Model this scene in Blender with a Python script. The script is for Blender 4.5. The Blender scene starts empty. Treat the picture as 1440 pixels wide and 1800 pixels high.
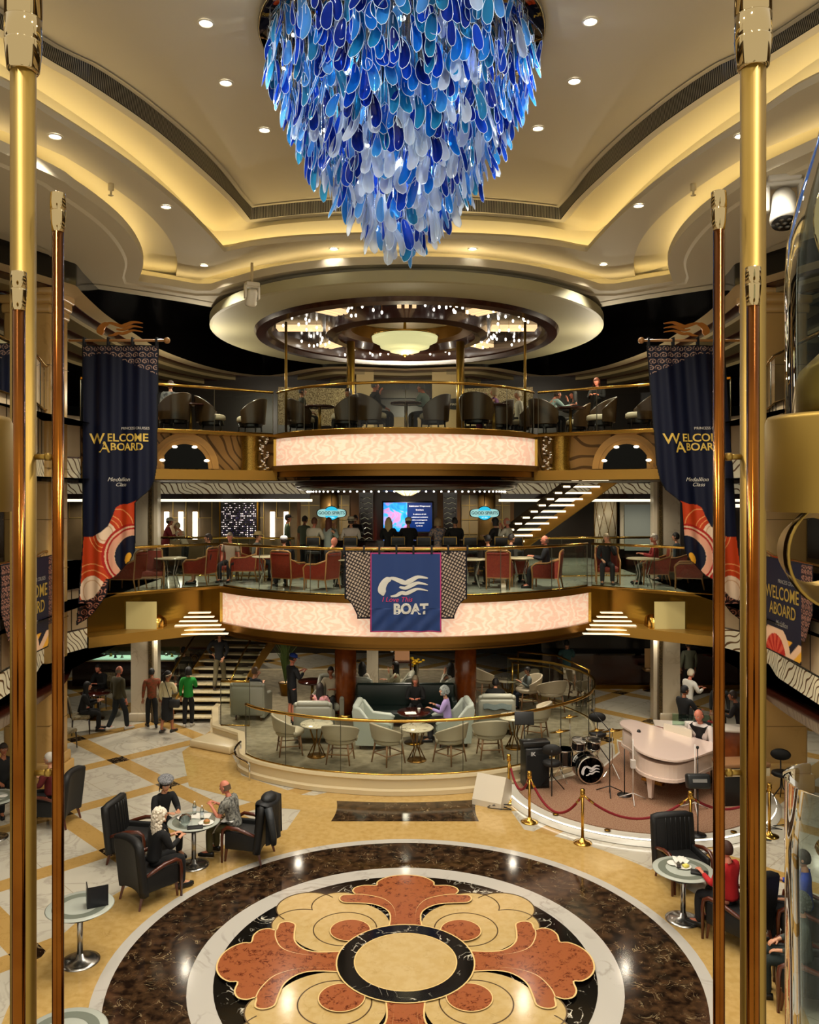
import bpy, math, random
from mathutils import Vector, Matrix, Euler
random.seed(7)
PI = math.pi
scn = bpy.context.scene
COL = scn.collection
F, CX, CY, H = 1450.0, 713.0, 868.0, 6.35

def at_y(px, py, y):            # point on the depth plane y seen at a pixel
    return Vector(((px-CX)*y/F, y, H-(py-CY)*y/F))
def at_z(px, py, z):            # point on the height plane z seen at a pixel
    y = F*(H-z)/(py-CY)
    return Vector(((px-CX)*y/F, y, z))
def sin(d): return math.sin(math.radians(d))
def cos(d): return math.cos(math.radians(d))

# ---------------- materials ----------------
MATS = {}
def lin(h):
    if not isinstance(h, str): return (h[0], h[1], h[2], 1)
    h = h.lstrip('#'); h = ''.join(c*2 for c in h) if len(h) == 3 else h; o = []
    for i in (0, 2, 4):
        c = int(h[i:i+2], 16)/255
        o.append(c/12.92 if c <= .04045 else ((c+.055)/1.055)**2.4)
    return (*o, 1)
def N(nt, t, **kw):
    n = nt.nodes.new(t)
    for k, v in kw.items():
        if k in n.inputs: n.inputs[k].default_value = v
        else: setattr(n, k, v)
    return n
def mat(name, color='#888888', rough=.5, metal=0, emit=None, es=1, trans=0, coat=0, spec=None, noise=None, bump=None, sheen=0, ior=None):
    if name in MATS: return MATS[name]
    m = bpy.data.materials.new(name); m.use_nodes = True
    nt = m.node_tree; b = nt.nodes['Principled BSDF']
    b.inputs['Base Color'].default_value = lin(color)
    b.inputs['Roughness'].default_value = rough; b.inputs['Metallic'].default_value = metal
    if emit is not None:
        b.inputs['Emission Color'].default_value = lin(emit); b.inputs['Emission Strength'].default_value = es
    if trans: b.inputs['Transmission Weight'].default_value = trans
    if ior: b.inputs['IOR'].default_value = ior
    if coat: b.inputs['Coat Weight'].default_value = coat; b.inputs['Coat Roughness'].default_value = .08
    if spec is not None: b.inputs['Specular IOR Level'].default_value = spec
    if sheen: b.inputs['Sheen Weight'].default_value = sheen
    if noise:                      # (scale, second colour, amount, detail)
        tc = N(nt, 'ShaderNodeTexCoord'); nz = N(nt, 'ShaderNodeTexNoise', Scale=noise[0], Detail=noise[3] if len(noise) > 3 else 4)
        rp = N(nt, 'ShaderNodeValToRGB'); rp.color_ramp.elements[0].position = .35; rp.color_ramp.elements[1].position = .65
        mx = N(nt, 'ShaderNodeMix', data_type='RGBA')
        nt.links.new(tc.outputs['Object'], nz.inputs['Vector']); nt.links.new(nz.outputs['Fac'], rp.inputs['Fac'])
        mu = N(nt, 'ShaderNodeMath', operation='MULTIPLY'); mu.inputs[1].default_value = noise[2]
        nt.links.new(rp.outputs['Color'], mu.inputs[0]); nt.links.new(mu.outputs[0], mx.inputs['Factor'])
        mx.inputs['A'].default_value = lin(color); mx.inputs['B'].default_value = lin(noise[1])
        nt.links.new(mx.outputs['Result'], b.inputs['Base Color'])
        if emit is not None and es and emit == color: nt.links.new(mx.outputs['Result'], b.inputs['Emission Color'])
    if bump:                       # (scale, strength)
        tc = N(nt, 'ShaderNodeTexCoord'); nz = N(nt, 'ShaderNodeTexNoise', Scale=bump[0], Detail=3)
        bp = N(nt, 'ShaderNodeBump', Strength=bump[1]); bp.inputs['Distance'].default_value = .01
        nt.links.new(tc.outputs['Object'], nz.inputs['Vector']); nt.links.new(nz.outputs['Fac'], bp.inputs['Height'])
        nt.links.new(bp.outputs['Normal'], b.inputs['Normal'])
    MATS[name] = m
    return m
def glass_thin(name, tint='#ffffff', refl=.9, ior=1.45, rough=.02):
    if name in MATS: return MATS[name]
    m = bpy.data.materials.new(name); m.use_nodes = True; nt = m.node_tree; nt.nodes.clear()
    out = N(nt, 'ShaderNodeOutputMaterial'); tr = N(nt, 'ShaderNodeBsdfTransparent'); gl = N(nt, 'ShaderNodeBsdfGlossy', Roughness=rough)
    tr.inputs['Color'].default_value = lin(tint); fr = N(nt, 'ShaderNodeFresnel', IOR=ior); mx = N(nt, 'ShaderNodeMixShader')
    gl.inputs['Color'].default_value = (refl, refl, refl, 1)
    nt.links.new(fr.outputs[0], mx.inputs['Fac']); nt.links.new(tr.outputs[0], mx.inputs[1]); nt.links.new(gl.outputs[0], mx.inputs[2])
    nt.links.new(mx.outputs[0], out.inputs['Surface']); MATS[name] = m
    return m
def marble(name, base, vein, scale=2.5, rough=.12, amount=.8, grid=None, thin=.035, second=None):
    """polished stone: veins from distorted noise; grid = tile size for faint joints"""
    if name in MATS: return MATS[name]
    m = bpy.data.materials.new(name); m.use_nodes = True; nt = m.node_tree; L = nt.links.new
    b = nt.nodes['Principled BSDF']; b.inputs['Roughness'].default_value = rough
    tc = N(nt, 'ShaderNodeTexCoord')
    n1 = N(nt, 'ShaderNodeTexNoise', Scale=scale, Detail=6, Distortion=1.2)
    L(tc.outputs['Object'], n1.inputs['Vector'])
    s = N(nt, 'ShaderNodeMath', operation='SUBTRACT'); s.inputs[1].default_value = .5; L(n1.outputs['Fac'], s.inputs[0])
    a = N(nt, 'ShaderNodeMath', operation='ABSOLUTE'); L(s.outputs[0], a.inputs[0])
    r = N(nt, 'ShaderNodeValToRGB'); r.color_ramp.elements[0].color = (1, 1, 1, 1); r.color_ramp.elements[1].color = (0, 0, 0, 1)
    r.color_ramp.elements[0].position = 0; r.color_ramp.elements[1].position = thin; L(a.outputs[0], r.inputs['Fac'])
    n2 = N(nt, 'ShaderNodeTexNoise', Scale=scale*.9, Detail=4); L(tc.outputs['Object'], n2.inputs['Vector'])
    rm = N(nt, 'ShaderNodeValToRGB'); rm.color_ramp.elements[0].position = .47; rm.color_ramp.elements[1].position = .68; L(n2.outputs['Fac'], rm.inputs['Fac'])
    mu = N(nt, 'ShaderNodeMath', operation='MULTIPLY'); L(r.outputs['Color'], mu.inputs[0]); L(rm.outputs['Color'], mu.inputs[1])
    m2 = N(nt, 'ShaderNodeMath', operation='MULTIPLY'); m2.inputs[1].default_value = amount*1.6; L(mu.outputs[0], m2.inputs[0])
    base_mix = N(nt, 'ShaderNodeMix', data_type='RGBA'); base_mix.inputs['A'].default_value = lin(base); base_mix.inputs['B'].default_value = lin(second or base)
    n3 = N(nt, 'ShaderNodeTexNoise', Scale=scale*1.7, Detail=5); L(tc.outputs['Object'], n3.inputs['Vector'])
    r3 = N(nt, 'ShaderNodeValToRGB'); r3.color_ramp.elements[0].position = .4; r3.color_ramp.elements[1].position = .62; L(n3.outputs['Fac'], r3.inputs['Fac']); L(r3.outputs['Color'], base_mix.inputs['Factor'])
    mx = N(nt, 'ShaderNodeMix', data_type='RGBA'); mx.clamp_factor = True; mx.inputs['B'].default_value = lin(vein)
    L(base_mix.outputs['Result'], mx.inputs['A']); L(m2.outputs[0], mx.inputs['Factor'])
    L(mx.outputs['Result'], b.inputs['Base Color']); MATS[name] = m
    return m

# ---------------- mesh builder ----------------
class MB:
    def __init__(s): s.v = []; s.f = []; s.mi = []; s.sm = []; s.M = Matrix.Identity(4); s.m = 0; s.col = None
    def mat(s, i): s.m = i; return s
    def at(s, loc=(0,0,0), rot=(0,0,0), sc=1):
        sc = (sc,)*3 if isinstance(sc, (int, float)) else sc
        s.M = Matrix.LocRotScale(Vector(loc), Euler(rot), Vector(sc)); return s
    def add(s, vs, fs, smooth=False):
        o = len(s.v); s.v += [s.M @ Vector(p) for p in vs]
        for f in fs: s.f.append([o+i for i in f]); s.mi.append(s.m); s.sm.append(smooth)
        return s
    def box(s, c, size, rz=0, bev=0, rx=0, ry=0, taper=1):
        x, y, z = size[0]/2, size[1]/2, size[2]/2
        R = Euler((rx, ry, rz)).to_matrix(); c = Vector(c)
        if bev <= 0:
            P = [(-x,-y,-z),(x,-y,-z),(x,y,-z),(-x,y,-z),(-x*taper,-y*taper,z),(x*taper,-y*taper,z),(x*taper,y*taper,z),(-x*taper,y*taper,z)]
            return s.add([R @ Vector(p)+c for p in P], [(3,2,1,0),(4,5,6,7),(0,1,5,4),(1,2,6,5),(2,3,7,6),(3,0,4,7)])
        b = min(bev, x*.98, y*.98, z*.98); vs = []; fs = []
        def ring(xx, yy, zz, n=3):
            o = []
            for q, (sx, sy) in enumerate(((1,1),(-1,1),(-1,-1),(1,-1))):
                for k in range(n+1):
                    a = (q*90 + k*90/n); o.append((sx*(xx-b)+b*cos(a), sy*(yy-b)+b*sin(a), zz))
            return o
        def rr(inset, zz):
            o = []
            for p in ring(x, y, zz):
                v = Vector((p[0], p[1])); cxx = max(-x+b, min(x-b, v.x)); cyy = max(-y+b, min(y-b, v.y))
                d = v-Vector((cxx, cyy)); d = d*((b-inset)/b); o.append((cxx+d.x, cyy+d.y, zz))
            return o
        rings = [rr(b, -z), rr(b*.3, -z+b*.3), rr(0, -z+b), rr(0, z-b), rr(b*.3, z-b*.3), rr(b, z)]
        n = len(rings[0])
        for r in rings: vs += [R @ Vector(p)+c for p in r]
        for j in range(5):
            for k in range(n): fs.append((j*n+k, j*n+(k+1) % n, (j+1)*n+(k+1) % n, (j+1)*n+k))
        fs.append(tuple(range(n-1, -1, -1))); fs.append(tuple(range(5*n, 6*n)))
        return s.add(vs, fs, True)
    def lathe(s, prof, n=24, c=(0,0,0), smooth=True, sx=1, sy=1, cap=True, a0=0, a1=360):
        full = abs(a1-a0) >= 360; m = n if full else n+1; vs = []; fs = []
        for r, z in prof:
            for k in range(m):
                a = a0+(a1-a0)*k/n; vs.append((c[0]+r*cos(a)*sx, c[1]+r*sin(a)*sy, c[2]+z))
        for j in range(len(prof)-1):
            for k in range(n):
                k2 = (k+1) % m; fs.append((j*m+k, j*m+k2, (j+1)*m+k2, (j+1)*m+k))
        if cap and full:
            if prof[0][0] > 1e-5: fs.append(tuple(range(m-1, -1, -1)))
            if prof[-1][0] > 1e-5: fs.append(tuple(range((len(prof)-1)*m, len(prof)*m)))
        return s.add(vs, fs, smooth)
    def tube(s, path, r, n=8, closed=False, caps=True, flat=1):
        path = [Vector(p) for p in path]; m = len(path); rs = r if isinstance(r, (list, tuple)) else [r]*m
        vs = []; fs = []; up = None
        for i, p in enumerate(path):
            if closed: t = path[(i+1) % m]-path[i-1]
            else: t = path[min(i+1, m-1)]-path[max(i-1, 0)]
            if t.length < 1e-9: t = Vector((0,0,1))
            t.normalize()
            if up is None: up = Vector((0,0,1)) if abs(t.z) < .9 else Vector((1,0,0))
            a = t.cross(up)
            if a.length < 1e-4: a = t.orthogonal()
            a.normalize(); b = a.cross(t).normalized(); up = b
            for k in range(n):
                an = 360*k/n; vs.append(p+a*rs[i]*cos(an)+b*rs[i]*sin(an)*flat)
        for j in range(m if closed else m-1):
            j2 = (j+1) % m
            for k in range(n): fs.append((j*n+k, j*n+(k+1) % n, j2*n+(k+1) % n, j2*n+k))
        if caps and not closed: fs.append(tuple(range(n-1, -1, -1))); fs.append(tuple((m-1)*n+k for k in range(n)))
        return s.add(vs, fs, n > 5)
    def cyl(s, a, b, r, r2=None, n=12): return s.tube([a, b], [r, r if r2 is None else r2], n)
    def sph(s, c, r, n=12, m=8):
        r = (r,)*3 if isinstance(r, (int, float)) else r; vs = [(c[0], c[1], c[2]-r[2])]; fs = []
        for j in range(1, m):
            t = -90+180*j/m
            for k in range(n): vs.append((c[0]+r[0]*cos(t)*cos(360*k/n), c[1]+r[1]*cos(t)*sin(360*k/n), c[2]+r[2]*sin(t)))
        vs.append((c[0], c[1], c[2]+r[2])); e = len(vs)-1
        for k in range(n): fs.append((0, 1+(k+1) % n, 1+k)); fs.append((e, e-n+k, e-n+(k+1) % n))
        for j in range(m-2):
            for k in range(n): fs.append((1+j*n+k, 1+j*n+(k+1) % n, 1+(j+1)*n+(k+1) % n, 1+(j+1)*n+k))
        return s.add(vs, fs, True)
    def prism(s, pts, z0, z1, smooth=False):
        n = len(pts); vs = [(p[0], p[1], z0) for p in pts]+[(p[0], p[1], z1) for p in pts]
        return s.add(vs, [tuple(range(n-1, -1, -1)), tuple(range(n, 2*n))]+[(k, (k+1) % n, n+(k+1) % n, n+k) for k in range(n)], smooth)
    def poly(s, pts): return s.add(pts, [tuple(range(len(pts)))])
    def strip(s, A, B, closed=False, smooth=True):
        n = len(A); vs = list(A)+list(B); m = n if closed else n-1
        return s.add(vs, [(k, (k+1) % n, n+(k+1) % n, n+k) for k in range(m)], smooth)
    def grid(s, fn, nu, nv, smooth=True):
        vs = [fn(i/nu, j/nv) for j in range(nv+1) for i in range(nu+1)]
        return s.add(vs, [(j*(nu+1)+i, j*(nu+1)+i+1, (j+1)*(nu+1)+i+1, (j+1)*(nu+1)+i) for j in range(nv) for i in range(nu)], smooth)
    def mesh(s, name, mats):
        me = bpy.data.meshes.new(name); me.from_pydata([tuple(v) for v in s.v], [], s.f); ml = mats if isinstance(mats, (list, tuple)) else [mats]
        for x in ml: me.materials.append(x)
        me.polygons.foreach_set('material_index', [min(i, len(ml)-1) for i in s.mi]); me.polygons.foreach_set('use_smooth', s.sm); me.update()
        return me
    def build(s, name, mats, parent=None, loc=None, rz=0):
        o = bpy.data.objects.new(name, s.mesh(name, mats)); COL.objects.link(o)
        if parent: o.parent = parent
        if loc is not None: o.location = loc
        if rz: o.rotation_euler = (0, 0, rz)
        return o

def tag(o, label=None, cat=None, group=None, kind=None):
    if label: o['label'] = label
    if cat: o['category'] = cat
    if group: o['group'] = group
    if kind: o['kind'] = kind
    return o
def empty(name, loc=(0,0,0), rz=0, label=None, cat=None, group=None):
    o = bpy.data.objects.new(name, None); o.empty_display_size = .1; COL.objects.link(o)
    o.location = loc; o.rotation_euler = (0, 0, rz); return tag(o, label, cat, group)
def struct(name, mb, mats): return tag(mb.build(name, mats), kind='structure')
def dup(o, loc=None, rz=None, label=None, group=None, parent=None):
    c = o.copy(); COL.objects.link(c); c.parent = parent
    for ch in o.children: dup(ch, parent=c)
    if loc is not None: c.location = loc
    if rz is not None: c.rotation_euler = (0, 0, rz)
    if label: c['label'] = label
    if group: c['group'] = group
    return c
def proto(fn):                 # first use makes it, later uses copy it
    st = {}
    def place(*key, loc, rz, label, cat, group=None):
        if key not in st:
            o = st[key] = fn(*key); o.location = loc; o.rotation_euler = (0, 0, rz); tag(o, label, cat, group)
            return o
        o = dup(st[key], loc, rz, label)
        o['category'] = cat
        if group: o['group'] = group
        elif 'group' in o: del o['group']
        return o
    return place
def resample(pts, n):
    pts = [Vector(p) for p in pts]; d = [0]
    for a, b in zip(pts, pts[1:]): d.append(d[-1]+(b-a).length)
    out = []; j = 0
    for i in range(n+1):
        t = d[-1]*i/n
        while j < len(d)-2 and d[j+1] < t: j += 1
        s = (t-d[j])/max(1e-9, d[j+1]-d[j]); out.append(pts[j].lerp(pts[j+1], s))
    return out
def smoothp(pts, k=4):         # Catmull-Rom
    pts = [Vector(p) for p in pts]; out = []
    for i in range(len(pts)-1):
        p0 = pts[max(i-1, 0)]; p1 = pts[i]; p2 = pts[i+1]; p3 = pts[min(i+2, len(pts)-1)]
        for q in range(k):
            t = q/k; out.append(.5*((2*p1)+(p2-p0)*t+(2*p0-5*p1+4*p2-p3)*t*t+(3*p1-p0-3*p2+p3)*t**3))
    return out+[pts[-1]]
def mirror(pts): return [Vector((-p[0], p[1], p[2])) for p in reversed(pts)]
def spot(name, loc, energy, color=(1, .86, .62), size=120, blend=.7, radius=.12, rot=(0,0,0), parent=None):
    l = bpy.data.lights.new(name, 'SPOT'); l.energy = energy; l.color = color; l.spot_size = math.radians(size); l.spot_blend = blend; l.shadow_soft_size = radius
    o = bpy.data.objects.new(name, l); COL.objects.link(o); o.location = loc; o.rotation_euler = rot
    if parent: o.parent = parent
    return o
def point(name, loc, energy, color=(1, .85, .6), radius=.15, parent=None):
    l = bpy.data.lights.new(name, 'POINT'); l.energy = energy; l.color = color; l.shadow_soft_size = radius
    o = bpy.data.objects.new(name, l); COL.objects.link(o); o.location = loc
    if parent: o.parent = parent
    return o
def text_mesh(txt, size, mats, parent, M, extrude=.004, warp=None, name='lettering', align='CENTER', shear=0, bold=0, sx=1):
    c = bpy.data.curves.new('t', 'FONT'); c.body = txt; c.size = size; c.extrude = extrude; c.align_x = align; c.align_y = 'CENTER'; c.shear = shear; c.offset = bold; c.resolution_u = 3
    t = bpy.data.objects.new('t', c); COL.objects.link(t); dg = bpy.context.evaluated_depsgraph_get()
    me = bpy.data.meshes.new_from_object(t.evaluated_get(dg)); bpy.data.objects.remove(t)
    me.name = name; me.transform(M @ Matrix.Diagonal((sx, 1, 1, 1)))
    if warp:
        for v in me.vertices: v.co = warp(v.co)
    me.materials.clear(); me.materials.append(mats)
    o = bpy.data.objects.new(name, me); COL.objects.link(o); o.parent = parent
    return o
XZ = Matrix.Rotation(PI/2, 4, 'X')       # text standing upright, read from -Y

# shared materials
brass = mat('brass', '#c89e4a', .22, 1); brass_dark = mat('brass_dark', '#8a6420', .3, 1); chrome = mat('chrome', '#e0ded8', .06, 1)
steel = mat('steel', '#b0aeaa', .25, 1); black = mat('black_plastic', '#0c0c0c', .4); blackgloss = mat('black_gloss', '#050505', .05)
cream_paint = mat('cream_paint', '#cdb88c', .6); gold_paint = mat('gold_panel', '#b08030', .35, .55)
wood_dark = mat('dark_wood', '#2a0e06', .25, coat=.5, noise=(6, '#3a160a', .6)); wood_mid = mat('amber_wood', '#8a4210', .25, coat=.5, noise=(5, '#6a2c08', .7))
rail_glass = glass_thin('balustrade_glass', '#eef3ec', .9, 1.3)
lamp_white = mat('lamp_glow', '#ffffff', .5, emit='#fff6e6', es=14); star_white = mat('star_glow', '#ffffff', .5, emit='#fff6e6', es=10)
# ---------------- camera, world, view ----------------
cam_d = bpy.data.cameras.new('camera'); cam = bpy.data.objects.new('camera', cam_d); COL.objects.link(cam)
cam.location = (0, 0, H); cam.rotation_euler = (PI/2, 0, 0)
cam_d.sensor_fit = 'VERTICAL'; cam_d.sensor_height = 36; cam_d.sensor_width = 28.8; cam_d.lens = F/1800*36
cam_d.shift_x = (720-CX)/1800; cam_d.shift_y = -(900-CY)/1800; cam_d.clip_start = .05; cam_d.clip_end = 200
scn.camera = cam
vs_ = scn.view_settings; vs_.view_transform = 'Standard'; vs_.look = 'None'; vs_.gamma = 1; vs_.use_curve_mapping = False; vs_.exposure = 0.0
w = bpy.data.worlds.new('world'); scn.world = w; w.use_nodes = True
w.node_tree.nodes['Background'].inputs['Color'].default_value = (1, .9, .72, 1); w.node_tree.nodes['Background'].inputs['Strength'].default_value = 1.0
cy = scn.cycles; cy.max_bounces = 7; cy.diffuse_bounces = 3; cy.glossy_bounces = 4; cy.transmission_bounces = 4; cy.transparent_max_bounces = 16
cy.caustics_reflective = False; cy.caustics_refractive = False; cy.sample_clamp_indirect = 4; cy.sample_clamp_direct = 0; cy.use_denoising = True; cy.use_light_tree = True
try: cy.denoiser = 'OPENIMAGEDENOISE'
except Exception: pass

# ---------------- ground floor ----------------
def floor_mat():
    m = bpy.data.materials.new('marble_floor_grid'); m.use_nodes = True; nt = m.node_tree; L = nt.links.new
    b = nt.nodes['Principled BSDF']; b.inputs['Roughness'].default_value = .13
    tc = N(nt, 'ShaderNodeTexCoord'); mp = N(nt, 'ShaderNodeMapping'); S = 2.35
    mp.inputs['Rotation'].default_value = (0, 0, PI/4)
    ox, oy = 5.2, 14.7                       # a node of the stripe lattice, mirrored on x
    sx = N(nt, 'ShaderNodeSeparateXYZ'); L(tc.outputs['Object'], sx.inputs[0])
    ab = N(nt, 'ShaderNodeMath', operation='ABSOLUTE'); L(sx.outputs['X'], ab.inputs[0])
    cb = N(nt, 'ShaderNodeCombineXYZ'); L(ab.outputs[0], cb.inputs['X']); L(sx.outputs['Y'], cb.inputs['Y'])
    sb = N(nt, 'ShaderNodeVectorMath', operation='SUBTRACT'); sb.inputs[1].default_value = (ox, oy, 0); L(cb.outputs[0], sb.inputs[0])
    L(sb.outputs[0], mp.inputs['Vector']); s2 = N(nt, 'ShaderNodeSeparateXYZ'); L(mp.outputs[0], s2.inputs[0])
    def dist(sock, period, half):            # 1 inside a stripe of half width at multiples of the period
        p = N(nt, 'ShaderNodeMath', operation='PINGPONG'); p.inputs[1].default_value = period/2; L(sock, p.inputs[0])
        l = N(nt, 'ShaderNodeMath', operation='LESS_THAN'); l.inputs[1].default_value = half; L(p.outputs[0], l.inputs[0]); return l.outputs[0]
    a, c = dist(s2.outputs['X'], S, .2), dist(s2.outputs['Y'], S, .2)
    j1, j2 = dist(s2.outputs['X'], S/2, .006), dist(s2.outputs['Y'], S/2, .006)
    def mth(op, x, y):
        n = N(nt, 'ShaderNodeMath', operation=op)
        for i, q in enumerate((x, y)):
            if isinstance(q, (int, float)): n.inputs[i].default_value = q
            else: L(q, n.inputs[i])
        return n.outputs[0]
    anyS = mth('MAXIMUM', a, c); both = mth('MULTIPLY', a, c); jn = mth('MAXIMUM', j1, j2)
    def veins(scale, c0, c1, amt, c2=None):
        n1 = N(nt, 'ShaderNodeTexNoise', Scale=scale, Detail=6, Distortion=1.5); L(tc.outputs['Object'], n1.inputs['Vector'])
        v = mth('ABSOLUTE', mth('SUBTRACT', n1.outputs['Fac'], .5), 0); v = mth('MULTIPLY', mth('MAXIMUM', mth('SUBTRACT', 1, mth('MULTIPLY', v, 28)), 0), amt)
        n2 = N(nt, 'ShaderNodeTexNoise', Scale=scale*.5, Detail=3); L(tc.outputs['Object'], n2.inputs['Vector'])
        mx = N(nt, 'ShaderNodeMix', data_type='RGBA'); mx.inputs['A'].default_value = lin(c0); mx.inputs['B'].default_value = lin(c1); L(mth('MULTIPLY', v, n2.outputs['Fac']), mx.inputs['Factor'])
        return mx.outputs['Result']
    white = veins(1.1, '#bcb4a2', '#80766a', .7); yel = veins(3.5, '#b08c50', '#94743a', .8); blk = veins(5, '#1d120a', '#b79c70', 1.2)
    def mix(f, A, B):
        mx = N(nt, 'ShaderNodeMix', data_type='RGBA')
        for s_, q in (('A', A), ('B', B)):
            if isinstance(q, str): mx.inputs[s_].default_value = lin(q)
            else: L(q, mx.inputs[s_])
        L(f, mx.inputs['Factor']); return mx.outputs['Result']
    o = mix(jn, white, '#a0947c'); o = mix(anyS, o, yel); o = mix(both, o, blk); L(o, b.inputs['Base Color'])
    return m
m_yel = marble('honey_marble', '#bd9c60', '#9a7a44', 5, .12, .35, second='#b39154')
m_white = marble('white_marble', '#b8b2a8', '#8f887c', 1.3, .12, .5)
m_brown = marble('brown_marble', '#1a100a', '#a08c68', 4.2, .1, .8, thin=.012, second='#46311f')
m_blk = marble('black_marble', '#0c0a08', '#d8cfba', 2.6, .1, 1.2, thin=.014)
m_org = marble('rust_marble', '#96522f', '#5a2410', 11, .15, 1.3, thin=.06, second='#96542f')
m_crm = marble('cream_marble', '#bfa470', '#a48850', 5, .12, .4, second='#b99c64')
m_line = mat('inlay_line', '#d8b878', .3); m_dline = mat('inlay_dark_line', '#4a3416', .3)
CM = (0, 11.13)
fl = MB(); FY0, FY1 = 2, 44
fl.mat(0).poly([(-26, FY0, 0), (26, FY0, 0), (26, FY1, 0), (-26, FY1, 0)])
lv = [0.0]
def disc(r, m, n=96, sq=1, c=CM):
    lv[0] += .0012
    fl.mat(m).poly([(c[0]+r*cos(360*k/n), c[1]+r*sq*sin(360*k/n), lv[0]) for k in range(n)])
def shape(pts, m, up=True):
    if up: lv[0] += .0012
    fl.mat(m).poly([(CM[0]+p[0], CM[1]+p[1], lv[0]) for p in pts])
def ringline(c, r, wd, m, n=48, a0=0, a1=360):
    lv[0] += .0006
    A = [(CM[0]+c[0]+(r-wd/2)*cos(a0+(a1-a0)*k/n), CM[1]+c[1]+(r-wd/2)*sin(a0+(a1-a0)*k/n), lv[0]) for k in range(n+1)]
    B = [(CM[0]+c[0]+(r+wd/2)*cos(a0+(a1-a0)*k/n), CM[1]+c[1]+(r+wd/2)*sin(a0+(a1-a0)*k/n), lv[0]) for k in range(n+1)]
    fl.mat(m).strip(A, B, smooth=False)
disc(5.0, 1)
# honey coloured run towards the lounge step and its curved skirt
lv[0] += .0012
fl.mat(1).poly([(-2.3, 15.2, lv[0]), (2.3, 15.2, lv[0]), (2.0, 17.3, lv[0]), (1.0, 18, lv[0]), (-1.0, 18, lv[0]), (-2.0, 17.3, lv[0])])
lv[0] += .0006
fl.mat(1).strip([(LX*1.0, LY, lv[0]) for LX, LY in ((-4.1, 22), (-4.3, 20.3), (-3.7, 18.6), (-2.2, 17.4), (0, 17.0), (2.2, 17.4), (3.9, 18.4), (5.0, 19.6), (5.4, 21.4))],
                [(LX*1.0, LY, lv[0]) for LX, LY in ((-5.2, 22.3), (-5.5, 20.3), (-4.7, 17.9), (-2.7, 16.7), (0, 16.1), (2.7, 16.6), (4.6, 17.6), (5.9, 19.0), (6.4, 21.4))], smooth=False)
lv[0] += .0012
def inw(p0, p1, b, n=10):      # an edge bowed by b
    a = Vector(p0); c = Vector(p1); nrm = Vector((-(c-a).y, (c-a).x)).normalized()
    return [a.lerp(c, k/n)+nrm*b*math.sin(PI*k/n) for k in range(n)]
P_ = [Vector((at_z(x, y, 0).x, at_z(x, y, 0).y)) for x, y in ((582, 1444), (842, 1444), (838, 1406), (592, 1408))]
pn = inw(P_[0], P_[1], -.0)+inw(P_[1], P_[2], .05)+inw(P_[2], P_[3], .12)+inw(P_[3], P_[0], .05)
fl.mat(3).poly([(p.x, p.y, lv[0]) for p in pn])
disc(4.03, 2); disc(3.86, 3, 128); disc(2.86, 2); disc(2.53, 4)
for q in range(4):                           # pale lobes on the diagonals
    R2 = Matrix.Rotation(PI/2*q, 2)
    for (cx_, cy_, r_) in ((1.5, 1.5, .47), (1.02, 1.55, .42), (1.55, 1.02, .42), (.95, .95, .72)):
        shape([R2 @ Vector((cx_+r_*cos(9*k), cy_+r_*sin(9*k))) for k in range(40)], 6)
    for (cx_, cy_, r_, a0, a1) in ((1.5, 1.5, .47, -50, 140), (1.02, 1.55, .42, -20, 170), (1.55, 1.02, .42, -80, 110), (.88, .88, .46, 0, 360)):
        c = R2 @ Vector((cx_, cy_)); ringline(c, r_, .018, 8, a0=a0+90*q, a1=a1+90*q)
half = [(.245, .86), (.225, 1.2), (.30, 1.41), (.50, 1.56), (.765, 1.60), (.96, 1.62), (1.03, 1.74), (.98, 1.85), (.80, 1.87), (.84, 1.98), (.80, 2.1), (.66, 2.17), (.47, 2.17), (.46, 2.28), (.36, 2.41), (.2, 2.5), (0, 2.53)]
arm = [Vector(p) for p in half]+[Vector((-x, y)) for x, y in reversed(half[:-1])]
sm = smoothp([Vector((p.x, p.y, 0)) for p in arm], 3)
for q in range(4):
    R2 = Matrix.Rotation(PI/2*q, 2); pts = [R2 @ Vector((p.x, p.y)) for p in sm]
    shape(pts, 5)
    lv[0] += .0006; n = len(pts); A = []; B = []
    for k in range(n):
        t = (pts[min(k+1, n-1)]-pts[max(k-1, 0)]).normalized(); nn = Vector((-t.y, t.x))*.011
        A.append((CM[0]+pts[k].x-nn.x, CM[1]+pts[k].y-nn.y, lv[0])); B.append((CM[0]+pts[k].x+nn.x, CM[1]+pts[k].y+nn.y, lv[0]))
    fl.mat(7).strip(A, B, smooth=False)
    for s_ in (-1, 1):
        cv = smoothp([Vector((s_*x, y, 0)) for x, y in ((.14, .95), (.17, 1.4), (.32, 1.7), (.6, 1.84), (.82, 1.87))], 5); A = []; B = []
        for k, p in enumerate(cv):
            r = R2 @ Vector((p.x, p.y)); r2 = R2 @ Vector((p.x, p.y+.016)); A.append((CM[0]+r.x, CM[1]+r.y, lv[0])); B.append((CM[0]+r2.x, CM[1]+r2.y, lv[0]))
        fl.mat(7).strip(A, B, smooth=False)
    c = R2 @ Vector((.80, .80)); lv[0] += .001
    fl.mat(5).poly([(CM[0]+c.x+.285*cos(9*k), CM[1]+c.y+.285*sin(9*k), lv[0]) for k in range(40)]); ringline(c, .29, .015, 7)
disc(.924, 4); disc(.686, 6); ringline((0, 0), .93, .02, 7); ringline((0, 0), .69, .015, 7)
struct('floor', fl, [floor_mat(), m_yel, m_white, m_brown, m_blk, m_org, m_crm, m_line, m_dline])

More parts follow.
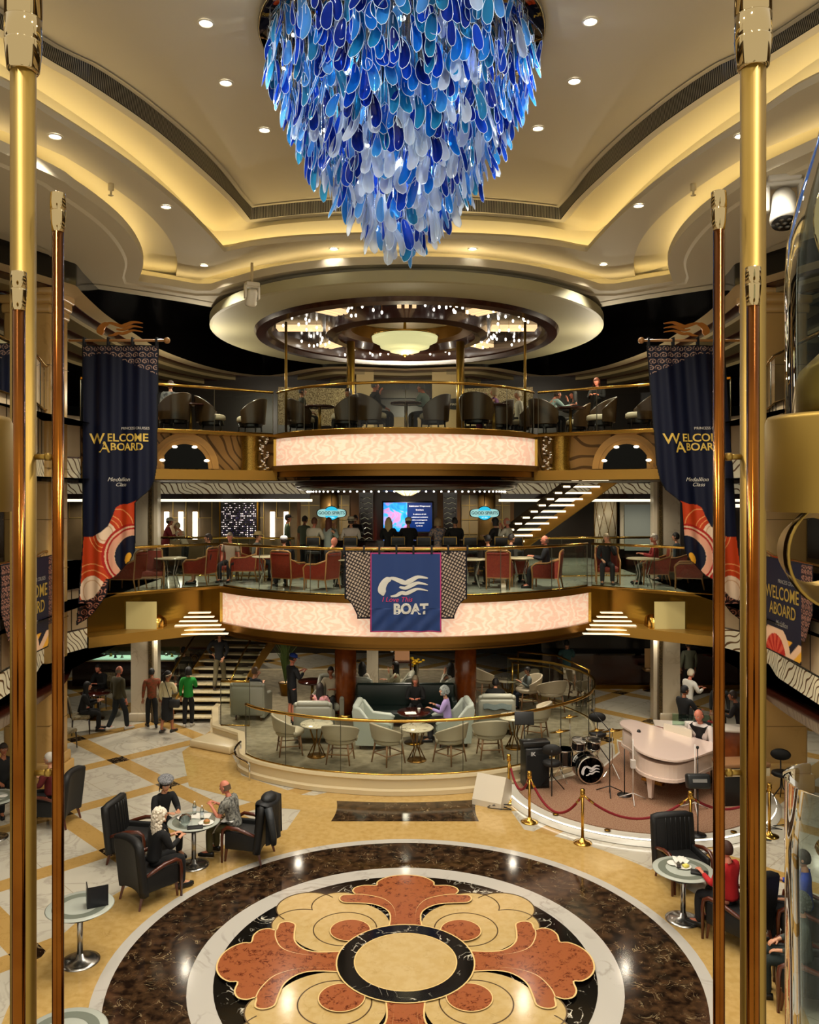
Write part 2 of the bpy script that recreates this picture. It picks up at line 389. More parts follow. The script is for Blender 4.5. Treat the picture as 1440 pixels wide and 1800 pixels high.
# ---------------- stepped ceiling ----------------
ceil_m = mat('ceiling_cream', '#c6bca2', .7); ceil_p = mat('ceiling_panel', '#c0b69e', .55, spec=.3); cove_m = mat('cove_cream', '#dfd2a8', .7); vent_d = mat('vent_dark', '#15130f', .6)
led = mat('cove_led', '#ffffff', .5, emit='#ffe6ae', es=11)
ZP, Z1, Z2 = 12.6, 11.65, 11.25
def curve(px_side, px_far, z, ext, n1=44, n2=20):
    """left side from nearest to corner, then far edge to the axis; ext = nearer extension points in plan"""
    a = [Vector((x, y, z)) for x, y in ext]+[at_z(x, y, z) for x, y in px_side]
    s = resample(smoothp(a, 6), n1); f = resample(smoothp([at_z(x, y, z) for x, y in px_far], 6), n2)
    L_ = s+f[1:]
    return L_+[Vector((-p.x, p.y, p.z)) for p in reversed(L_[:-1])]
vt = curve([(70,68),(150,108),(230,160),(320,232),(380,290),(420,340),(442,364)], [(442,364),(560,352),(713,346)], ZP, [(-7.6,6.0),(-6.3,8.2)])
vb = curve([(70,95),(130,130),(200,175),(270,225),(330,275),(380,320),(415,355),(440,386)], [(440,386),(560,374),(713,366)], ZP-.22, [(-7.6,6.0),(-6.3,8.2)])
l1 = curve([(0,150),(65,190),(130,230),(200,275),(270,325),(330,375),(370,415),(395,443)], [(395,443),(450,432),(550,423),(713,418)], Z1, [(-8.2,5.6),(-6.8,8.0)])
s1 = curve([(63,253),(133,287),(200,330),(250,367),(283,400),(303,430),(312,462),(308,492)], [(308,492),(335,496),(367,487),(417,473),(500,461),(588,455),(713,450)], Z1, [(-9.0,7.0),(-7.2,10)])
l2 = curve([(63,295),(133,335),(183,370),(217,400),(240,430),(252,460),(247,483),(243,494)], [(243,494),(300,503),(360,512),(400,502),(480,482),(590,468),(713,464)], Z2, [(-9.0,6.6),(-7.1,9.2)])
e2 = curve([(0,420),(60,470),(135,501),(170,505)], [(170,505),(250,517),(320,528),(400,542),(500,556),(713,560)], Z2, [(-13,9),(-11.2,12)])
def offset(c, d, z=None):
    o = []; n = len(c)
    for i, p in enumerate(c):
        t = (c[min(i+1, n-1)]-c[max(i-1, 0)]); t.z = 0; t.normalize(); o.append(Vector((p.x-t.y*d, p.y+t.x*d, p.z if z is None else z)))
    return o
def zset(c, z): return [Vector((p.x, p.y, z)) for p in c]
ce = MB()
ce.mat(1).poly([tuple(p) for p in vt])                                  # top panel
ce.mat(0).strip(zset(offset(vt, -.03), ZP-.02), offset(vt, -.12, ZP-.02))
ce.mat(0).strip(vb, offset(vb, .10, ZP-.26)); ce.mat(0).strip(offset(vb, .10, ZP-.26), offset(vb, .16, ZP-.22))
up1 = offset(vb, .16, ZP-.22); far1 = offset(l1, .42, Z1+.55)
ce.mat(2).strip(up1, far1); ce.strip(far1, offset(l1, .5, Z1+.16))
ce.mat(0).strip(offset(l1, .06, Z1+.16), offset(l1, .5, Z1+.16)); ce.strip(offset(l1, .06, Z1+.16), offset(l1, 0, Z1+.1)); ce.strip(offset(l1, 0, Z1+.1), l1)
ce.mat(0).strip(l1, s1)
ce.mat(0).strip(s1, zset(s1, Z1+.1)); up2 = zset(s1, Z1+.1); far2 = offset(l2, .55, Z1+.02)
ce.mat(2).strip(up2, far2); ce.strip(far2, offset(l2, .6, Z2+.1))
ce.mat(0).strip(offset(l2, .05, Z2+.1), offset(l2, .6, Z2+.1)); ce.strip(offset(l2, .05, Z2+.1), offset(l2, .05, Z2+.17)); ce.strip(offset(l2, .05, Z2+.17), offset(l2, 0, Z2+.17)); ce.strip(l2, zset(l2, Z2+.17))
l2b = offset(l2, .32); ce.mat(0).strip(l2, l2b); ce.strip(l2b, offset(l2b, .05, Z2-.04)); ce.strip(offset(l2b, .05, Z2-.04), zset(e2, Z2-.04))
ce.strip(zset(e2, Z2-.04), zset(e2, Z2+.5)); ce.strip(offset(e2, -.5, Z2-.06), offset(e2, -.42, Z2-.06))
struct('ceiling', ce, [ceil_m, ceil_p, cove_m])
for nm, c, d, z in (('trim_1', l1, .3, Z1+.19), ('trim_2', l2, .16, Z2+.115)):   # lit strips lying in the coves
    t = MB(); t.strip(offset(c, d, z), offset(c, d+.05, z)); struct(nm, t, led)
sl = MB(); sl.mat(1).strip(vt, vb)                                       # slotted air grille round the panel
cvt, cvb = resample(vt, 900), resample(vb, 900)
for k in range(0, 899):
    a, b, c, d = cvt[k], cvt[k+1], cvb[k], cvb[k+1]; i = offset([a, b], -.02); j = offset([c, d], -.02)
    a2, c2 = i[0], j[0]; m1 = a2.lerp(i[1], .45); m2 = c2.lerp(j[1], .45); sl.mat(0).add([a2, m1, m2, c2], [(0, 1, 2, 3)])
struct('trim_3', sl, [mat('vent_slat', '#8f8878', .4, .3), vent_d])

# dark glossy ceiling beyond and the curved soffit bands of the upper deck
dk = MB(); ed = zset(offset(e2, -.02), 12.3); dk.strip(ed, [Vector((p.x*2.2 if abs(p.x) > 4 else p.x*3, 46, 12.3)) for p in ed], smooth=False); dk.strip(zset(e2, Z2+.4), ed); struct('trim_4', dk, mat('black_mirror_ceiling', '#060505', .12, spec=.6))
bandpx = [(120,498),(136,507),(185,552),(237,587),(290,618),(380,648),(470,660)]
ZB = 10.75
bl = [Vector((-9.6, 11.5, ZB))]+[at_z(x, y, ZB) for x, y in bandpx]+[Vector((-2.8, 28.6, ZB)), Vector((0, 29, ZB))]
bl = resample(smoothp(bl, 5), 50); band = bl+[Vector((-p.x, p.y, p.z)) for p in reversed(bl[:-1])]
bm_ = MB(); o_ = 0; z_ = ZB
bm_.mat(4).strip(band, zset(band, 12.3))
for k, (wd, dz, mi) in enumerate(((.45, -.02, 0), (.35, -.12, 1), (.5, -.02, 2), (.4, -.12, 1), (.5, -.02, 2), (.5, -.12, 1), (9, 0, 3))):
    a = offset(band, o_, z_); b = offset(band, o_+wd, z_+dz*.2); bm_.mat(mi).strip(a, b); o_ += wd
    b2 = offset(band, o_, z_+dz); bm_.mat(1 if mi != 1 else 2).strip(b, b2); z_ += dz
struct('trim_5', bm_, [mat('band_tan', '#d2bd92', .5), mat('band_mahogany', '#38100a', .25), mat('band_olive', '#8e7e58', .5), mat('band_far', '#16110c', .3), mat('band_riser_black', '#050404', .1)])

# ---------------- decks ----------------
fasc_lit = mat('onyx_lit', '#e8c29a', .3, emit='#f0bb90', es=.62, noise=(3.5, '#d8a47c', .5, 6))
def onyx():
    m = bpy.data.materials.new('backlit_onyx'); m.use_nodes = True; nt = m.node_tree; L = nt.links.new; b = nt.nodes['Principled BSDF']
    tc = N(nt, 'ShaderNodeTexCoord'); mp = N(nt, 'ShaderNodeMapping'); mp.inputs['Scale'].default_value = (1, 1, 2.2); L(tc.outputs['Object'], mp.inputs['Vector'])
    wv = N(nt, 'ShaderNodeTexWave', Scale=1.3, Distortion=14, Detail=3); wv.inputs['Detail Scale'].default_value = 1.6; L(mp.outputs[0], wv.inputs['Vector'])
    r = N(nt, 'ShaderNodeValToRGB'); r.color_ramp.elements[0].color = lin('#eec2a4'); r.color_ramp.elements[1].color = lin('#f6d6ba'); r.color_ramp.elements[0].position = .2; L(wv.outputs['Fac'], r.inputs['Fac'])
    L(r.outputs['Color'], b.inputs['Base Color']); L(r.outputs['Color'], b.inputs['Emission Color']); b.inputs['Emission Strength'].default_value = .6; b.inputs['Roughness'].default_value = .25
    return m
onyx_m = onyx(); deck_floor = marble('deck_marble', '#c4cbb8', '#70786a', 1.5, .08, .4); deck7_floor = mat('deck_carpet', '#4a3520', .8)
panel_ceiling = mat('deck_soffit', '#4e3a22', .4)
def arc(c, R, half, y_end, n=36):
    a = math.degrees(math.asin(half/R)); return [Vector((c[0]+R*sin(-a+2*a*k/n), c[1]-R*cos(-a+2*a*k/n), 0)) for k in range(n+1)]
A6 = arc((0, 25.34), 6.14, 4.79, 0); A7 = arc((0, 23.32), 3.82, 3.41, 0)
SIDE6 = [Vector((-7.75, 18.3, 0)), Vector((-7.68, 17.4, 0)), Vector((-7.3, 16.2, 0)), Vector((-7.05, 14, 0)), Vector((-6.9, 10, 0)), Vector((-7.2, 6, 0)), Vector((-8, 3, 0))]
def front6(): return mirror(SIDE6)[::-1][::-1]
J6 = Vector((-7.45, 19.3, 0)); J7 = Vector((-7.45, 18.9, 0))
def deck_outline(J, A):                       # from the left side wall round the balcony to the right
    l = [p for p in reversed(SIDE6)]+[J]
    return l+A+[Vector((-p.x, p.y, 0)) for p in reversed(l)]
for nm, z, J, A, fm in (('deck_6', 3.95, J6, A6, deck_floor), ('deck_7', 7.9, J7, A7, deck7_floor)):
    o = deck_outline(J, A); mb = MB()
    far = [Vector((p.x*1.0, 40, 0)) for p in o]
    for i, p in enumerate(o):
        if abs(p.x) > 7.0: far[i] = Vector((20 if p.x > 0 else -20, 40 if abs(p.y-J.y) < .1 else p.y, 0))
    mb.mat(0).strip(zset(o, z), zset(far, z), smooth=False)
    mb.mat(1).strip(zset(o, z-1.22), zset(far, z-1.22), smooth=False)
    struct('trim_6' if z < 5 else 'trim_7', mb, [fm, panel_ceiling])
def fascia(A, z, levels, nm, lab):
    """curved balcony front: top lip, backlit panel, two step trims"""
    f = MB(); a = A; inn = offset(A, .12)
    f.mat(1).strip(zset(offset(a, .25), z), zset(offset(a, -.05), z)); f.strip(zset(offset(a, -.05), z), zset(offset(a, -.05), z-levels[0])); f.strip(zset(offset(a, -.05), z-levels[0]), zset(a, z-levels[0]))
    f.mat(0).strip(zset(a, z-levels[0]), zset(a, z-levels[1]))
    f.mat(1).strip(zset(a, z-levels[1]), zset(offset(a, -.1), z-levels[1])); f.strip(zset(offset(a, -.1), z-levels[1]), zset(offset(a, -.1), z-levels[2]))
    f.strip(zset(offset(a, -.1), z-levels[2]), zset(offset(a, .05), z-levels[2])); f.strip(zset(offset(a, .05), z-levels[2]), zset(offset(a, .05), z-levels[3]), smooth=True); f.strip(zset(offset(a, .05), z-levels[3]), zset(offset(a, .9), z-levels[3]))
    for e in (0, -1):                          # brass mullions
        f.mat(2).box((a[e].x, a[e].y-.03, z-(levels[0]+levels[1])/2), (.07, .07, levels[1]-levels[0]))
    return struct(nm, f, [onyx_m, brass_m, brass])
brass_m = mat('brushed_gold_trim', '#7c561c', .3, .75)
fascia(A6, 3.95, (.16, .93, 1.1, 1.27), 'trim_8', ''); fascia(A7, 7.9, (.13, .83, .98, 1.12), 'trim_9', '')

wave_m = None
def wave_mat(name, c0, c1, es, sc=3.0):
    m = bpy.data.materials.new(name); m.use_nodes = True; nt = m.node_tree; L = nt.links.new; b = nt.nodes['Principled BSDF']
    tc = N(nt, 'ShaderNodeTexCoord'); wv = N(nt, 'ShaderNodeTexWave', Scale=sc, Distortion=7, Detail=0); wv.bands_direction = 'DIAGONAL'; L(tc.outputs['Object'], wv.inputs['Vector']); wv.inputs['Detail Scale'].default_value = .8
    r = N(nt, 'ShaderNodeValToRGB'); r.color_ramp.elements[0].color = lin(c1); r.color_ramp.elements[1].color = lin(c0); r.color_ramp.elements[0].position = .1; r.color_ramp.elements[1].position = .17; L(wv.outputs['Fac'], r.inputs['Fac'])
    L(r.outputs['Color'], b.inputs['Base Color']); L(r.outputs['Color'], b.inputs['Emission Color']); b.inputs['Emission Strength'].default_value = es; b.inputs['Roughness'].default_value = .3
    return m
wave_m = wave_mat('lit_wave_fretwork', '#cfc09a', '#5c4024', .3, 3.2); carved_m = wave_mat('carved_gold_wood', '#c09250', '#6a4a1c', .0, 1.6)
tile_m = mat('cream_tile', '#c4ae8a', .35); tile_gap = mat('tile_gap', '#3a2c18', .6)
# side balconies along both walls: fretwork band, tiles, trims
for s_, sd in ((1, 'left'), (-1, 'right')):
    for z in (3.95, 7.9):
        f = MB(); ln = resample([Vector((p.x*s_, p.y, 0)) for p in ([J6 if z < 5 else J7]+SIDE6)], 60)
        g = 1 if s_ > 0 else -1; sm_ = False
        f.mat(0).strip(zset(ln, z-1.2), zset(ln, z-.75), smooth=sm_)
        f.mat(1).strip(zset(offset(ln, -.06*g), z-1.33), zset(offset(ln, -.06*g), z-1.2)); f.strip(zset(offset(ln, -.06*g), z-1.2), zset(ln, z-1.2)); f.strip(zset(offset(ln, -.06*g), z-1.33), zset(offset(ln, .6*g), z-1.33))
        f.mat(1).strip(zset(offset(ln, -.03*g), z-.75), zset(offset(ln, -.03*g), z-.71))
        f.mat(2).strip(zset(ln, z-.71), zset(ln, z+.22))
        f.mat(1).strip(zset(offset(ln, -.02*g), z+.22), zset(offset(ln, .05*g), z+.22))
        for k in range(0, 60, 2):
            p = ln[k]; t = (ln[min(k+1, 60)]-ln[k]).normalized()
            f.mat(3).box((p.x+.005*s_, p.y, z-.25), (.02, .012, .94), rz=math.atan2(t.y, t.x)-PI/2)
        f.mat(3).strip(zset(offset(ln, -.004*g), z-.262), zset(offset(ln, -.004*g), z-.25))
        struct('trim_%d' % (10+(s_ < 0)+2*(z > 5)), f, [wave_m, wood_dark, tile_m, tile_gap])
# bridges between the side walls and the round balconies: floor edge, carved wall set back, gold beam
for s_ in (1, -1):
    for z, J, A, n_ in ((3.95, J6, A6, 14), (7.9, J7, A7, 16)):
        p0 = Vector((J.x*s_, J.y, 0)); p1 = Vector((A[0].x*s_, A[0].y, 0)); f = MB(); d = (p1-p0).normalized(); nr = Vector((-d.y, d.x, 0))*(1 if s_ > 0 else -1)
        def q(p, o, zz): return (p.x+nr.x*o, p.y+nr.y*o, zz)
        f.mat(0).add([q(p0, 0, z), q(p1, 0, z), q(p1, 0, z-.06), q(p0, 0, z-.06)], [(0, 1, 2, 3)])
        f.add([q(p0, 0, z-.06), q(p1, 0, z-.06), q(p1, .7, z-.06), q(p0, .7, z-.06)], [(0, 1, 2, 3)])
        f.mat(1).add([q(p0, .6, z-.06), q(p1, .6, z-.06), q(p1, .6, z-1.05), q(p0, .6, z-1.05)], [(0, 1, 2, 3)])
        f.mat(2).add([q(p0, .6, z-.95), q(p1, .6, z-.95), q(p1, -.1, z-.95), q(p0, -.1, z-.95)], [(0, 1, 2, 3)])
        f.mat(2).add([q(p0, -.1, z-.95), q(p1, -.1, z-.95), q(p1, -.1, z-1.2), q(p0, -.1, z-1.2)], [(0, 1, 2, 3)])
        f.add([q(p0, -.1, z-1.2), q(p1, -.1, z-1.2), q(p1, .8, z-1.2), q(p0, .8, z-1.2)], [(0, 1, 2, 3)])
        f.mat(1).add([q(p1, 0, z-.06), q(p1, .9, z-.06), q(p1, .9, z-1.2), q(p1, 0, z-1.2)], [(0, 1, 2, 3)]); f.add([(p1.x, p1.y-.03, z-.06), (p1.x-.5*s_*-1, p1.y+.5, z-.06), (p1.x-.5*s_*-1, p1.y+.5, z-1.2), (p1.x, p1.y-.03, z-1.2)], [(0, 1, 2, 3)])
        struct('trim_%d' % (n_+(s_ < 0)), f, [brass, carved_m if z > 5 else mat('gold_mirror_panel', '#8a6a24', .18, .8), mat('gold_beam', '#b58a3c', .35, .5)])

# perimeter walls
wl = MB()
for s_ in (-1, 1):
    wl.mat(0).box((s_*20, 23, 6.5), (.2, 46, 13))
wl.mat(0).box((0, 42, 6.5), (44, .2, 13))
struct('wall_back', wl, [mat('wall_umber', '#241810', .5)])
# ---------------- downlights ----------------
ring_m = mat('downlight_ring', '#d8cfb8', .4)
def make_down(r):
    e = empty('ceiling_downlight')
    a = MB(); a.lathe([(r, .0), (r*1.25, -.004), (r*1.3, -.015), (r*1.02, -.02), (r, -.005)], 24, cap=False); a.build('trim_ring', ring_m, e)
    b = MB(); b.poly([(r*cos(15*k), r*sin(15*k), -.004) for k in reversed(range(24))]); b.build('lamp_lens', lamp_white, e)
    return e
down = proto(make_down)
def light_at(px, py, z, r, label, group, e, size=125, color=(1, .93, .8)):
    p = at_z(px, py, z); o = down(r, loc=p, rz=0, label=label, cat='ceiling light', group=group)
    if e: spot('downlight_beam', (p.x, p.y, p.z-.06), e, color, size, .6, .09)
    return o
G = 'recessed downlights in the stepped ceiling'
side_n = {1: 'left', -1: 'right'}
PW = 500
for x, y, wd in ((362, 40, 'nearest the viewer'), (397, 145, 'second from the viewer'), (465, 228, 'third from the viewer')):
    light_at(x, y, ZP-.005, .085, 'round downlight in the top ceiling panel, %s, left of the chandelier' % wd, G, PW)
for x, y, wd in ((1038, 37, 'nearest the viewer'), (1010, 142, 'second from the viewer'), (946, 225, 'third from the viewer')):
    light_at(x, y, ZP-.005, .085, 'round downlight in the top ceiling panel, %s, right of the chandelier' % wd, G, PW)
for x, y, wd in ((97, 239, 'beside the big brass pole, left arm of the soffit'), (292, 363, 'on the left arm of the soffit, midway'), (359, 466, 'at the far left corner of the soffit'), (587, 437, 'just left of the chandelier tip'),
                 (831, 437, 'just right of the chandelier tip'), (1061, 464, 'at the far right corner of the soffit'), (1123, 361, 'on the right arm of the soffit, midway'), (1303, 238, 'half behind the big brass pole at right')):
    light_at(x, y, Z1-.005, .085, 'round downlight in the curved soffit, '+wd, G, PW)
for k, (x, y) in enumerate(((-3.2, 6), (3.2, 6), (-2.6, 3), (2.6, 3), (0, 1))):      # same ceiling, above and behind the viewer
    spot('downlight_beam', (x, y, 12.4), PW, (1, .93, .8), 130, .6, .09)

# sprinklers hanging in the coves
for x, y, s in ((195, 330, 'left'), (1219, 330, 'right')):
    p = at_z(x, y-12, Z1+.05); m = MB(); m.lathe([(.05, 0), (.05, -.16), (.02, -.17), (.015, -.24), (.045, -.245), (.045, -.25)], 12)
    tag(m.build('ceiling_sprinkler', mat('sprinkler_cream', '#c9b88e', .4), loc=p), 'small cream sprinkler head hanging in the %s cove' % s, 'sprinkler')

# ---------------- round canopy over the upper balcony ----------------
DC = (0.03, 23.6); ZD = 10.85
dome = empty('round_ceiling_canopy', (DC[0], DC[1], ZD), 0, 'large round cream ceiling canopy with brown ring and starlights above the top balcony', 'ceiling canopy')
def ell(a, b, z, n=72, oy=0): return [Vector((a*cos(360*k/n), oy+b*sin(360*k/n), z)) for k in range(n)]
def ering(m, a0, b0, z0, a1, b1, z1, oy=0, oy1=None): m.strip(ell(a0, b0, z0, oy=oy), ell(a1, b1, z1, oy=oy if oy1 is None else oy1), closed=True); return m
m = MB(); ering(m, 5.45, 6.1, .25, 5.45, 6.1, .02); ering(m, 5.45, 6.1, .02, 5.38, 6.03, 0); ering(m, 5.38, 6.03, 0, 4.28, 4.85, 0, oy1=-.0)
m.build('canopy_disc', mat('canopy_cream', '#aaa482', .6), dome)
m = MB(); ering(m, 4.28, 4.85, 0, 4.22, 4.78, -.1); ering(m, 4.22, 4.78, -.1, 3.95, 4.5, -.12); ering(m, 3.95, 4.5, -.12, 3.9, 4.45, .0); ering(m, 3.9, 4.45, .0, 3.8, 4.3, .02); ering(m, 3.8, 4.3, .02, 3.78, 4.28, .3)
m.build('outer_ring', wood_dark, dome)
m = MB(); ering(m, 3.79, 4.3, .3, 2.1, 2.5, .3); m.build('mirror_panel', mat('bronze_mirror', '#33261a', .22, .7), dome)
m = MB(); ering(m, 2.3, 2.62, .3, 2.3, 2.62, -.02); ering(m, 2.3, 2.62, -.02, 2.1, 2.42, -.1); ering(m, 2.1, 2.42, -.1, 1.95, 2.25, -.06); ering(m, 1.95, 2.25, -.06, 1.9, 2.2, .15)
m.build('inner_ring', wood_dark, dome)
m = MB(); ering(m, 1.9, 2.2, .15, 1.6, 1.9, .2); ering(m, 1.6, 1.9, .2, 1.55, 1.85, .55); m.build('inner_collar', brass_m, dome)
m = MB(); m.poly([tuple(p) for p in ell(1.56, 1.86, .55)]); m.build('inner_panel', mat('canopy_inner', '#8d7b52', .4), dome)
bars = mat('lit_bar', '#e9c896', .4, emit='#f3cf9a', es=1.1)
for k in range(8):                             # radial bars in threes
    a = 90+45*k; bb = MB()
    for j in (-1, 0, 1):
        r0, r1 = Vector((2.42*cos(a), 2.74*sin(a))), Vector((3.7*cos(a), 4.2*sin(a))); t = (r1-r0).normalized(); n_ = Vector((-t.y, t.x))*.19*j
        c = (r0+r1)/2+n_; bb.box((c.x, c.y, .24), ((r1-r0).length, .1, .1), rz=math.atan2(t.y, t.x))
    bb.build('light_bar', bars, dome)
random.seed(4)
n_ = 0
for k in range(150):
    a = random.uniform(0, 360)
    if min(abs((a % 45)-q) for q in (0, 45)) < 7: continue
    rr = random.uniform(.66, .95); z0 = random.uniform(.02, .2); x, y = 3.85*rr*cos(a), 4.35*rr*sin(a)
    if n_ >= 96: break
    s_ = MB(); s_.sph((x, y, z0), (.028, .028, .045), 6, 4); s_.mat(1).cyl((x, y, z0+.04), (x, y, .3), .004, n=4); s_.build('starlight', [star_white, brass_dark], dome); n_ += 1
dome['kind'] = 'thing'
for k in range(10):
    a = 36*k+10; spot('canopy_beam', (DC[0]+4.8*cos(a), DC[1]+5.4*sin(a), ZD-.05), 60, (1, .9, .74), 130, .8, .06)
alab = mat('alabaster', '#e6e0b0', .4, emit='#d9d79a', es=.75)
cl = empty('alabaster_bowl_lamp', (DC[0]-.05, DC[1]+.1, ZD), 0, 'tiered greenish alabaster bowl lamp at the centre of the round canopy', 'ceiling lamp')
m = MB(); m.lathe([(.0, -.5), (.12, -.5), (.14, -.46), (.42, -.42), (.44, -.36), (.7, -.3), (.72, -.22), (.93, -.12), (.95, .0), (.9, .03)], 40); m.build('bowl', alab, cl)
m = MB(); m.lathe([(0, -.58), (.05, -.56), (.06, -.5), (.03, -.49)], 12); m.lathe([(.96, 0), (.99, .02), (.96, .05)], 40, cap=False); m.cyl((0, 0, .03), (0, 0, .5), .04); m.build('finial', brass, cl)
point('bowl_light', (DC[0], DC[1], ZD-1.0), 60, (1, .9, .6), .3)
# moving spotlights hung below the ceiling edge
def movinghead(loc, col, rz, label, sc=1, tilt=25):
    e = empty('moving_spotlight', loc, rz, label, 'stage light'); c = mat('spot_body_'+col[1:], col, .4)
    m = MB(); m.at(sc=sc).box((0, 0, .04), (.3, .24, .09), bev=.02); m.build('mounting_base', c, e)
    m = MB(); m.at(sc=sc).box((-.15, 0, -.13), (.05, .12, .3), bev=.02); m.box((.15, 0, -.13), (.05, .12, .3), bev=.02); m.box((0, 0, -.01), (.34, .14, .05), bev=.02); m.build('yoke', c, e)
    m = MB(); m.at((0, 0, -.22*sc), (math.radians(tilt), 0, 0), sc).lathe([(0, .16), (.08, .16), (.11, .1), (.12, -.05), (.135, -.16), (.12, -.2)], 20); h = m.build('lamp_head', c, e)
    m = MB(); m.at((0, 0, -.22*sc), (math.radians(tilt), 0, 0), sc).lathe([(0, -.19), (.118, -.19), (.12, -.205)], 20)
    for i in range(7):
        a = 60*i; r = 0 if i == 6 else .065; m.mat(1).lathe([(0, -.21), (.026, -.208)], 8, c=(r*cos(a), r*sin(a), 0))
    m.build('lens', [black, mat('lens_grey', '#77766f', .1)], h)
    return e
p = at_y(443, 508, 17.4); movinghead((p.x, p.y, 10.72), '#d8d0bc', .5, 'small cream moving spotlight at the left rim of the round canopy', .95, 35)
m = MB(); m.cyl((p.x, p.y, 10.8), (p.x, p.y, 11.22), .03); struct('trim_30', m, cream_paint)
mh = movinghead((5.87, 12.8, 11.17), '#c9c4b8', -.3, 'big white moving spotlight under the ceiling behind the brass poles', 1.6, -20)

# ---------------- glass petal chandelier ----------------
CH = Vector((-.05, 11.2, 0))
ch = empty('petal_chandelier', (CH.x, CH.y, 12.5), 0, 'huge blue and clear glass petal chandelier hanging from a round mirror', 'chandelier')
m = MB(); m.lathe([(0, -.02), (1.9, -.02), (1.93, 0), (1.93, .06), (0, .06)], 72); m.build('mirror_plate', mat('mirror_plate', '#8a8580', .03, 1), ch)
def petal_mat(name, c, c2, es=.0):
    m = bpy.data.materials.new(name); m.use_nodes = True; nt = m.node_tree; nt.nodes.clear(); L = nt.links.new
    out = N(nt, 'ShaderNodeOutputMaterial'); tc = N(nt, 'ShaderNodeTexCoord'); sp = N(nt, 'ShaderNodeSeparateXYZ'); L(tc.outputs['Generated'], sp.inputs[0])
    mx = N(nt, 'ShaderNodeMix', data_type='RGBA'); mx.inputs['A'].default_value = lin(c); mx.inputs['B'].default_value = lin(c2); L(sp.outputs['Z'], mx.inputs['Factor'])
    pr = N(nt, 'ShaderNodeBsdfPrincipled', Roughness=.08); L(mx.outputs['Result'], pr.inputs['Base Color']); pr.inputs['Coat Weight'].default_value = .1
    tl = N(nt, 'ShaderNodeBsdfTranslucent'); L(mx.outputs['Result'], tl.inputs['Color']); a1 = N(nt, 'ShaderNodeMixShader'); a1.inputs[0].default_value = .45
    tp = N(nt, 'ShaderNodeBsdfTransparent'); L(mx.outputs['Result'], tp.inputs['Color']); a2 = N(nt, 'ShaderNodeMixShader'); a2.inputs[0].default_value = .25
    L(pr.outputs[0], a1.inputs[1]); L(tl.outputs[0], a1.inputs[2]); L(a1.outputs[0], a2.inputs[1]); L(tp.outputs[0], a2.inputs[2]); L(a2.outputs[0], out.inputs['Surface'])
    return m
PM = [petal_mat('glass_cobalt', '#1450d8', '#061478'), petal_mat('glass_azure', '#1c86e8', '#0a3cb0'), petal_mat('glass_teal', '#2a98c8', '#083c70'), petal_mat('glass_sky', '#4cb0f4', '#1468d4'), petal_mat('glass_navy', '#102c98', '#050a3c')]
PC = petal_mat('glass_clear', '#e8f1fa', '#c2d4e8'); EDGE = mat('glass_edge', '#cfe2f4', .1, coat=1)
def petal_mesh(kind):
    b = MB(); Lh, Wd = ((.42, .15), (.37, .165), (.45, .14), (.34, .16))[kind]; bend = (.02, -.03, .045, -.012)[kind]
    def fn(u, v):
        t = v; z = -Lh*t; w_ = Wd/2*(max(0, 1-abs(2*t-1)**2.8)**.55)*(.68+.4*t); s = (u-.5)*2
        return (s*w_+bend*math.sin(PI*t), .035*(1-s*s)*math.sin(PI*t)+.05*math.sin(2.2*t+kind), z)
    b.grid(fn, 6, 10)
    L_ = [fn(0, j/14) for j in range(15)]; R_ = [fn(1, j/14) for j in range(15)]; b.mat(1).tube(L_+R_[::-1], .0035, 4, closed=True)
    b.mat(1).cyl((bend*.6, .02, 0), (bend*.6, .02, -Lh*.3), .004, n=4)
    return b
PETM = {}
def petal(kind, mt):
    if (kind, mt.name) not in PETM: PETM[(kind, mt.name)] = petal_mesh(kind).mesh('glass_petal', [mt, EDGE])
    return PETM[(kind, mt.name)]
def half_profile(z):           # radius of the body below the plate
    t = -z/2.85
    return 1.86*(1-t**1.5)**.85 if t < 1 else 0
random.seed(11); spots = []
rows = 24
for j in range(rows):
    z = -.12-2.6*j/rows
    R = half_profile(z-.1)
    for rr in (1.0, .72, .45):
        if rr < 1 and (R*rr < .1): continue
        r = R*rr; n = max(3, int(2*PI*r/(.225 if rr == 1 else .36)))
        for k in range(n):
            a = 360*(k+random.uniform(-.25, .25)+.5*(j % 2))/n; spots.append((r+random.uniform(-.06, .06), a, z+random.uniform(-.07, .07), rr))
spots = [s for s in spots if s[3] == 1 or random.random() < .55]
# the 100 that show largest (near side, outer shell, low) are parts, the rest one part
def score(s):
    a = math.radians(s[1]); return (-math.sin(a) if s[3] == 1 else -9)+(-.25*abs(s[2]+1.4))
spots.sort(key=score, reverse=True)
rest = MB(); rods = MB()
for i, (r, a, z, rr) in enumerate(spots):
    deep = -z/3.0; p_clear = .08 if deep < .35 else .25 if deep < .55 else .5
    mt = PC if random.random() < p_clear else random.choice(PM); kd = random.randrange(4)
    x, y = r*cos(a), r*sin(a); rot = Euler((random.uniform(-.15, .2), random.uniform(-.28, .28), math.radians(a)+PI/2+random.uniform(-.5, .5)))
    if i < 100:
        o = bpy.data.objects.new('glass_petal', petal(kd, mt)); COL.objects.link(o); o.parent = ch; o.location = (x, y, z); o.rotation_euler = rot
    else:
        rest.M = Matrix.LocRotScale(Vector((x, y, z)), rot, Vector((1, 1, 1))); src = petal_mesh(kd); off = len(rest.v)
        rest.v += [rest.M @ v for v in src.v]; idx = ([PC]+PM).index(mt)
        for f, mi, s_ in zip(src.f, src.mi, src.sm): rest.f.append([off+q for q in f]); rest.mi.append(6 if mi else idx); rest.sm.append(s_)
    if i % 2 == 0: rods.cyl((x, y, z), (x, y, -.02), .006, n=4)
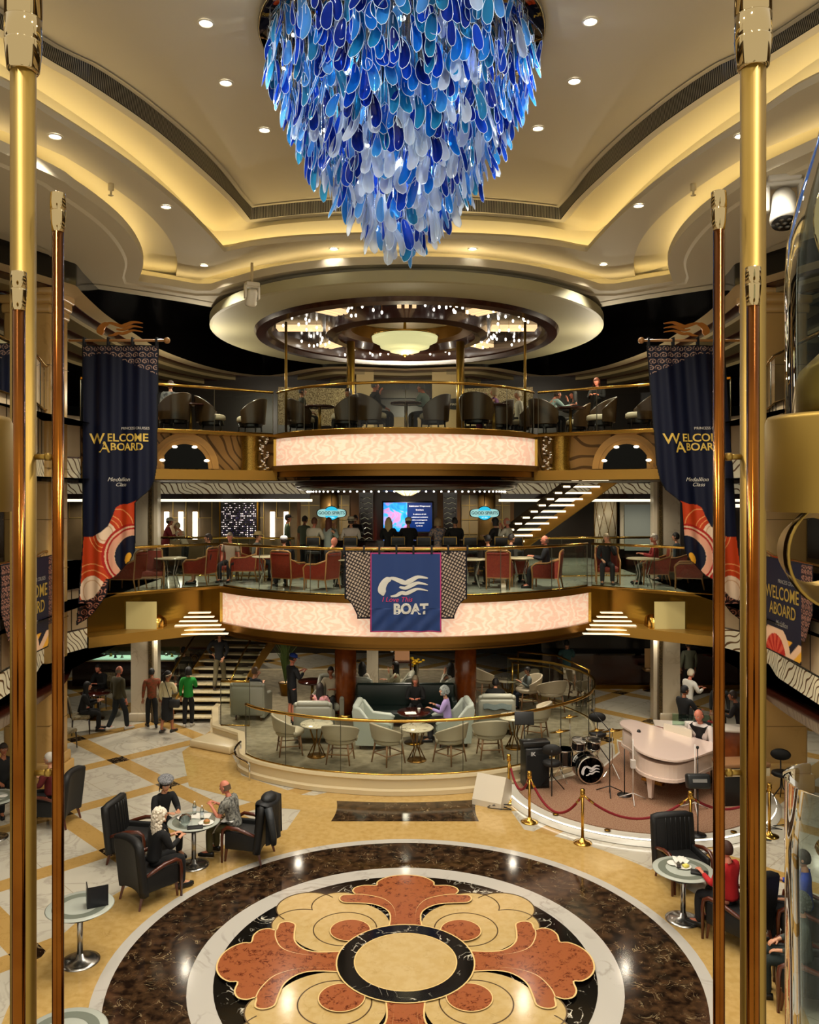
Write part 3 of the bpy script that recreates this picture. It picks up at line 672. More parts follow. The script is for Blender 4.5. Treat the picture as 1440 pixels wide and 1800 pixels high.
PCr = [petal_mat(x, y, y2) for x, y, y2 in (('glass_clear_mass', '#dfe9f4', '#c2d4e8'), ('glass_cobalt_mass', '#1c4ecb', '#1c4ecb'), ('glass_azure_mass', '#2f8ee0', '#2f8ee0'), ('glass_teal_mass', '#2f8ab4', '#2f8ab4'), ('glass_sky_mass', '#5eaaee', '#5eaaee'), ('glass_navy_mass', '#122f90', '#122f90'))]
o = rest.build('glass_petals', PCr+[EDGE], ch); o['kind'] = 'stuff'
o = rods.build('hanging_rods', mat('rod_steel', '#c8c8c4', .2, 1), ch); o['kind'] = 'stuff'
for k in range(26):
    a = random.uniform(0, 360); z = -random.uniform(.3, 2.1); r = half_profile(z)*random.uniform(.75, .97)
    b = MB(); b.sph((r*cos(a), r*sin(a), z), .022, 8, 6); b.build('bulb', star_white, ch)
for (x, y, z, e) in ((0, 0, -.5, 60), (.8, -.6, -.6, 30), (-.8, -.6, -.6, 30), (0, .4, -1.4, 40), (0, -.2, -2.1, 14)):
    point('chandelier_light', (CH.x+x, CH.y+y, 12.5+z), e, (.92, .96, 1), .06)
for (x, y) in ((-1.5, -3.4), (1.5, -3.4), (-3.0, -1), (3.0, -1)):
    l = spot('chandelier_accent', (CH.x+x, CH.y+y, 12.4), 170, (.95, .97, 1), 50, .5, .06)
    d = Vector((CH.x, CH.y, 10.9))-l.location; l.rotation_euler = d.to_track_quat('-Z', 'Y').to_euler()

# ---------------- light under the decks ----------------
for x, y in ((-3, 21), (0, 20.8), (3, 21), (-2, 24), (2, 24), (-6, 22.5), (6, 22.5), (-4.5, 27), (4.5, 27), (0, 27.5), (-9, 24), (9, 24)):
    spot('deck_six_beam', (x, y, 6.65), 170, (1, .89, .7), 140, .8, .08)
for x, y in ((-2.6, 20), (0, 19.8), (2.6, 20), (-3.5, 23), (0, 23), (3.5, 23), (-7, 23), (7, 23), (-10, 20), (10, 20), (-4, 28), (0, 28), (-9, 28), (-6, 32), (0, 34)):
    spot('deck_five_beam', (x, y, 2.66), 120, (1, .89, .7), 145, .8, .08)
for x, y in ((-8.6, 15), (8.6, 15), (-8.6, 11), (8.6, 11)): spot('side_beam', (x, y, 2.66), 50, (1, .89, .7), 145, .8, .08)
for x, y in ((-5, 24), (5, 24), (0, 27.6), (-8, 19.5), (8, 19.5)): spot('deck_seven_beam', (x, y, 10.6), 200, (1, .82, .55), 140, .8, .08)

for x, y in ((-5.5, 22.5), (5.5, 22.5), (-6, 25.5), (6, 25.5), (0, 26.5)): point('deck_seven_fill', (x, y, 9.75), 120, (1, .88, .66), .04)  # unseen point lights added to brighten the top deck and its soffit bands

for x in (-11.5, -8.5, -5.5, 5.5, 8.5, 11.5): spot('wall_fill', (x, 28.6, 6.2), 110, (1, .89, .7), 120, .8, .05, (math.radians(25), 0, 0))  # spots added to brighten the dark rear walls, no fittings modelled
for x in (-2.4, 0, 2.4): spot('bar_wash', (x, 27.4, 6.4), 70, (1, .86, .66), 120, .8, .05, (math.radians(25), 0, 0))

for x, y, e_ in ((-5.6, 22.6, 120), (-8.8, 22.5, 90), (7.4, 20.6, 90), (7.6, 24.8, 60)): spot('deck_five_beam', (x, y, 2.64), e_, (1, .9, .74), 140, .8, .06)  # extra unseen spots added to brighten the stair and dim side areas
# ---------------- balustrades ----------------
def balustrade(label, pts, z, h=1.1, seam=1.5, posts=True, glassz=0.02, lower=0, group=None, rail_r=.035):
    e = empty('glass_balustrade', (pts[0][0], pts[0][1], z), 0, label, 'railing', group); o = Vector((pts[0][0], pts[0][1], 0))
    P = [Vector((p[0], p[1], 0))-o for p in pts]
    r = MB(); r.tube([p+Vector((0, 0, h)) for p in P], rail_r, 10); r.build('handrail', brass, e)
    g = MB(); g.strip(zset(P, glassz-lower), zset(P, h-.04), smooth=False); g.build('glass_panel', rail_glass, e)
    ln = sum((b-a).length for a, b in zip(P, P[1:])); n = max(1, round(ln/seam)); rs = resample(P, n)
    if posts:
        for p in rs:
            b = MB(); b.box((p.x, p.y, (h+glassz-lower)/2), (.014, .03, h-lower*0-.04)); b.build('post', mat('post_dark_steel', '#4a4638', .3, .8), e)
    s_ = MB(); s_.strip(zset(P, 0), zset(P, .035), smooth=False); s_.tube([p+Vector((0, 0, .015)) for p in P], .02, 6); s_.build('base_channel', brass, e)
    return e
balustrade('curved glass railing of the round middle balcony behind the boat banner', offset(A6, .06), 3.95)
balustrade('curved glass railing of the round top balcony under the ceiling canopy', offset(A7, .06), 7.9)
for s_, nm in ((1, 'left'), (-1, 'right')):
    for z, J, A, wd in ((3.95, J6, A6, 'middle'), (7.9, J7, A7, 'top')):
        balustrade('straight glass railing on the %s bridge of the %s deck' % (nm, wd), [Vector((J.x*s_, J.y, 0)), Vector((A[0].x*s_-.06*s_, A[0].y-.02, 0))], z)
        balustrade('glass railing on the tiled %s side balcony of the %s deck' % (nm, wd), [Vector((p.x*s_+.05*s_*-1*-1, p.y, 0)) for p in SIDE6], z+.22, .95)
    balustrade('glass railing behind the middle balcony seating on the %s' % nm, [Vector((s_*x, y, 0)) for x, y in ((-7.2, 24.2), (-5.2, 24.0), (-3.2, 23.7))], 3.95, 1.12)

# ---------------- columns ----------------
stone = marble('column_stone', '#c49c5c', '#9a7438', 1.2, .3, .3); stone_w = marble('column_marble', '#d6cab2', '#a89878', 1.5, .2, .4)
mosaic = mat('mosaic_strip', '#6a5630', .4, noise=(45, '#1c140a', .9, 2))
for s_, nm in ((1, 'left'), (-1, 'right')):
    m = MB(); x, y = -8.08*s_, 18.05
    m.box((x, y, .2), (1.2, 1.2, .4), bev=.04); m.box((x, y, .5), (1.1, 1.1, .24), bev=.05); m.box((x, y, 5.7), (1.0, 1.0, 10.4), bev=.08)
    for k in range(9): m.mat(1).box((x, y, 1.4+1.1*k), (1.006, 1.006, .012))
    m.mat(0)
    for k, (wd, z) in enumerate(((1.06, 10.3), (1.14, 10.5), (1.22, 10.68), (1.32, 10.86), (1.42, 11.05))): m.box((x, y, z), (wd, wd, .2), bev=.05)
    struct('trim_%d' % (31+(s_ < 0)), m, [stone, mat('stone_joint', '#7a5c2c', .6)])
    m = MB()                                  # marble pilasters with a mosaic strip
    for z0, z1 in ((0, 2.73), (3.95, 6.68)):
        m.mat(0).box((-7.4*s_, 23.2, (z0+z1)/2), (.52, .4, z1-z0)); m.box((-7.4*s_, 23.2, z0+.12), (.62, .5, .24), bev=.03)
        m.box((-7.02*s_, 23.3, (z0+z1)/2), (.12, .3, z1-z0)); m.mat(1).box((-7.12*s_, 23.18, (z0+z1)/2), (.1, .38, z1-z0))
    struct('trim_%d' % (33+(s_ < 0)), m, [stone_w, mosaic])
for s_ in (-1, 1):
    m = MB(); m.lathe([(.29, 0), (.29, 2.36)], 28); m.mat(1).lathe([(.33, 0), (.33, .12), (.30, .14)], 28, cap=False)
    struct('trim_%d' % (35 if s_ < 0 else 36), m.at() , [wood_mid, brass]).location = (1.6*s_, 22.0, .39)
    m = MB(); m.lathe([(.12, 0), (.12, 2.95)], 20); struct('trim_%d' % (37 if s_ < 0 else 38), m, mat('gold_post', '#9a7a34', .3, .8)).location = (1.62*s_, 24.4, 7.9)
    m = MB(); m.lathe([(.035, 0), (.035, 2.95)], 10); struct('trim_%d' % (39 if s_ < 0 else 40), m, mat('gold_post', '#9a7a34', .3, .8)).location = (3.13*s_, 21.6, 7.9)
m = MB(); m.box((-.98, 24.6, 1.5), (.34, .34, 2.4)); struct('trim_41', m, stone_w)
# ---------------- lounge platform ----------------
LPT = [(-3.76, 19.1), (-3.65, 18.86), (-3.2, 18.4), (-2.2, 17.85), (-1.1, 17.55), (0, 17.45), (1.5, 17.68), (3, 18.4), (4.2, 19.5), (4.75, 20.7), (4.85, 22.0), (4.2, 23.4), (3.0, 24.2)]
lp = [Vector((x, y, 0)) for x, y in LPT]; lpf = smoothp(lp, 4)
back = [Vector((2.6, 28, 0)), Vector((-5.3, 28, 0)), Vector((-5.3, 23.0, 0)), Vector((-4.9, 21.3, 0)), Vector((-4.1, 20.6, 0))]
out = lpf+back
lm = MB(); lm.mat(0).poly([(p.x, p.y, .39) for p in out]); oc = out+[out[0]]
cur = lambda d, z: zset(offset(oc, d), z)
lm.mat(1).strip(cur(-.14, .008), cur(-.14, .10)); lm.strip(cur(-.14, .10), cur(-.08, .13)); lm.strip(cur(-.08, .13), cur(-.08, .3)); lm.strip(cur(-.08, .3), cur(-.11, .34)); lm.strip(cur(-.11, .34), cur(-.09, .395)); lm.strip(cur(-.09, .395), cur(.08, .395))
lm.mat(1).box((-4.65, 20.7, .1), (1.3, .8, .18), rz=-.5, bev=.03)
struct('trim_42', lm, [mat('lounge_carpet', '#9a8e74', .85, noise=(5, '#786c54', .8)), mat('cream_kerb', '#cdbb95', .35)])
gr = [p for p in smoothp(lp[1:], 4)]
balustrade('long curved glass railing with glittering brass handrail round the lounge platform', [tuple(p) for p in gr], .39, 1.15, 1.35, True)
balustrade('short glass railing with brass handrail at the lounge entrance step', [(-4.75, 21.2, 0), (-4.0, 21.15, 0)], .39, 1.15, 1.0)
for k, (pts, wd) in enumerate((([(3.5, 25.6, 0), (4.6, 25.0, 0), (5.1, 22.9, 0), (5.1, 22.9, -1.0)], 'tall'), ([(3.2, 24.7, 0), (4.3, 24.0, 0), (4.7, 22.6, -.1)], 'short'))):
    m = MB(); z = 1.45-.15*k; m.tube([(x, y, z+q) if q > -1 else (x, y, .02) for x, y, q in pts], .035, 8); m.cyl((pts[0][0], pts[0][1], 0), (pts[0][0], pts[0][1], z), .03)
    if k: m.cyl((4.7, 22.6, 0.02), (4.7, 22.6, z-.1), .03)
    tag(m.build('brass_handrail', brass), '%s brass handrail beside the ramp behind the lounge railing' % wd, 'handrail')
# curved skirting seat at the glass foot, chrome
for pts, wd in (([(-3.86, 19.3), (-3.92, 18.95), (-3.8, 18.6), (-3.45, 18.25)], 'left end of the lounge glass'),):
    m = MB(); m.tube(smoothp([Vector((x, y, .55-.06*i)) for i, (x, y) in enumerate(pts)], 4), .03, 8); m.cyl((pts[0][0], pts[0][1], .0), (pts[0][0], pts[0][1], .55), .02); m.cyl((pts[-1][0], pts[-1][1], .0), (pts[-1][0], pts[-1][1], .37), .02)
    tag(m.build('chrome_guard_rail', chrome), 'low curved chrome guard rail at the '+wd, 'rail')

# ---------------- stairs ----------------
def staircase(label, n, z0, rise, step, tread_m, under_m, str_m, rail=True, lit=None):
    e = empty('staircase', (step(0)[0], step(0)[1], z0), 0, label, 'staircase'); o = Vector((step(0)[0], step(0)[1], z0))
    Ls = []; Rs = []
    for k in range(n):
        x, y, a, w = step(k); z = (k+1)*rise; c = Vector((x, y, 0))-Vector((o.x, o.y, 0)); b = MB()
        b.mat(0).box((c.x, c.y, z-.025), (w, .31, .05), rz=a, bev=.012)
        if lit: b.mat(1).box((c.x-.14*math.sin(-a), c.y-.15*math.cos(a), z-.045), (w*.97, .02, .05), rz=a)
        else: b.mat(1).box((c.x, c.y+.13, z-.12), (w, .02, .15), rz=a)
        b.build('tread', [tread_m, lit or under_m], e)
        d = Vector((math.cos(a), math.sin(a), 0)); Ls.append(Vector((c.x, c.y, z))-d*w/2); Rs.append(Vector((c.x, c.y, z))+d*w/2)
    for S, mm in ((Ls, str_m[0]), (Rs, str_m[1])):
        b = MB(); up, dn = Vector((0, 0, .06)), Vector((0, 0, -.32)); b.strip([p+up for p in S], [p+dn for p in S]); b.strip([p+up+Vector((.04, 0, 0)) for p in S], [p+dn+Vector((.04, 0, 0)) for p in S]); b.strip([p+up for p in S], [p+up+Vector((.04, 0, 0)) for p in S]); b.strip([p+dn for p in S], [p+dn+Vector((.04, 0, 0)) for p in S])
        b.build('stringer', mm, e)
        if rail:
            b = MB(); b.tube([p+Vector((0, 0, .95)) for p in S], .028, 8); b.cyl(S[0]+Vector((0, 0, -.1)), S[0]+Vector((0, 0, .95)), .025); b.build('handrail', brass, e)
            b = MB(); b.strip([p+Vector((0, 0, .1)) for p in S], [p+Vector((0, 0, .9)) for p in S]); b.build('glass_panel', rail_glass, e)
    return e
tread_l = marble('tread_marble', '#d8c8a2', '#8f7a50', 2, .2, .4)
staircase('marble staircase rising behind the walkers towards the middle deck', 17, 0, .165, lambda k: (-5.75+.028*k+.004*k*k, 23.0+.28*k, -.10*min(k, 8)/8, 1.75), tread_l, mat('riser_dark', '#2a1a0c', .4), (gold_paint, gold_paint))
staircase('lit staircase climbing to the top deck beside the bar sign', 17, 3.95, .19, lambda k: (2.25+.235*k, 26.4-.10*k, .18, 1.05+.012*k), tread_l, None, (mat('stringer_bronze', '#3a2810', .4, .5), gold_paint), False, mat('tread_light', '#fff0d0', .5, emit='#ffe9c2', es=2.6))
# stair treads with their lit look added as glow, polished drums beside them
for s_, nm in ((1, 'left'), (-1, 'right')):
    e = empty('lit_stair_underside', (-5.75*s_, 20.9, 2.76), 0, 'fan of glowing treads with a polished drum inside the %s bridge of the middle deck' % nm, 'stair treads')
    for k in range(6):
        b = MB(); b.box((.5*s_, -.12+.05*k, .06+.1*k), (1.55-.2*k, .16, .022), rz=.06*s_); b.build('glowing_slat', mat('slat_glow', '#fff3d8', .4, emit='#fff0cf', es=.75), e)
    b = MB(); b.at((-.55*s_, -.15, .27), (0, PI/2, 0)).lathe([(.26, -.22), (.3, -.1), (.28, .12), (.2, .24)], 24); b.build('drum', brass, e)
    b = MB(); b.at((-.85*s_, -.15, .25), (0, PI/2, 0)).lathe([(.1, -.14), (.22, -.08), (.2, 0), (.24, .08), (.18, .14)], 20); b.build('chrome_end', chrome, e)
    m = MB(); m.box((-6.55*s_, 20.45, 3.3), (.75, .04, .75)); tag(m.build('lit_wall_panel', mat('panel_glow', '#d6c484', .4, emit='#d8c27c', es=.15)), 'pale glowing square panel inside the %s bridge of the middle deck' % nm, 'light panel')
    # top deck bridge: arch with dark glazing, gold mosaic column, glass ornament
    y = 20.72; e = empty('arched_window_surround', (-5.55*s_, y, 6.98), 0, 'carved arch with dark glittering glass under the %s bridge of the top deck' % nm, 'arched window'); tl = .31*s_
    e.rotation_euler = (0, 0, tl*.95)
    b = MB(); b.poly([(.58*cos(t), 0, .62*sin(t)) for t in range(180, -1, -12)]); b.build('glazing', mat('dark_glitter', '#040603', .2, spec=.1), e)
    b = MB()
    for r0, r1, yy in ((.58, .68, -.05), (.68, .74, -.09), (.74, .84, -.06)): b.strip([(r0*cos(t), yy, .62*r0/.58*sin(t)) for t in range(0, 181, 10)], [(r1*cos(t), yy, .62*r1/.58*sin(t)) for t in range(0, 181, 10)]); b.strip([(r0*cos(t), yy, .62*r0/.58*sin(t)) for t in range(0, 181, 10)], [(r0*cos(t), 0.02, .62*r0/.58*sin(t)) for t in range(0, 181, 10)])
    b.build('arch_frame', mat('carved_gold', '#b08038', .35, .3), e)
    for t in (20, 65, 115, 160):
        b = MB(); b.sph((.57*cos(t), -.08, .6*sin(t)), (.07, .03, .035), 10, 6); b.build('shell_lamp', mat('shell_glow', '#fff6e0', .4, emit='#fff2d8', es=3), e)
    m = MB(); m.lathe([(.26, 0), (.22, .3), (.26, .9)], 24, a0=180, a1=360); tag(m.build('mosaic_half_column', mat('gold_mosaic', '#b89238', .3, .6, noise=(50, '#6a4c14', .8, 2)), loc=(-4.1*s_, 21.75, 6.96)), 'gold mosaic half column under the %s bridge of the top deck' % nm, 'column')
    m = MB(); random.seed(5)
    for k in range(26): m.sph((random.uniform(-.1, .1), random.uniform(-.06, .06), .03+.034*k), (random.uniform(.04, .08), .05, .035), 8, 5)
    tag(m.build('glass_ornament', chrome, loc=(-3.7*s_, 21.5, 6.96)), 'glittering glass ornament beside the gold mosaic column on the %s' % nm, 'glass ornament')

# ---------------- back of the decks ----------------
panelw = mat('slat_panel_olive', '#5c4a30', .45, noise=(3, '#473820', .6)); trimg = mat('panel_gold_line', '#c8a860', .3, .7)
for s_, nm in ((1, 'left'), (-1, 'right')):
    m = MB()                                   # fretwork header of the top deck, seen edge-on
    y = 26.0; x0, x1 = -3.0*s_, -13*s_; xm = (x0+x1)/2; wdt = abs(x1-x0)
    m.mat(0).box((xm, y, 6.53), (wdt, .1, .36)); m.mat(1).box((xm, y-.05, 6.27), (wdt, .14, .16)); m.mat(2).box((xm, y+.3, 6.14), (wdt, .5, .08)); m.mat(3).box((xm, y-.1, 6.82), (wdt, .1, .22)); m.mat(1).box((xm, y-.02, 6.73), (wdt, .12, .04))
    struct('trim_%d' % (43+(s_ < 0)), m, [wave_m, wood_dark, mat('strip_lit', '#fff4da', .5, emit='#ffeecc', es=1.6), gold_paint])
m = MB()
m.mat(0).box((-8.2, 30, 5.2), (11.5, .15, 2.6)); 
for k in range(24):
    x = -13.6+.47*k; up = k % 2; m.mat(1).box((x, 29.9, 5.9 if up else 5.0), (.018, .03, .85 if up else 2.3))
    if up: m.box((x+.235, 29.9, 5.48), (.47, .03, .018))
m.box((-8.2, 29.9, 6.34), (11.5, .03, .02)); struct('wall_rear_left', m, [panelw, trimg])
for k, px in enumerate((276, 293, 318, 343, 479, 503, 530)):
    p = at_y(px, 926, 29.8); m = MB(); m.box((0, 0, 0), (.16, .05, 1.0)); e = empty('wall_light_tube', (p.x, 29.8, 5.2), 0, 'tall white glowing wall tube on the olive panel wall, number %s from its outer end' % ('one', 'two', 'three', 'four', 'five', 'six', 'seven')[k], 'wall light', 'light tubes on the olive panel wall')
    m.build('tube', mat('tube_glow', '#fff6e2', .5, emit='#fff4e0', es=3.5), e); m = MB(); m.box((0, .03, .52), (.19, .04, .05)); m.box((0, .03, -.52), (.19, .04, .05)); m.build('end_cap', brass_dark, e)
p = at_y(420, 918, 29.75); e = empty('crystal_screen', (p.x, 29.75, 3.95), 0, 'glittering purple and silver crystal screen on the olive panel wall', 'decorative screen')
m = MB(); random.seed(9)
for i in range(22):
    for j in range(20):
        if random.random() < .8: m.mat(random.choice((0, 1, 1, 2, 2, 3))).box((-.6+.057*i, -.02, .85+.075*j), (.03, .02, .03), rz=random.uniform(-.5, .5), rx=random.uniform(-.5, .5))
cr_ = m.build('crystals', [chrome, mat('crystal_grey', '#8c8a9c', .1, .8), mat('crystal_glow', '#f2dede', .2, emit='#f6e2e0', es=.9), mat('crystal_violet', '#5a4a90', .1, .6)], e); cr_['kind'] = 'stuff'
m = MB(); m.box((0, .03, 1.6), (1.3, .04, 1.65)); m.build('back_panel', mat('screen_dark', '#1c1a24', .2), e)
m = MB(); m.box((-.68, 0, 1.55), (.05, .08, 1.8)); m.box((.68, 0, 1.55), (.05, .08, 1.8)); m.build('frame', brass_dark, e)
# right rear of the middle deck: lattice column, glass shop front
m = MB(); m.mat(0).box((9.2, 31, 5.15), (11, .15, 2.4)); m.mat(1).box((8.9, 30.6, 5.3), (1.9, .1, 2.0)); m.mat(2).box((8.9, 30.5, 5.1), (1.6, .06, 1.7)); m.mat(3).box((13, 30.8, 5.9), (5, .1, .12))
struct('wall_rear_right', m, [mat('shop_dark', '#20140a', .4), stone_w, mat('shop_glass', '#8f948c', .15, emit='#9fa498', es=.12), mat('strip_lit', '#fff', .5)])
m = MB(); m.lathe([(.36, 0), (.36, 2.4)], 24); m.mat(1)
for k in range(8):
    for sg in (1, -1): m.tube([(.365*cos(45*k+sg*t*90/12), .365*sin(45*k+sg*t*90/12), 2.4*t/12) for t in range(13)], .008, 4)
struct('trim_45', m, [stone_w, brass_dark]).location = (6.6, 27.2, 3.95)
# ---------------- bar on the middle deck ----------------
m = MB(); m.mat(0).box((0, 29, 5.2), (7.6, .2, 2.6))
for x in (-2.3, 2.3): m.mat(1).box((x*1.22, 28.85, 5.35), (1.7, .1, 1.9))
m.mat(2)
for x in (-2.8, 2.8):
    for k in range(3): m.box((x-.57+.57*k, 28.78, 5.35), (.02, .04, 1.9))
    for z in (4.95, 5.45, 5.95): m.box((x, 28.78, z), (1.7, .04, .02))
m.mat(3).box((0, 28.8, 5.4), (2.2, .1, 2.1)); struct('wall_bar', m, [mat('bar_wall', '#6a4620', .35, .2), mat('bar_stone_tile', '#a08c68', .3), trimg, mat('bar_mahogany', '#3a0f08', .25)])
for x in (-2.75, 2.9):
    m = MB(); m.lathe([(.3, 0), (.3, 2.65)], 24); struct('trim_46' if x < 0 else 'trim_47', m, mat('bronze_column', '#86683a', .3, .6)).location = (x*.96, 28.3, 3.95)
bc = MB(); arcp = [Vector((2.9*sin(a), 24.9-1.1*cos(a), 0)) for a in range(-80, 81, 8)]
bc.mat(0).strip(zset(arcp, 0), zset(arcp, 1.05)); bc.mat(1).strip(zset(offset(arcp, -.12), 1.05), zset(offset(arcp, .45), 1.05)); bc.strip(zset(offset(arcp, -.12), 1.0), zset(offset(arcp, -.12), 1.05))
bc.mat(2).strip(zset(offset(arcp, -.02), .12), zset(offset(arcp, -.02), .16)); o = bc.build('bar_counter', [wood_dark, mat('bar_top', '#1c120c', .1), brass]); o.location = (0, 0, 3.95); tag(o, 'curved dark bar counter behind the seated drinkers on the middle deck', 'bar counter')
# canopy over the bar with bulbs
cp = empty('bar_canopy', (0.02, 23.3, 6.45), 0, 'dark round canopy with small bulbs above the middle deck bar', 'canopy')
m = MB(); m.lathe([(2.6, -.02), (2.95, -.02), (3.1, .05), (3.13, .12), (3.1, .2), (3.0, .24), (2.7, .3)], 64); m.build('drum', wood_dark, cp)
for k in range(44):
    a = 180+180*(k+.5)/44; 
    if 75 < abs(a-270)+60 < 78: continue
    b = MB(); b.sph((2.78*cos(a), 2.78*sin(a), -.045), .022, 6, 4); b.build('bulb', star_white, cp)
e = empty('shell_ceiling_lamp', (0.05, 21.2, 6.46), 0, 'faceted glowing shell lamp under the middle of the bar canopy', 'ceiling lamp')
m = MB(); m.lathe([(0, -.16), (.12, -.155), (.36, -.02), (.37, 0)], 10, smooth=False); m.build('shade', mat('shell_shade', '#fff2c8', .4, emit='#fff0b8', es=1.7), e)
m = MB()
for k in range(10): m.tube([(0, 0, -.165), (.12*cos(36*k), .12*sin(36*k), -.16), (.37*cos(36*k), .37*sin(36*k), 0)], .008, 4)
m.build('frame', brass_dark, e)
# television
p = at_y(717, 909, 28.5); e = empty('wall_television', (p.x, 28.5, p.z), 0, 'bright blue wall television above the bar', 'television')
m = MB(); m.box((0, .03, 0), (1.78, .06, 1.1), bev=.02); m.build('casing', black, e)
def tvm():
    m = bpy.data.materials.new('tv_picture'); m.use_nodes = True; nt = m.node_tree; L = nt.links.new; b = nt.nodes['Principled BSDF']
    tc = N(nt, 'ShaderNodeTexCoord'); nz = N(nt, 'ShaderNodeTexNoise', Scale=2.2, Detail=2, Distortion=1.5); L(tc.outputs['Object'], nz.inputs['Vector']); r = N(nt, 'ShaderNodeValToRGB'); L(nz.outputs['Fac'], r.inputs['Fac'])
    el = r.color_ramp.elements; el[0].position = .38; el[0].color = lin('#1678e8'); el[1].position = .62; el[1].color = lin('#c07ab0'); x = el.new(.5); x.color = lin('#2aa0f8')
    L(r.outputs['Color'], b.inputs['Base Color']); L(r.outputs['Color'], b.inputs['Emission Color']); b.inputs['Emission Strength'].default_value = .9; b.inputs['Roughness'].default_value = .2
    return m
m = MB(); m.poly([(-.84, -.004, -.5), (-.02, -.004, -.5), (-.02, -.004, .5), (-.84, -.004, .5)]); sc_ = m.build('screen_picture', tvm(), e)
m = MB(); m.poly([(-.02, -.004, -.5), (.84, -.004, -.5), (.84, -.004, .5), (-.02, -.004, .5)]); m.build('screen_text_area', mat('tv_navy', '#06245c', .2, emit='#04205c', es=.8), e)
wt = mat('tv_white', '#fff', .4, emit='#ffffff', es=1.2)
for t, z, s_ in (('Celebration Wraparound', .38, .115), ('Brochure', .25, .115), ('A collection of rich', .1, .08), ('cocktails and a celebration', 0, .075), ('with a curated signature', -.1, .075), ('spirit selection', -.2, .075), ('by the bar', -.3, .075)):
    text_mesh(t, s_*.62 if s_ > .1 else s_*.72, wt, e, Matrix.Translation((.41, -.009, z)) @ XZ, .001)
# round shop signs
for px, wd in ((583, 'left'), (852, 'right')):
    p = at_y(px, 902, 25.2); e = empty('bar_sign', (p.x, 25.2, p.z), 0, 'glowing turquoise oval bar sign with white letters, %s of the television' % wd, 'sign')
    def lob(s_, y): return [(x, y, z) for x, z in [(.43*s_*math.copysign(abs(cos(t))**.55, cos(t)), .13*s_*math.copysign(abs(sin(t))**.6, sin(t))) for t in range(0, 360, 10)]]
    def cen(s_, y): return [(.22*s_*cos(t), y, .2*s_*sin(t)) for t in range(0, 360, 12)]
    m = MB(); m.add(lob(1.08, .03)+lob(1.08, -.01), [tuple(range(36, 72))]+[(k, (k+1) % 36, 36+(k+1) % 36, 36+k) for k in range(36)]); m.add(cen(1.12, -.011), [tuple(range(30))]); m.build('backboard', black, e)
    tq = mat('sign_turquoise', '#20b8d8', .4, emit='#24bce0', es=1.0); m = MB(); m.poly(lob(1.0, -.016)); m.build('sign_band', mat('sign_pale', '#a8dcd8', .4, emit='#a8dcd8', es=.75), e)
    m = MB(); m.poly(cen(1, -.02)[::1]); m.build('sign_disc', tq, e)
    m = MB(); m.poly([(x*.94, -.024, z*.62) for x, _, z in lob(1, 0)]); m.build('letter_field', mat('sign_pale', '#fff', .4), e)
    text_mesh('GOOD SPIRITS', .125, mat('sign_letter', '#1c4c58', .4), e, Matrix.Translation((0, -.03, .0)) @ XZ, .002, bold=.002)
    text_mesh('AT SEA', .06, mat('sign_white_letter', '#fff', .4, emit='#ffffff', es=.8), e, Matrix.Translation((0, -.03, -.135)) @ XZ, .002)
    m = MB(); m.cyl((0, .03, .1), (0, .03, 6.38-p.z), .012); m.build('hanger', black, e)
# glass shelf towers either side of the television
for px, nm in ((644, 'left'), (791, 'right')):
    p = at_y(px, 912, 27.9); e = empty('glass_shelf_tower', (p.x, 27.9, 3.95), 0, 'narrow dark shelf tower with wavy glass, %s of the television' % nm, 'shelf')
    m = MB(); m.box((0, .12, 1.2), (.44, .04, 2.4)); m.box((-.22, 0, 1.2), (.03, .26, 2.4)); m.box((.22, 0, 1.2), (.03, .26, 2.4)); m.box((0, 0, 2.42), (.5, .3, .06)); m.build('cabinet', [wood_dark], e)
    for j in range(9):
        m = MB(); m.tube([(-.2+.05*i, -.06, .9+.17*j+.03*math.sin(i*1.3+j)) for i in range(9)], .012, 5); m.build('glass_wave', chrome, e)
# ---------------- back of the top deck ----------------
m = MB(); m.mat(0).box((0, 31, 9.4), (22, .2, 3.0))
for x in (-1.45, 1.4): m.mat(1).box((x, 29.6, 9.35), (.9 if x > 0 else .62, .3, 2.7))
m.mat(2).box((0, 30.6, 10.05), (3.2, .1, .3)); m.mat(1).box((0, 30.7, 8.95), (2.4, .1, .5)); struct('wall_top_deck', m, [mat('top_wall_dark', '#1a0e08', .3), mat('cream_pier', '#b8a274', .5), wood_dark])
m = MB()
for s_ in (-1, 1): m.strip([(s_*(1.9+.35*k), 28.6-.06*k, 8.7) for k in range(8)], [(s_*(1.9+.35*k), 28.6-.06*k, 10.0) for k in range(8)])
struct('trim_48', m, mat('chain_curtain', '#57452c', .3, .6, noise=(28, '#c8b890', .7, 3)))
e = empty('oval_wall_sign', (1.75, 29.4, 9.55), 0, 'black oval sign with pale letters on the cream pier of the top deck', 'sign')
m = MB(); m.add([(.42*cos(t), 0, .2*sin(t)) for t in range(0, 360, 12)]+[(.42*cos(t), .03, .2*sin(t)) for t in range(0, 360, 12)], [tuple(range(30))]+[(k, (k+1) % 30, 30+(k+1) % 30, 30+k) for k in range(30)]); m.build('board', black, e)
text_mesh('Crooners', .15, mat('pale_letter', '#e8dcc0', .5), e, Matrix.Translation((.02, -.006, 0)) @ XZ, .002, shear=.3)
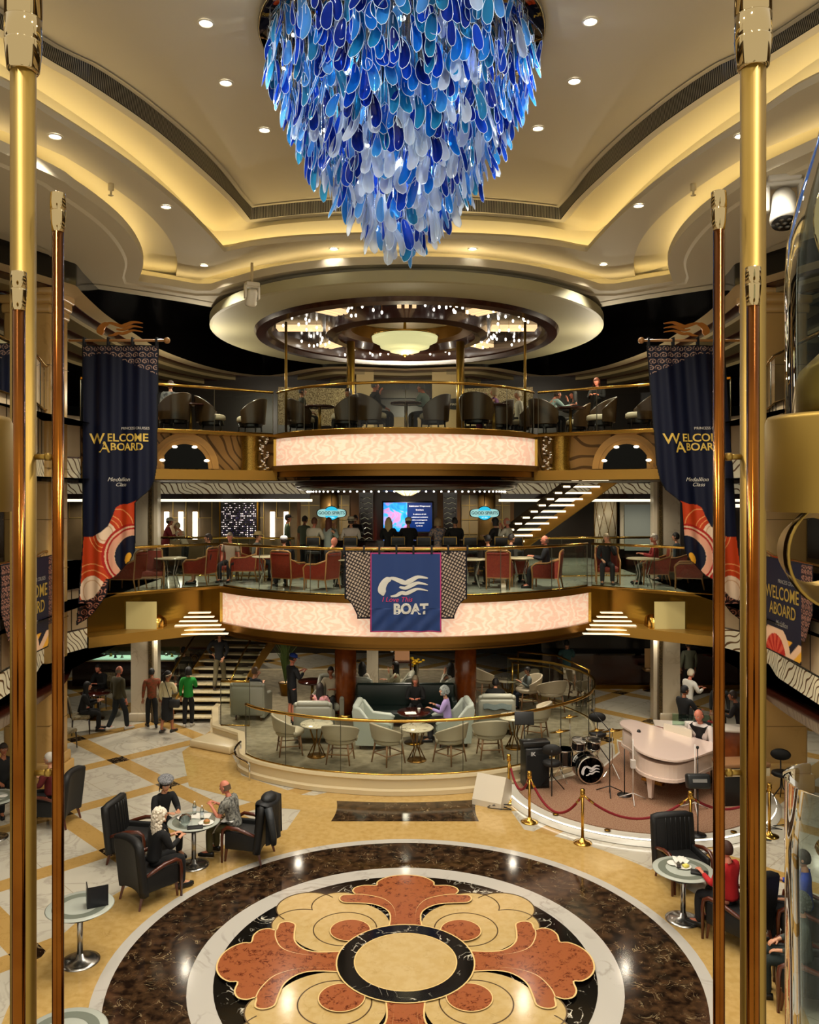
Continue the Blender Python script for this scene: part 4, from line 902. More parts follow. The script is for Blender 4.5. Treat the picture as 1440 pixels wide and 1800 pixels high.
# ---------------- ground floor rear ----------------
m = MB(); m.mat(0).box((11.5, 27.4, 1.37), (14, .2, 2.74)); m.mat(1).box((11.5, 27.2, .55), (14, .3, 1.1)); m.mat(2).box((11.5, 27.1, 1.12), (14, .5, .05)); m.mat(3).box((11.5, 27.0, .06), (14, .3, .12))
struct('wall_rear_lower_right', m, [mat('casino_black', '#090606', .2), wood_dark, blackgloss, brass_dark])
m = MB(); m.mat(0).box((-12.5, 31, 1.37), (14, .2, 2.74)); m.mat(1).box((0, 33, 1.37), (11, .2, 2.74)); struct('wall_rear_lower_left', m, [mat('rear_gold', '#5c4422', .4), mat('rear_dark', '#2a2014', .4)])
e = empty('jewellery_counter', (-9.3, 27.6, 0), 0, 'long lit glass display counter behind the seated café guests', 'display counter')
m = MB(); m.box((0, 0, .4), (3.4, .8, .8), bev=.02); m.build('cabinet', wood_dark, e)
m = MB(); m.box((0, 0, .84), (3.5, .86, .05)); m.build('trim_band', mat('cream_band', '#d8c8a4', .4), e)
m = MB(); m.box((0, 0, 1.02), (3.3, .7, .3)); m.build('glass_case', glass_thin('case_glass', '#d8ece0'), e)
m = MB(); m.box((0, 0, .885), (3.2, .6, .02)); m.build('lit_tray', mat('tray_glow', '#cfe6d4', .4, emit='#bfe0c8', es=.8), e)
random.seed(3)
for k in range(14):
    b = MB(); b.lathe([(.05, 0), (.06, .02), (.03, .05), (.045, .1)], 8); b.build('ornament', [chrome, brass, blackgloss][k % 3], e).location = (-1.5+.23*k, random.uniform(-.2, .2), .9)
e = empty('scroll_iron_screen', (-6.4, 28.2, 0), 0, 'dark wood counter with wrought scrollwork beside the marble staircase', 'counter')
m = MB(); m.box((0, 0, 1.05), (2.0, .3, .08), bev=.02); m.box((0, .1, .5), (2.0, .05, .9)); m.build('counter_frame', wood_dark, e)
for k in range(5):
    m = MB(); m.tube([(-.8+.4*k+.12*math.exp(-t/20)*cos(t*18), -.12, .75+.14*math.exp(-t/20)*sin(t*18)) for t in range(40)], .012, 5); m.build('scroll', brass_dark, e)
# side walls of the ground floor and middle deck, back from the void
for s_, nm in ((-1, 'left'), (1, 'right')):
    m = MB()
    for z0 in (0, 3.95, 7.9):
        m.mat(0).box((s_*12.5, 15, z0+1.36), (.2, 26, 2.72))
        for k in range(9): m.mat(1).box((s_*12.38, 4+2.6*k, z0+1.4), (.04, 1.7, 1.9)); m.mat(2).box((s_*12.36, 4+2.6*k+1.2, z0+1.4), (.05, .12, 2.6))
    struct('wall_'+nm, m, [mat('side_wall', '#58411f', .4), mat('side_panel', '#33200f', .25), gold_paint])
# ---------------- chairs and tables ----------------
wood_leg = mat('chair_wood', '#4e1f0c', .3, coat=.4); wood_light = mat('beech_wood', '#8c6440', .4); leather_blk = mat('black_upholstery', '#080707', .6, bump=(40, .2))
cream_leather = mat('cream_leather', '#b8ab92', .45); red_fab = mat('rust_red_fabric', '#8a2a12', .6, noise=(30, '#6c1c0a', .6)); frame_w = mat('honey_frame', '#a47440', .35, coat=.3)
tub_brown = mat('tub_bronze', '#3c2a14', .35, coat=.3); seat_cream = mat('seat_cream', '#c2b698', .55); sage = mat('sage_fabric', '#87897a', .7, bump=(60, .15)); bottle_green = mat('bottle_green_leather', '#10201c', .35)
def legs4(e, m_, w_, d_, h, r=.022, sp=.03, z0=0, square=False, front=None):
    for sx in (-1, 1):
        for sy in (-1, 1):
            b = MB(); b.tube([(sx*(w_+sp), sy*(d_+sp), z0), (sx*w_, sy*d_, z0+h)], [r*.6, r], 4 if square else 8); b.build('leg', m_, e)
def armchair_black():
    e = empty('armchair'); u = leather_blk
    b = MB(); b.box((0, .04, .36), (.52, .6, .24), bev=.06); b.build('seat', u, e)
    def bk(uu, v): x = (uu-.5)*.62; return (x, -.30-.09*v+.05*(1-(2*uu-1)**2), .24+.76*v-.03*(2*uu-1)**2)
    b = MB(); b.grid(lambda a, v: Vector(bk(a, v))+Vector((0, .085, 0)), 10, 8); b.grid(lambda a, v: Vector(bk(1-a, v))+Vector((0, -.06, 0)), 10, 8)
    rim = [bk(0, j/8) for j in range(9)]+[bk(i/10, 1) for i in range(1, 11)]+[bk(1, 1-j/8) for j in range(1, 9)]; b.tube([Vector(p)+Vector((0, .012, 0)) for p in rim], .072, 8)
    b.build('backrest', u, e)
    for k in range(6):
        b = MB(); x = .09+.135*k; b.tube([Vector(bk(x, .2+v/7.5))+Vector((0, .09, 0)) for v in range(7)], .012, 6); b.build('stitched_rib', u, e)
    for s in (-1, 1):
        b = MB(); b.box((s*.3, .0, .385), (.07, .6, .31), bev=.03); b.build('side_panel', u, e)
        b = MB(); b.tube([(s*.34, .34, .0), (s*.34, .34, .45), (s*.34, .32, .56), (s*.34, .24, .61), (s*.34, .05, .6), (s*.335, -.15, .54), (s*.33, -.28, .5)], [.02, .03, .03, .034, .036, .032, .024], 6); b.build('armrest', wood_leg, e)
        b = MB(); b.tube([(s*.29, -.36, 0), (s*.27, -.29, .26)], [.02, .034], 4); b.build('leg', wood_leg, e)
        b = MB(); b.tube([(s*.28, .31, 0), (s*.28, .28, .26)], [.02, .034], 4); b.build('leg', wood_leg, e)
    return e
def chair_barrel(kind='cream'):
    e = empty('barrel_chair'); c, lg = {'cream': (cream_leather, wood_light), 'sage': (sage, wood_leg)}[kind]
    b = MB(); b.lathe([(0, .4), (.25, .4), (.28, .43), (.275, .48), (.24, .5), (0, .505)], 24, sy=.98); b.build('seat', c, e)
    def shell(o, u, v):
        a = -200+220*u+0; a = 170+200*u; t = 1-abs(2*u-1)**1.8; z0 = .5+.02*t; z1 = .62+.19*t
        r = .29+.045*v+o; return (r*cos(a), r*sin(a)-.0, z0+(z1-z0)*v)
    b = MB(); b.grid(lambda u, v: shell(.022, 1-u, v), 22, 5); b.grid(lambda u, v: shell(-.022, u, v), 22, 5)
    b.tube([shell(0, i/22, 1) for i in range(23)], .022, 6); b.tube([shell(0, i/22, 0) for i in range(23)], .022, 6); b.build('backrest', c, e)
    for s in (-1, 1):
        b = MB(); b.tube([(s*.28, .06, .42), (s*.31, .05, .52)], .025, 6); b.build('arm_support', c, e)
    legs4(e, lg, .17, .17, .42, .02, .05)
    b = MB(); b.tube([(-.2, -.2, .2), (.2, -.2, .2)], .012, 6); b.tube([(-.2, .2, .2), (.2, .2, .2)], .012, 6); b.tube([(-.2, .2, .2), (-.2, -.2, .2)], .012, 6); b.tube([(.2, .2, .2), (.2, -.2, .2)], .012, 6); b.build('stretcher', lg, e); e.scale = (1.2, 1.2, 1.12)
    return e
def chair_red(kind='wing'):
    e = empty('framed_armchair')
    b = MB(); b.box((0, .03, .38), (.56, .56, .14), bev=.04); b.build('seat', red_fab, e)
    b = MB(); b.grid(lambda u, v: ((u-.5)*.56, -.28-.06*v, .3+.62*v), 4, 4); b.grid(lambda u, v: ((.5-u)*.56, -.32-.06*v, .3+.62*v), 4, 4); b.box((0, -.37, .9), (.54, .06, .06), bev=.02); b.build('backrest', red_fab, e)
    for s in (-1, 1):
        def sd(o): return [(s*.3+o, -.3, .3), (s*.3+o, .3, .3), (s*.31+o, .31, .56), (s*.31+o, .22, .62), (s*.31+o, -.05, .63), (s*.31+o, -.34, .74)]
        b = MB(); A, B = sd(-.018), sd(.018); b.poly(A); b.poly(B[::-1]); b.strip(A+[A[0]], B+[B[0]], smooth=False); b.build('side_panel', red_fab, e)
        b = MB(); b.tube([(s*.3, .33, 0), (s*.3, .32, .3), (s*.31, .34, .57), (s*.31, .24, .65), (s*.31, -.05, .66), (s*.31, -.34, .76)], [.018, .024, .024, .024, .024, .022], 6); b.build('arm_frame', frame_w, e)
        b = MB(); b.tube([(s*.29, -.36, 0), (s*.29, -.3, .3), (s*.3, -.36, .93), (s*.24, -.38, .97), (0, -.39, .98)], [.018, .024, .024, .024, .024], 6); b.build('back_frame', frame_w, e)
    b = MB(); b.box((0, .3, .3), (.58, .03, .05)); b.box((0, -.3, .3), (.58, .03, .05)); b.box((-.3, 0, .3), (.03, .6, .05)); b.box((.3, 0, .3), (.03, .6, .05)); b.build('seat_frame', frame_w, e)
    return e
def chair_tub():
    e = empty('tub_chair')
    b = MB(); b.lathe([(.05, .33), (.3, .33), (.33, .36), (.32, .44), (.28, .47), (0, .475)], 24); b.build('seat', seat_cream, e)
    def shell(o, u, v):
        a = 165+210*u; t = 1-abs(2*u-1)**2.2; r = .34+o+.05*v; return (r*cos(a), r*sin(a), .3+(.26+.34*t)*v)
    b = MB(); b.grid(lambda u, v: shell(.02, 1-u, v), 22, 5); b.grid(lambda u, v: shell(-.02, u, v), 22, 5); b.tube([shell(0, i/22, 1) for i in range(23)], .022, 6); b.tube([shell(0, i/22, 0) for i in range(23)], .022, 6); b.build('backrest', tub_brown, e)
    b = MB(); b.lathe([(.29, .22), (.29, .33)], 24, cap=False); b.lathe([(.0, .3), (.29, .3)], 24, cap=False); b.build('seat_base', mat('black_wood', '#0c0806', .3), e)
    legs4(e, mat('black_wood', '#0c0806', .3), .2, .2, .3, .022, .02); e.scale = (1.1, 1.1, 1.08)
    return e
def chair_sofa(kind='sage'):
    e = empty('lounge_armchair'); c = {'sage': mat('sage_leather', '#8c8b7c', .5), 'light': mat('pale_mint_leather', '#a6aca0', .45)}[kind]
    b = MB(); b.box((0, .03, .3), (.56, .62, .2), bev=.06); b.build('seat', c, e)
    b = MB(); b.box((0, -.34, .5), (.74, .16, .74), bev=.06, rx=.1); b.box((0, -.37, .9), (.66, .14, .14), bev=.06); b.build('backrest', c, e)
    for s in (-1, 1):
        b = MB(); pr = [(-.36, .1), (.34, .1), (.36, .5), (.28, .56), (-.1, .6), (-.3, .86), (-.42, .9)]
        A = [(s*.33-.05, y, z) for y, z in pr]; B = [(s*.33+.05, y, z) for y, z in pr]; b.poly(A); b.poly(B[::-1]); b.strip(A+[A[0]], B+[B[0]], smooth=False); b.tube([Vector((s*.33, y, z)) for y, z in pr[2:]], .052, 8); b.build('side_panel', c, e)
    legs4(e, wood_leg, .28, .28, .14, .025, 0); e.scale = (1.2, 1.12, 1.08)
    return e
def bar_stool():
    e = empty('bar_stool'); k = mat('stool_black', '#0d0a08', .35)
    b = MB(); b.box((0, 0, .76), (.42, .4, .09), bev=.03); b.build('seat', k, e)
    b = MB(); b.box((0, -.21, 1.08), (.42, .04, .26), bev=.015); b.box((0, -.2, .9), (.42, .03, .04)); b.build('backrest', k, e)
    b = MB(); b.box((0, -.235, 1.19), (.38, .012, .012)); b.box((-.185, -.235, 1.08), (.012, .012, .2)); b.box((.185, -.235, 1.08), (.012, .012, .2)); b.build('back_trim', brass, e)
    for sx in (-1, 1):
        b = MB(); b.tube([(sx*.22, .2, 0), (sx*.19, .17, .74)], .018, 6); b.build('leg', k, e); b = MB(); b.tube([(sx*.22, -.22, 0), (sx*.2, -.2, 1.16)], .018, 6); b.build('leg', k, e)
    b = MB(); b.tube([(-.2, .2, .3), (.2, .2, .3), (.2, -.2, .3), (-.2, -.2, .3)], .01, 6, closed=True); b.build('footrest', brass, e)
    return e
def stage_stool():
    e = empty('stage_stool')
    b = MB(); b.at(sc=(1, .9, 1)).lathe([(0, .54), (.17, .54), (.2, .57), (.19, .62), (.15, .64), (0, .645)], 20); b.build('seat', leather_blk, e)
    b = MB(); b.at((0, -.2, .92), (PI/2, 0, 0), (1, .62, 1)).lathe([(0, -.03), (.17, -.03), (.2, 0), (.17, .03), (0, .03)], 24); b.build('backrest', leather_blk, e)
    b = MB(); b.tube([(0, -.1, .56), (0, -.2, .62), (0, -.22, .92)], .015, 6); b.build('back_post', black, e)
    for k in range(3):
        b = MB(); a = 120*k+30; b.tube([(.3*cos(a), .3*sin(a), 0), (.03*cos(a), .03*sin(a), .3), (0, 0, .54)], .012, 6); b.build('leg', black, e)
    return e
def dining_chair():
    e = empty('dining_chair'); w_ = mat('ebony_wood', '#1c0c06', .3); f = mat('patterned_seat', '#8a7c5c', .7, noise=(22, '#5a4e34', .9, 2))
    b = MB(); b.box((0, 0, .45), (.48, .46, .1), bev=.04); b.build('seat', f, e)
    b = MB(); b.grid(lambda u, v: ((u-.5)*.42, -.23-.08*v, .55+.42*v), 3, 3); b.box((0, -.3, .76), (.42, .05, .42), bev=.02, rx=.18); b.build('backrest', f, e)
    b = MB(); b.tube([(-.24, -.24, .48), (-.24, -.33, .98), (-.1, -.36, 1.03), (.1, -.36, 1.03), (.24, -.33, .98), (.24, -.24, .48)], .018, 6); b.build('back_frame', w_, e)
    legs4(e, w_, .2, .2, .42, .02, .02)
    return e
armchair = proto(lambda: armchair_black()); barrel = proto(lambda k='cream': chair_barrel(k)); redchair = proto(lambda: chair_red()); tub = proto(lambda: chair_tub()); sofa = proto(chair_sofa); stool = proto(lambda: bar_stool()); mstool = proto(lambda: stage_stool()); dchair = proto(lambda: dining_chair())
frost = mat('frosted_glass_top', '#a9ada2', .25, spec=.6); ringg = mat('grey_glass_ring', '#6f7468', .2)
def t_ped():
    e = empty('pedestal_table')
    b = MB(); b.lathe([(0, .745), (.43, .745), (.445, .752), (.43, .76), (0, .76)], 48); b.build('tabletop', frost, e)
    b = MB(); b.lathe([(.25, .7615), (.36, .7615)], 48, cap=False); b.build('inlaid_ring', ringg, e)
    b = MB(); b.lathe([(0, .7), (.16, .7), (.3, .725), (.3, .742)], 24); b.tube([(.3*cos(a), .3*sin(a), .69) for a in range(0, 360, 15)], .018, 6, closed=True); b.build('underframe', black, e)
    b = MB(); b.cyl((0, 0, .03), (0, 0, .71), .038, n=16); b.build('column', steel, e)
    b = MB(); b.lathe([(.26, 0), (.26, .012), (.2, .03), (.06, .05), (.045, .11)], 32); b.build('base', steel, e)
    return e
def t_marble():
    e = empty('marble_table')
    b = MB(); b.lathe([(0, .71), (.36, .71), (.385, .73), (.36, .75), (0, .75)], 40); b.build('tabletop', marble('table_marble', '#cfc3a8', '#5f5238', 6, .12, 1.0, thin=.05), e)
    for k in range(6):
        a = 60*k; b = MB(); b.tube([(.2*cos(a), .2*sin(a), .0), (.06*cos(a+20), .06*sin(a+20), .3), (.2*cos(a+40), .2*sin(a+40), .71)], .014, 6); b.build('leg', brass_m, e)
    b = MB(); b.lathe([(.0, .0), (.22, 0), (.22, .02), (0, .02)], 24); b.build('base', brass_m, e)
    return e
def t_light():
    e = empty('round_table'); b = MB(); b.lathe([(0, .72), (.4, .72), (.42, .735), (.4, .75), (0, .75)], 32); b.build('tabletop', mat('pale_table', '#c8b898', .25), e)
    for k in range(4):
        a = 90*k+45; b = MB(); b.tube([(.26*cos(a), .26*sin(a), 0), (.14*cos(a), .14*sin(a), .35), (.26*cos(a), .26*sin(a), .72)], .016, 6); b.build('leg', steel, e)
    return e
def t_dark():
    e = empty('cocktail_table'); b = MB(); b.lathe([(0, .7), (.38, .7), (.4, .72), (.4, .75), (0, .755)], 32); b.build('tabletop', mat('mahogany_top', '#33100a', .15, coat=.6), e)
    b = MB(); b.lathe([(.045, .03), (.04, .7)], 14); b.build('column', mat('gold_post', '#9a7a34', .3, .8), e)
    b = MB(); b.lathe([(.24, 0), (.24, .02), (.05, .05)], 24); b.build('base', brass_dark, e)
    return e
tped = proto(lambda: t_ped()); tmar = proto(lambda: t_marble()); tlt = proto(lambda: t_light()); tdk = proto(lambda: t_dark())
D = math.radians
def P(px, py, z=0): return at_z(px, py, z)
# front left group
AB = 'black armchairs with wooden arms'
armchair(loc=(-4.02, 13.0, 0), rz=D(-42), label='black armchair with its back to the viewer, holding the white haired woman', cat='armchair', group=AB)
armchair(loc=(-4.72, 14.35, 0), rz=D(-98), label='black armchair of the woman in the grey beret, tall back facing left', cat='armchair', group=AB)
armchair(loc=(-2.75, 14.45, 0), rz=D(76), label='black armchair with a jacket draped over it, holding the balding man', cat='armchair', group=AB)
tped(loc=(-3.62, 14.1, 0), rz=0, label='round glass pedestal table with food between three seated people', cat='table')
tped(loc=(-4.42, 11.2, 0), rz=0, label='round glass pedestal table with an open black folder on it', cat='table')
tped(loc=(-3.55, 8.55, 0), rz=0, label='empty round glass table cut off by the lower edge', cat='table')
armchair(loc=(-6.75, 15.9, 0), rz=D(85), label='black armchair beside the left brass poles, holding a person in dark red', cat='armchair', group=AB)
armchair(loc=(-8.3, 15.4, 0), rz=D(-60), label='black armchair at the far left behind the biggest brass pole', cat='armchair', group=AB)
tped(loc=(-7.6, 15.2, 0), rz=0, label='round glass table behind the left brass poles with white crockery', cat='table')
# front right group
armchair(loc=(4.5, 13.4, 0), rz=D(188), label='empty black armchair facing the viewer beside the rope barrier', cat='armchair', group=AB)
armchair(loc=(4.72, 11.72, 0), rz=D(38), label='black armchair with its back to the viewer, holding a person in red', cat='armchair', group=AB)
tped(loc=(4.14, 12.3, 0), rz=0, label='round glass pedestal table with plates and a black wallet near the rope', cat='table')
mstool(loc=(7.75, 17.0, 0), rz=D(160), label='black folding stool with oval back by the right stone column', cat='stool')
# lounge
LZ = .39; BG = 'cream barrel chairs in the lounge'
for x, y, r, wd in ((-2.66, 18.95, -75, 'cream barrel chair at the left end of the lounge facing the marble table'), (-1.45, 18.35, -8, 'cream barrel chair seen from behind, second from the left along the glass'), (-.38, 18.3, -50, 'cream barrel chair left of the middle marble table along the glass'),
                    (.98, 18.35, 48, 'cream barrel chair right of the middle marble table along the glass'), (1.92, 18.7, 5, 'cream barrel chair seen from behind nearest the white floor speaker'), (3.15, 20.1, 65, 'cream barrel chair beside the right marble table, behind the drum stool'),
                    (3.4, 23.0, 100, 'cream barrel chair holding the child in the grey hoodie'), (4.0, 22.6, 20, 'cream barrel chair right of the child in the grey hoodie'), (2.35, 24.2, -70, 'pale barrel chair left of the rear marble table in the lounge'), (3.7, 25.4, 110, 'pale barrel chair right of the rear marble table in the lounge')):
    barrel('cream', loc=(x, y, LZ if x < 3.6 or y < 23.9 else .0), rz=D(r), label=wd, cat='chair', group=BG)
for x, y, wd, z in ((-2.02, 18.75, 'left end', LZ), (.25, 18.45, 'middle', LZ), (2.55, 19.35, 'right end', LZ), (3.05, 24.9, 'far rear', 0)):
    tmar(loc=(x, y, z), rz=0, label='round marble topped table with bronze legs at the %s of the lounge' % wd, cat='table')
for k, x, y, r, wd in (('sage', -2.2, 20.0, 0, 'sage lounge armchair seen from behind, left of the wooden pillars'), ('light', -.72, 19.6, -95, 'pale mint lounge armchair facing right towards the smiling woman'), ('light', 1.1, 19.75, 95, 'pale mint lounge armchair holding the grey haired woman in lilac'),
                    ('sage', 2.25, 20.7, 0, 'sage lounge armchair seen from behind with a jacket on it, right of the pillars'), ('sage', -4.1, 22.0, -5, 'sage lounge armchair at the far left of the lounge by the stairs'), ('light', 1.25, 22.5, 35, 'pale mint lounge armchair behind the booth, left of the right pillar'), ('sage', -2.0, 22.15, 170, 'sage lounge armchair of the person with the lanyard'),
                    ('sage', -.25, 22.7, 85, 'sage lounge armchair holding the dark haired woman in cream'), ('light', -1.2, 22.6, -20, 'pale mint lounge armchair behind the booth, right of the left pillar')):
    sofa(k, loc=(x, y, LZ), rz=D(r), label=wd, cat='armchair')
tdk(loc=(.2, 19.75, LZ), rz=0, label='low dark table between the pale armchairs with a white cup', cat='table')
tdk(loc=(-2.6, 23.0, LZ), rz=0, label='dark round table behind the standing man in the blue cap', cat='table')
e = empty('booth_sofa', (.0, 21.6, LZ), 0, 'long dark green leather booth sofa in the middle of the lounge', 'sofa')
b = MB(); b.box((0, -.3, .3), (2.5, .7, .24), bev=.06); b.build('seat', bottle_green, e); b = MB(); b.box((0, .14, .55), (2.6, .18, .85), bev=.06); b.build('backrest', bottle_green, e)
for s in (-1, 1): b = MB(); b.box((s*1.25, -.2, .38), (.14, .7, .62), bev=.05); b.build('side_panel', bottle_green, e)
b = MB(); b.box((0, -.1, .09), (2.5, .6, .16)); b.build('plinth', black, e)
# middle deck
Z6 = 3.95; RG = 'rust red framed armchairs on the middle deck'
for px, y, r, wd in ((265, 21.0, -160, 'leftmost on the bridge behind the hanging banner'), (225, 20.6, 80, 'half hidden behind the hanging banner'), (352, 22.0, 75, 'on the left bridge beside the person in black'), (393, 22.6, 170, 'holding a pale shirted person at the left'), (432, 22.8, 90, 'behind the glass post at the left of the round balcony'),
                     (508, 20.9, -28, 'seen from behind, holding the person in the white cap'), (566, 20.6, 60, 'holding the bald man left of the boat banner'), (878, 21.0, -12, 'with a jacket on it right of the boat banner'), (962, 20.9, 72, 'holding the man in navy right of the boat banner'), (1068, 22.1, 170, 'holding the blonde woman on the right bridge'), (1212, 20.9, 70, 'half hidden behind the right hanging banner'), (452, 23.0, -100, 'of the person in the straw hat'), (1152, 21.9, 80, 'of the white haired person in red'), (898, 22.0, -60, 'of the person in grey'), (1190, 22.6, 60, 'of the person in slate blue')):
    redchair(loc=((px-CX)*y/F, y, Z6), rz=D(r), label='rust red wood framed armchair, '+wd, cat='armchair', group=RG)
for px, y, wd in ((300, 21.3, 'on the left bridge of the middle deck'), (470, 21.9, 'left of the boat banner'), (600, 21.0, 'beside the bald man'), (830, 21.0, 'right of the boat banner'), (915, 21.4, 'beside the man in navy'), (1130, 21.2, 'on the right bridge of the middle deck')):
    tlt(loc=((px-CX)*y/F, y, Z6), rz=0, label='pale round table with thin metal legs, '+wd, cat='table')
for i, px in enumerate((552, 617, 700, 745, 790, 826, 880, 905)):
    y = 23.85-1.0*math.cos((px-713)/230)*.0+.1
    stool(loc=((px-CX)*23.3/F, 23.3, Z6), rz=0, label='black bar stool with brass trim at the bar, %s from the left' % ('first', 'second', 'third', 'fourth', 'fifth', 'sixth', 'seventh', 'last')[i], cat='bar stool', group='bar stools along the middle deck bar')
# top deck
Z7 = 7.9
for px, y, r, wd in ((305, 20.9, 60, 'leftmost beyond the hanging banner'), (372, 21.5, -80, 'on the left bridge with pale seat'), (440, 22.1, 80, 'nearest the left end of the round top balcony'), (530, 22.2, -60, 'holding the smiling man in grey'), (607, 21.2, 70, 'with its round back to the glass, left of centre'),
                     (655, 21.0, -70, 'holding the person in black'), (762, 21.15, 65, 'holding the grey haired man in pale blue'), (838, 20.9, -20, 'empty, right of the central pair'), (875, 22.35, 70, 'holding the woman in lilac'), (614, 22.6, 130, 'of the person in the pale blouse'), (912, 23.1, 100, 'of the fair haired person in white'), (1010, 23.1, 90, 'of the dark haired person in black'), (958, 22.2, -60, 'holding the person leaning in pale blue'), (1055, 21.6, 100, 'on the right bridge with pale seat'), (1125, 20.9, 80, 'beside the right hanging banner')):
    tub(loc=((px-CX)*y/F, y, Z7), rz=D(r), label='dark tub chair, top deck, '+wd, cat='chair', group='dark tub chairs on the top deck')
for px, y, wd in ((335, 21.2, 'on the left bridge'), (562, 21.6, 'before the smiling man in grey'), (714, 20.8, 'between the central pair'), (868, 21.2, 'before the woman in lilac'), (1003, 22.0, 'on the right bridge')):
    tdk(loc=((px-CX)*y/F, y, Z7), rz=0, label='dark round cocktail table on the top deck %s' % wd, cat='table')
# ground floor left café
dchair(loc=(-8.62, 21.9, 0), rz=D(-70), label='dark wooden chair with patterned back holding the dark haired café guest', cat='chair')
dchair(loc=(-8.5, 20.5, 0), rz=D(-20), label='pale patterned wooden chair partly hidden by the left stone column', cat='chair')
tdk(loc=(-8.75, 23.3, 0), rz=0, label='dark café table between the two seated guests at the left', cat='table')
dchair(loc=(-9.0, 24.55, 0), rz=D(170), label='dark wooden chair of the man in black at the café table', cat='chair')
# round casino seats with oval backs, right rear
for x, wd in ((7.9, 'nearer the marble pilaster'), (11.1, 'further right')):
    e = empty('game_chair', (x, 26.3, 0), 0, 'tan game chair with an oval hole in its back, '+wd, 'chair'); tan = mat('tan_leather', '#8f6c40', .5)
    b = MB(); o = [(.26*sx, sz) for sx, sz in ((-1, .75), (1, .75), (1.05, 1.35), (-1.05, 1.35))]
    b.add([(-.27, 0, .8), (.27, 0, .8), (.28, 0, 1.42), (-.28, 0, 1.42)]+[(.1*cos(t), -.001, 1.12+.17*sin(t)) for t in range(225, 585, 30)], [(0, 1, 7, 6, 5, 4), (1, 2, 10, 9, 8, 7), (2, 3, 13, 12, 11, 10), (3, 0, 4, 15, 14, 13)]); b.build('backrest', tan, e)
    b = MB(); b.box((0, .25, .72), (.5, .48, .12), bev=.04); b.build('seat', tan, e); b = MB(); b.cyl((0, .25, .02), (0, .25, .68), .04); b.lathe([(.26, 0), (.26, .03), (.05, .06)], 20, c=(0, .25, 0)); b.build('pedestal', chrome, e)

# ---------------- objects on tables ----------------
clear = glass_thin('bottle_glass', '#f2f6f6', .8, 1.3); white_ch = mat('white_china', '#e6e2d8', .3)
def bottle_():
    e = empty('water_bottle'); b = MB(); b.lathe([(.03, 0), (.033, .02), (.03, .08), (.033, .14), (.02, .185), (.012, .2), (.012, .215)], 14); b.build('bottle_body', clear, e)
    b = MB(); b.lathe([(.014, .21), (.014, .23), (0, .232)], 10); b.build('cap', white_ch, e); b = MB(); b.lathe([(.034, .07), (.034, .12)], 14, cap=False); b.build('bottle_label', mat('bottle_label', '#cdd3d8', .5), e)
    return e
bott = proto(lambda: bottle_())
bott(loc=(-3.68, 14.38, .762), rz=0, label='taller looking clear water bottle at the back of the food table', cat='bottle'); bott(loc=(-3.5, 14.18, .762), rz=0, label='clear water bottle beside the burger on the food table', cat='bottle')
def plate_(loc, label, r=.11):
    b = MB(); b.lathe([(0, .004), (r*.6, .004), (r, .018), (r*.97, .022), (r*.6, .009), (0, .009)], 24); return tag(b.build('plate', white_ch, loc=loc), label, 'plate')
plate_((-3.38, 13.98, .762), 'white plate with a burger before the balding man', .13); plate_((-3.82, 14.22, .762), 'white plate before the woman in the beret', .12)
b = MB(); b.lathe([(0, 0), (.05, 0), (.055, .02), (.05, .045), (.03, .06), (0, .065)], 14); b.mat(1).lathe([(.057, .02), (.057, .03)], 14, cap=False); tag(b.build('burger', [mat('bun', '#b0753a', .6), mat('lettuce', '#5c7a2c', .6)], loc=(-3.37, 13.98, .772)), 'small burger on the white plate before the balding man', 'food')
b = MB(); b.lathe([(0, .18), (.06, .17), (.1, .13), (.115, .0), (.108, 0), (.095, .12), (0, .172)], 18); tag(b.build('glass_dome', clear, loc=(-3.72, 13.93, .762)), 'clear glass dome standing on the food table', 'dome')
b = MB(); b.box((0, 0, .012), (.26, .13, .022), rz=.25, bev=.008); tag(b.build('wallet', leather_blk, loc=(-3.52, 13.8, .762)), 'dark wallet lying at the near rim of the food table', 'wallet')
b = MB(); b.grid(lambda u, v: ((u-.5)*.34, (v-.5)*.24, .004+.006*math.sin(9*u)*math.cos(7*v)), 8, 6); tag(b.build('napkin', mat('linen', '#d8d4c8', .8), loc=(-3.55, 14.3, .764)), 'white paper sheet lying under the water bottles', 'napkin')
e = empty('open_folder', (-4.28, 11.1, .762), D(25), 'open black menu folder standing on the lone glass table', 'folder')
b = MB(); b.box((.13, 0, .14), (.27, .012, .28), rz=0); b.build('front_cover', mat('folder_navy', '#080a10', .4), e); b = MB(); b.box((.0, .09, .14), (.012, .19, .3)); b.build('back_cover', mat('folder_navy', '#080a10', .4), e); b = MB(); b.box((.135, -.008, .14), (.2, .004, .22)); b.build('inner_page', mat('folder_page', '#12151c', .3), e)
for dx, dy, r in ((.02, .05, .12), (-.1, .15, .09)): plate_((4.14+dx, 12.3+dy, .762), 'white %s plate on the table by the rope barrier' % ('large' if r > .1 else 'small'), r)
b = MB(); random.seed(8)
b.grid(lambda u, v: ((u-.5)*.2, (v-.5)*.18, .03+.05*random.random()), 6, 6); tag(b.build('crumpled_napkin', mat('linen', '#d8d4c8', .8), loc=(4.16, 12.46, .77)), 'crumpled white napkin behind the plates by the rope barrier', 'napkin')
b = MB(); b.box((0, 0, .02), (.09, .07, .04), rz=.4, bev=.012); tag(b.build('lemon_cake', mat('lemon_yellow', '#d8cc60', .5), loc=(4.19, 12.33, .772)), 'yellow cake slice on the large plate', 'food')
b = MB(); b.box((0, 0, .02), (.06, .09, .035), rz=-.3, bev=.012); tag(b.build('chocolate_cake', mat('choc', '#1c0e08', .5), loc=(4.08, 12.31, .772)), 'dark chocolate cake piece on the large plate', 'food')
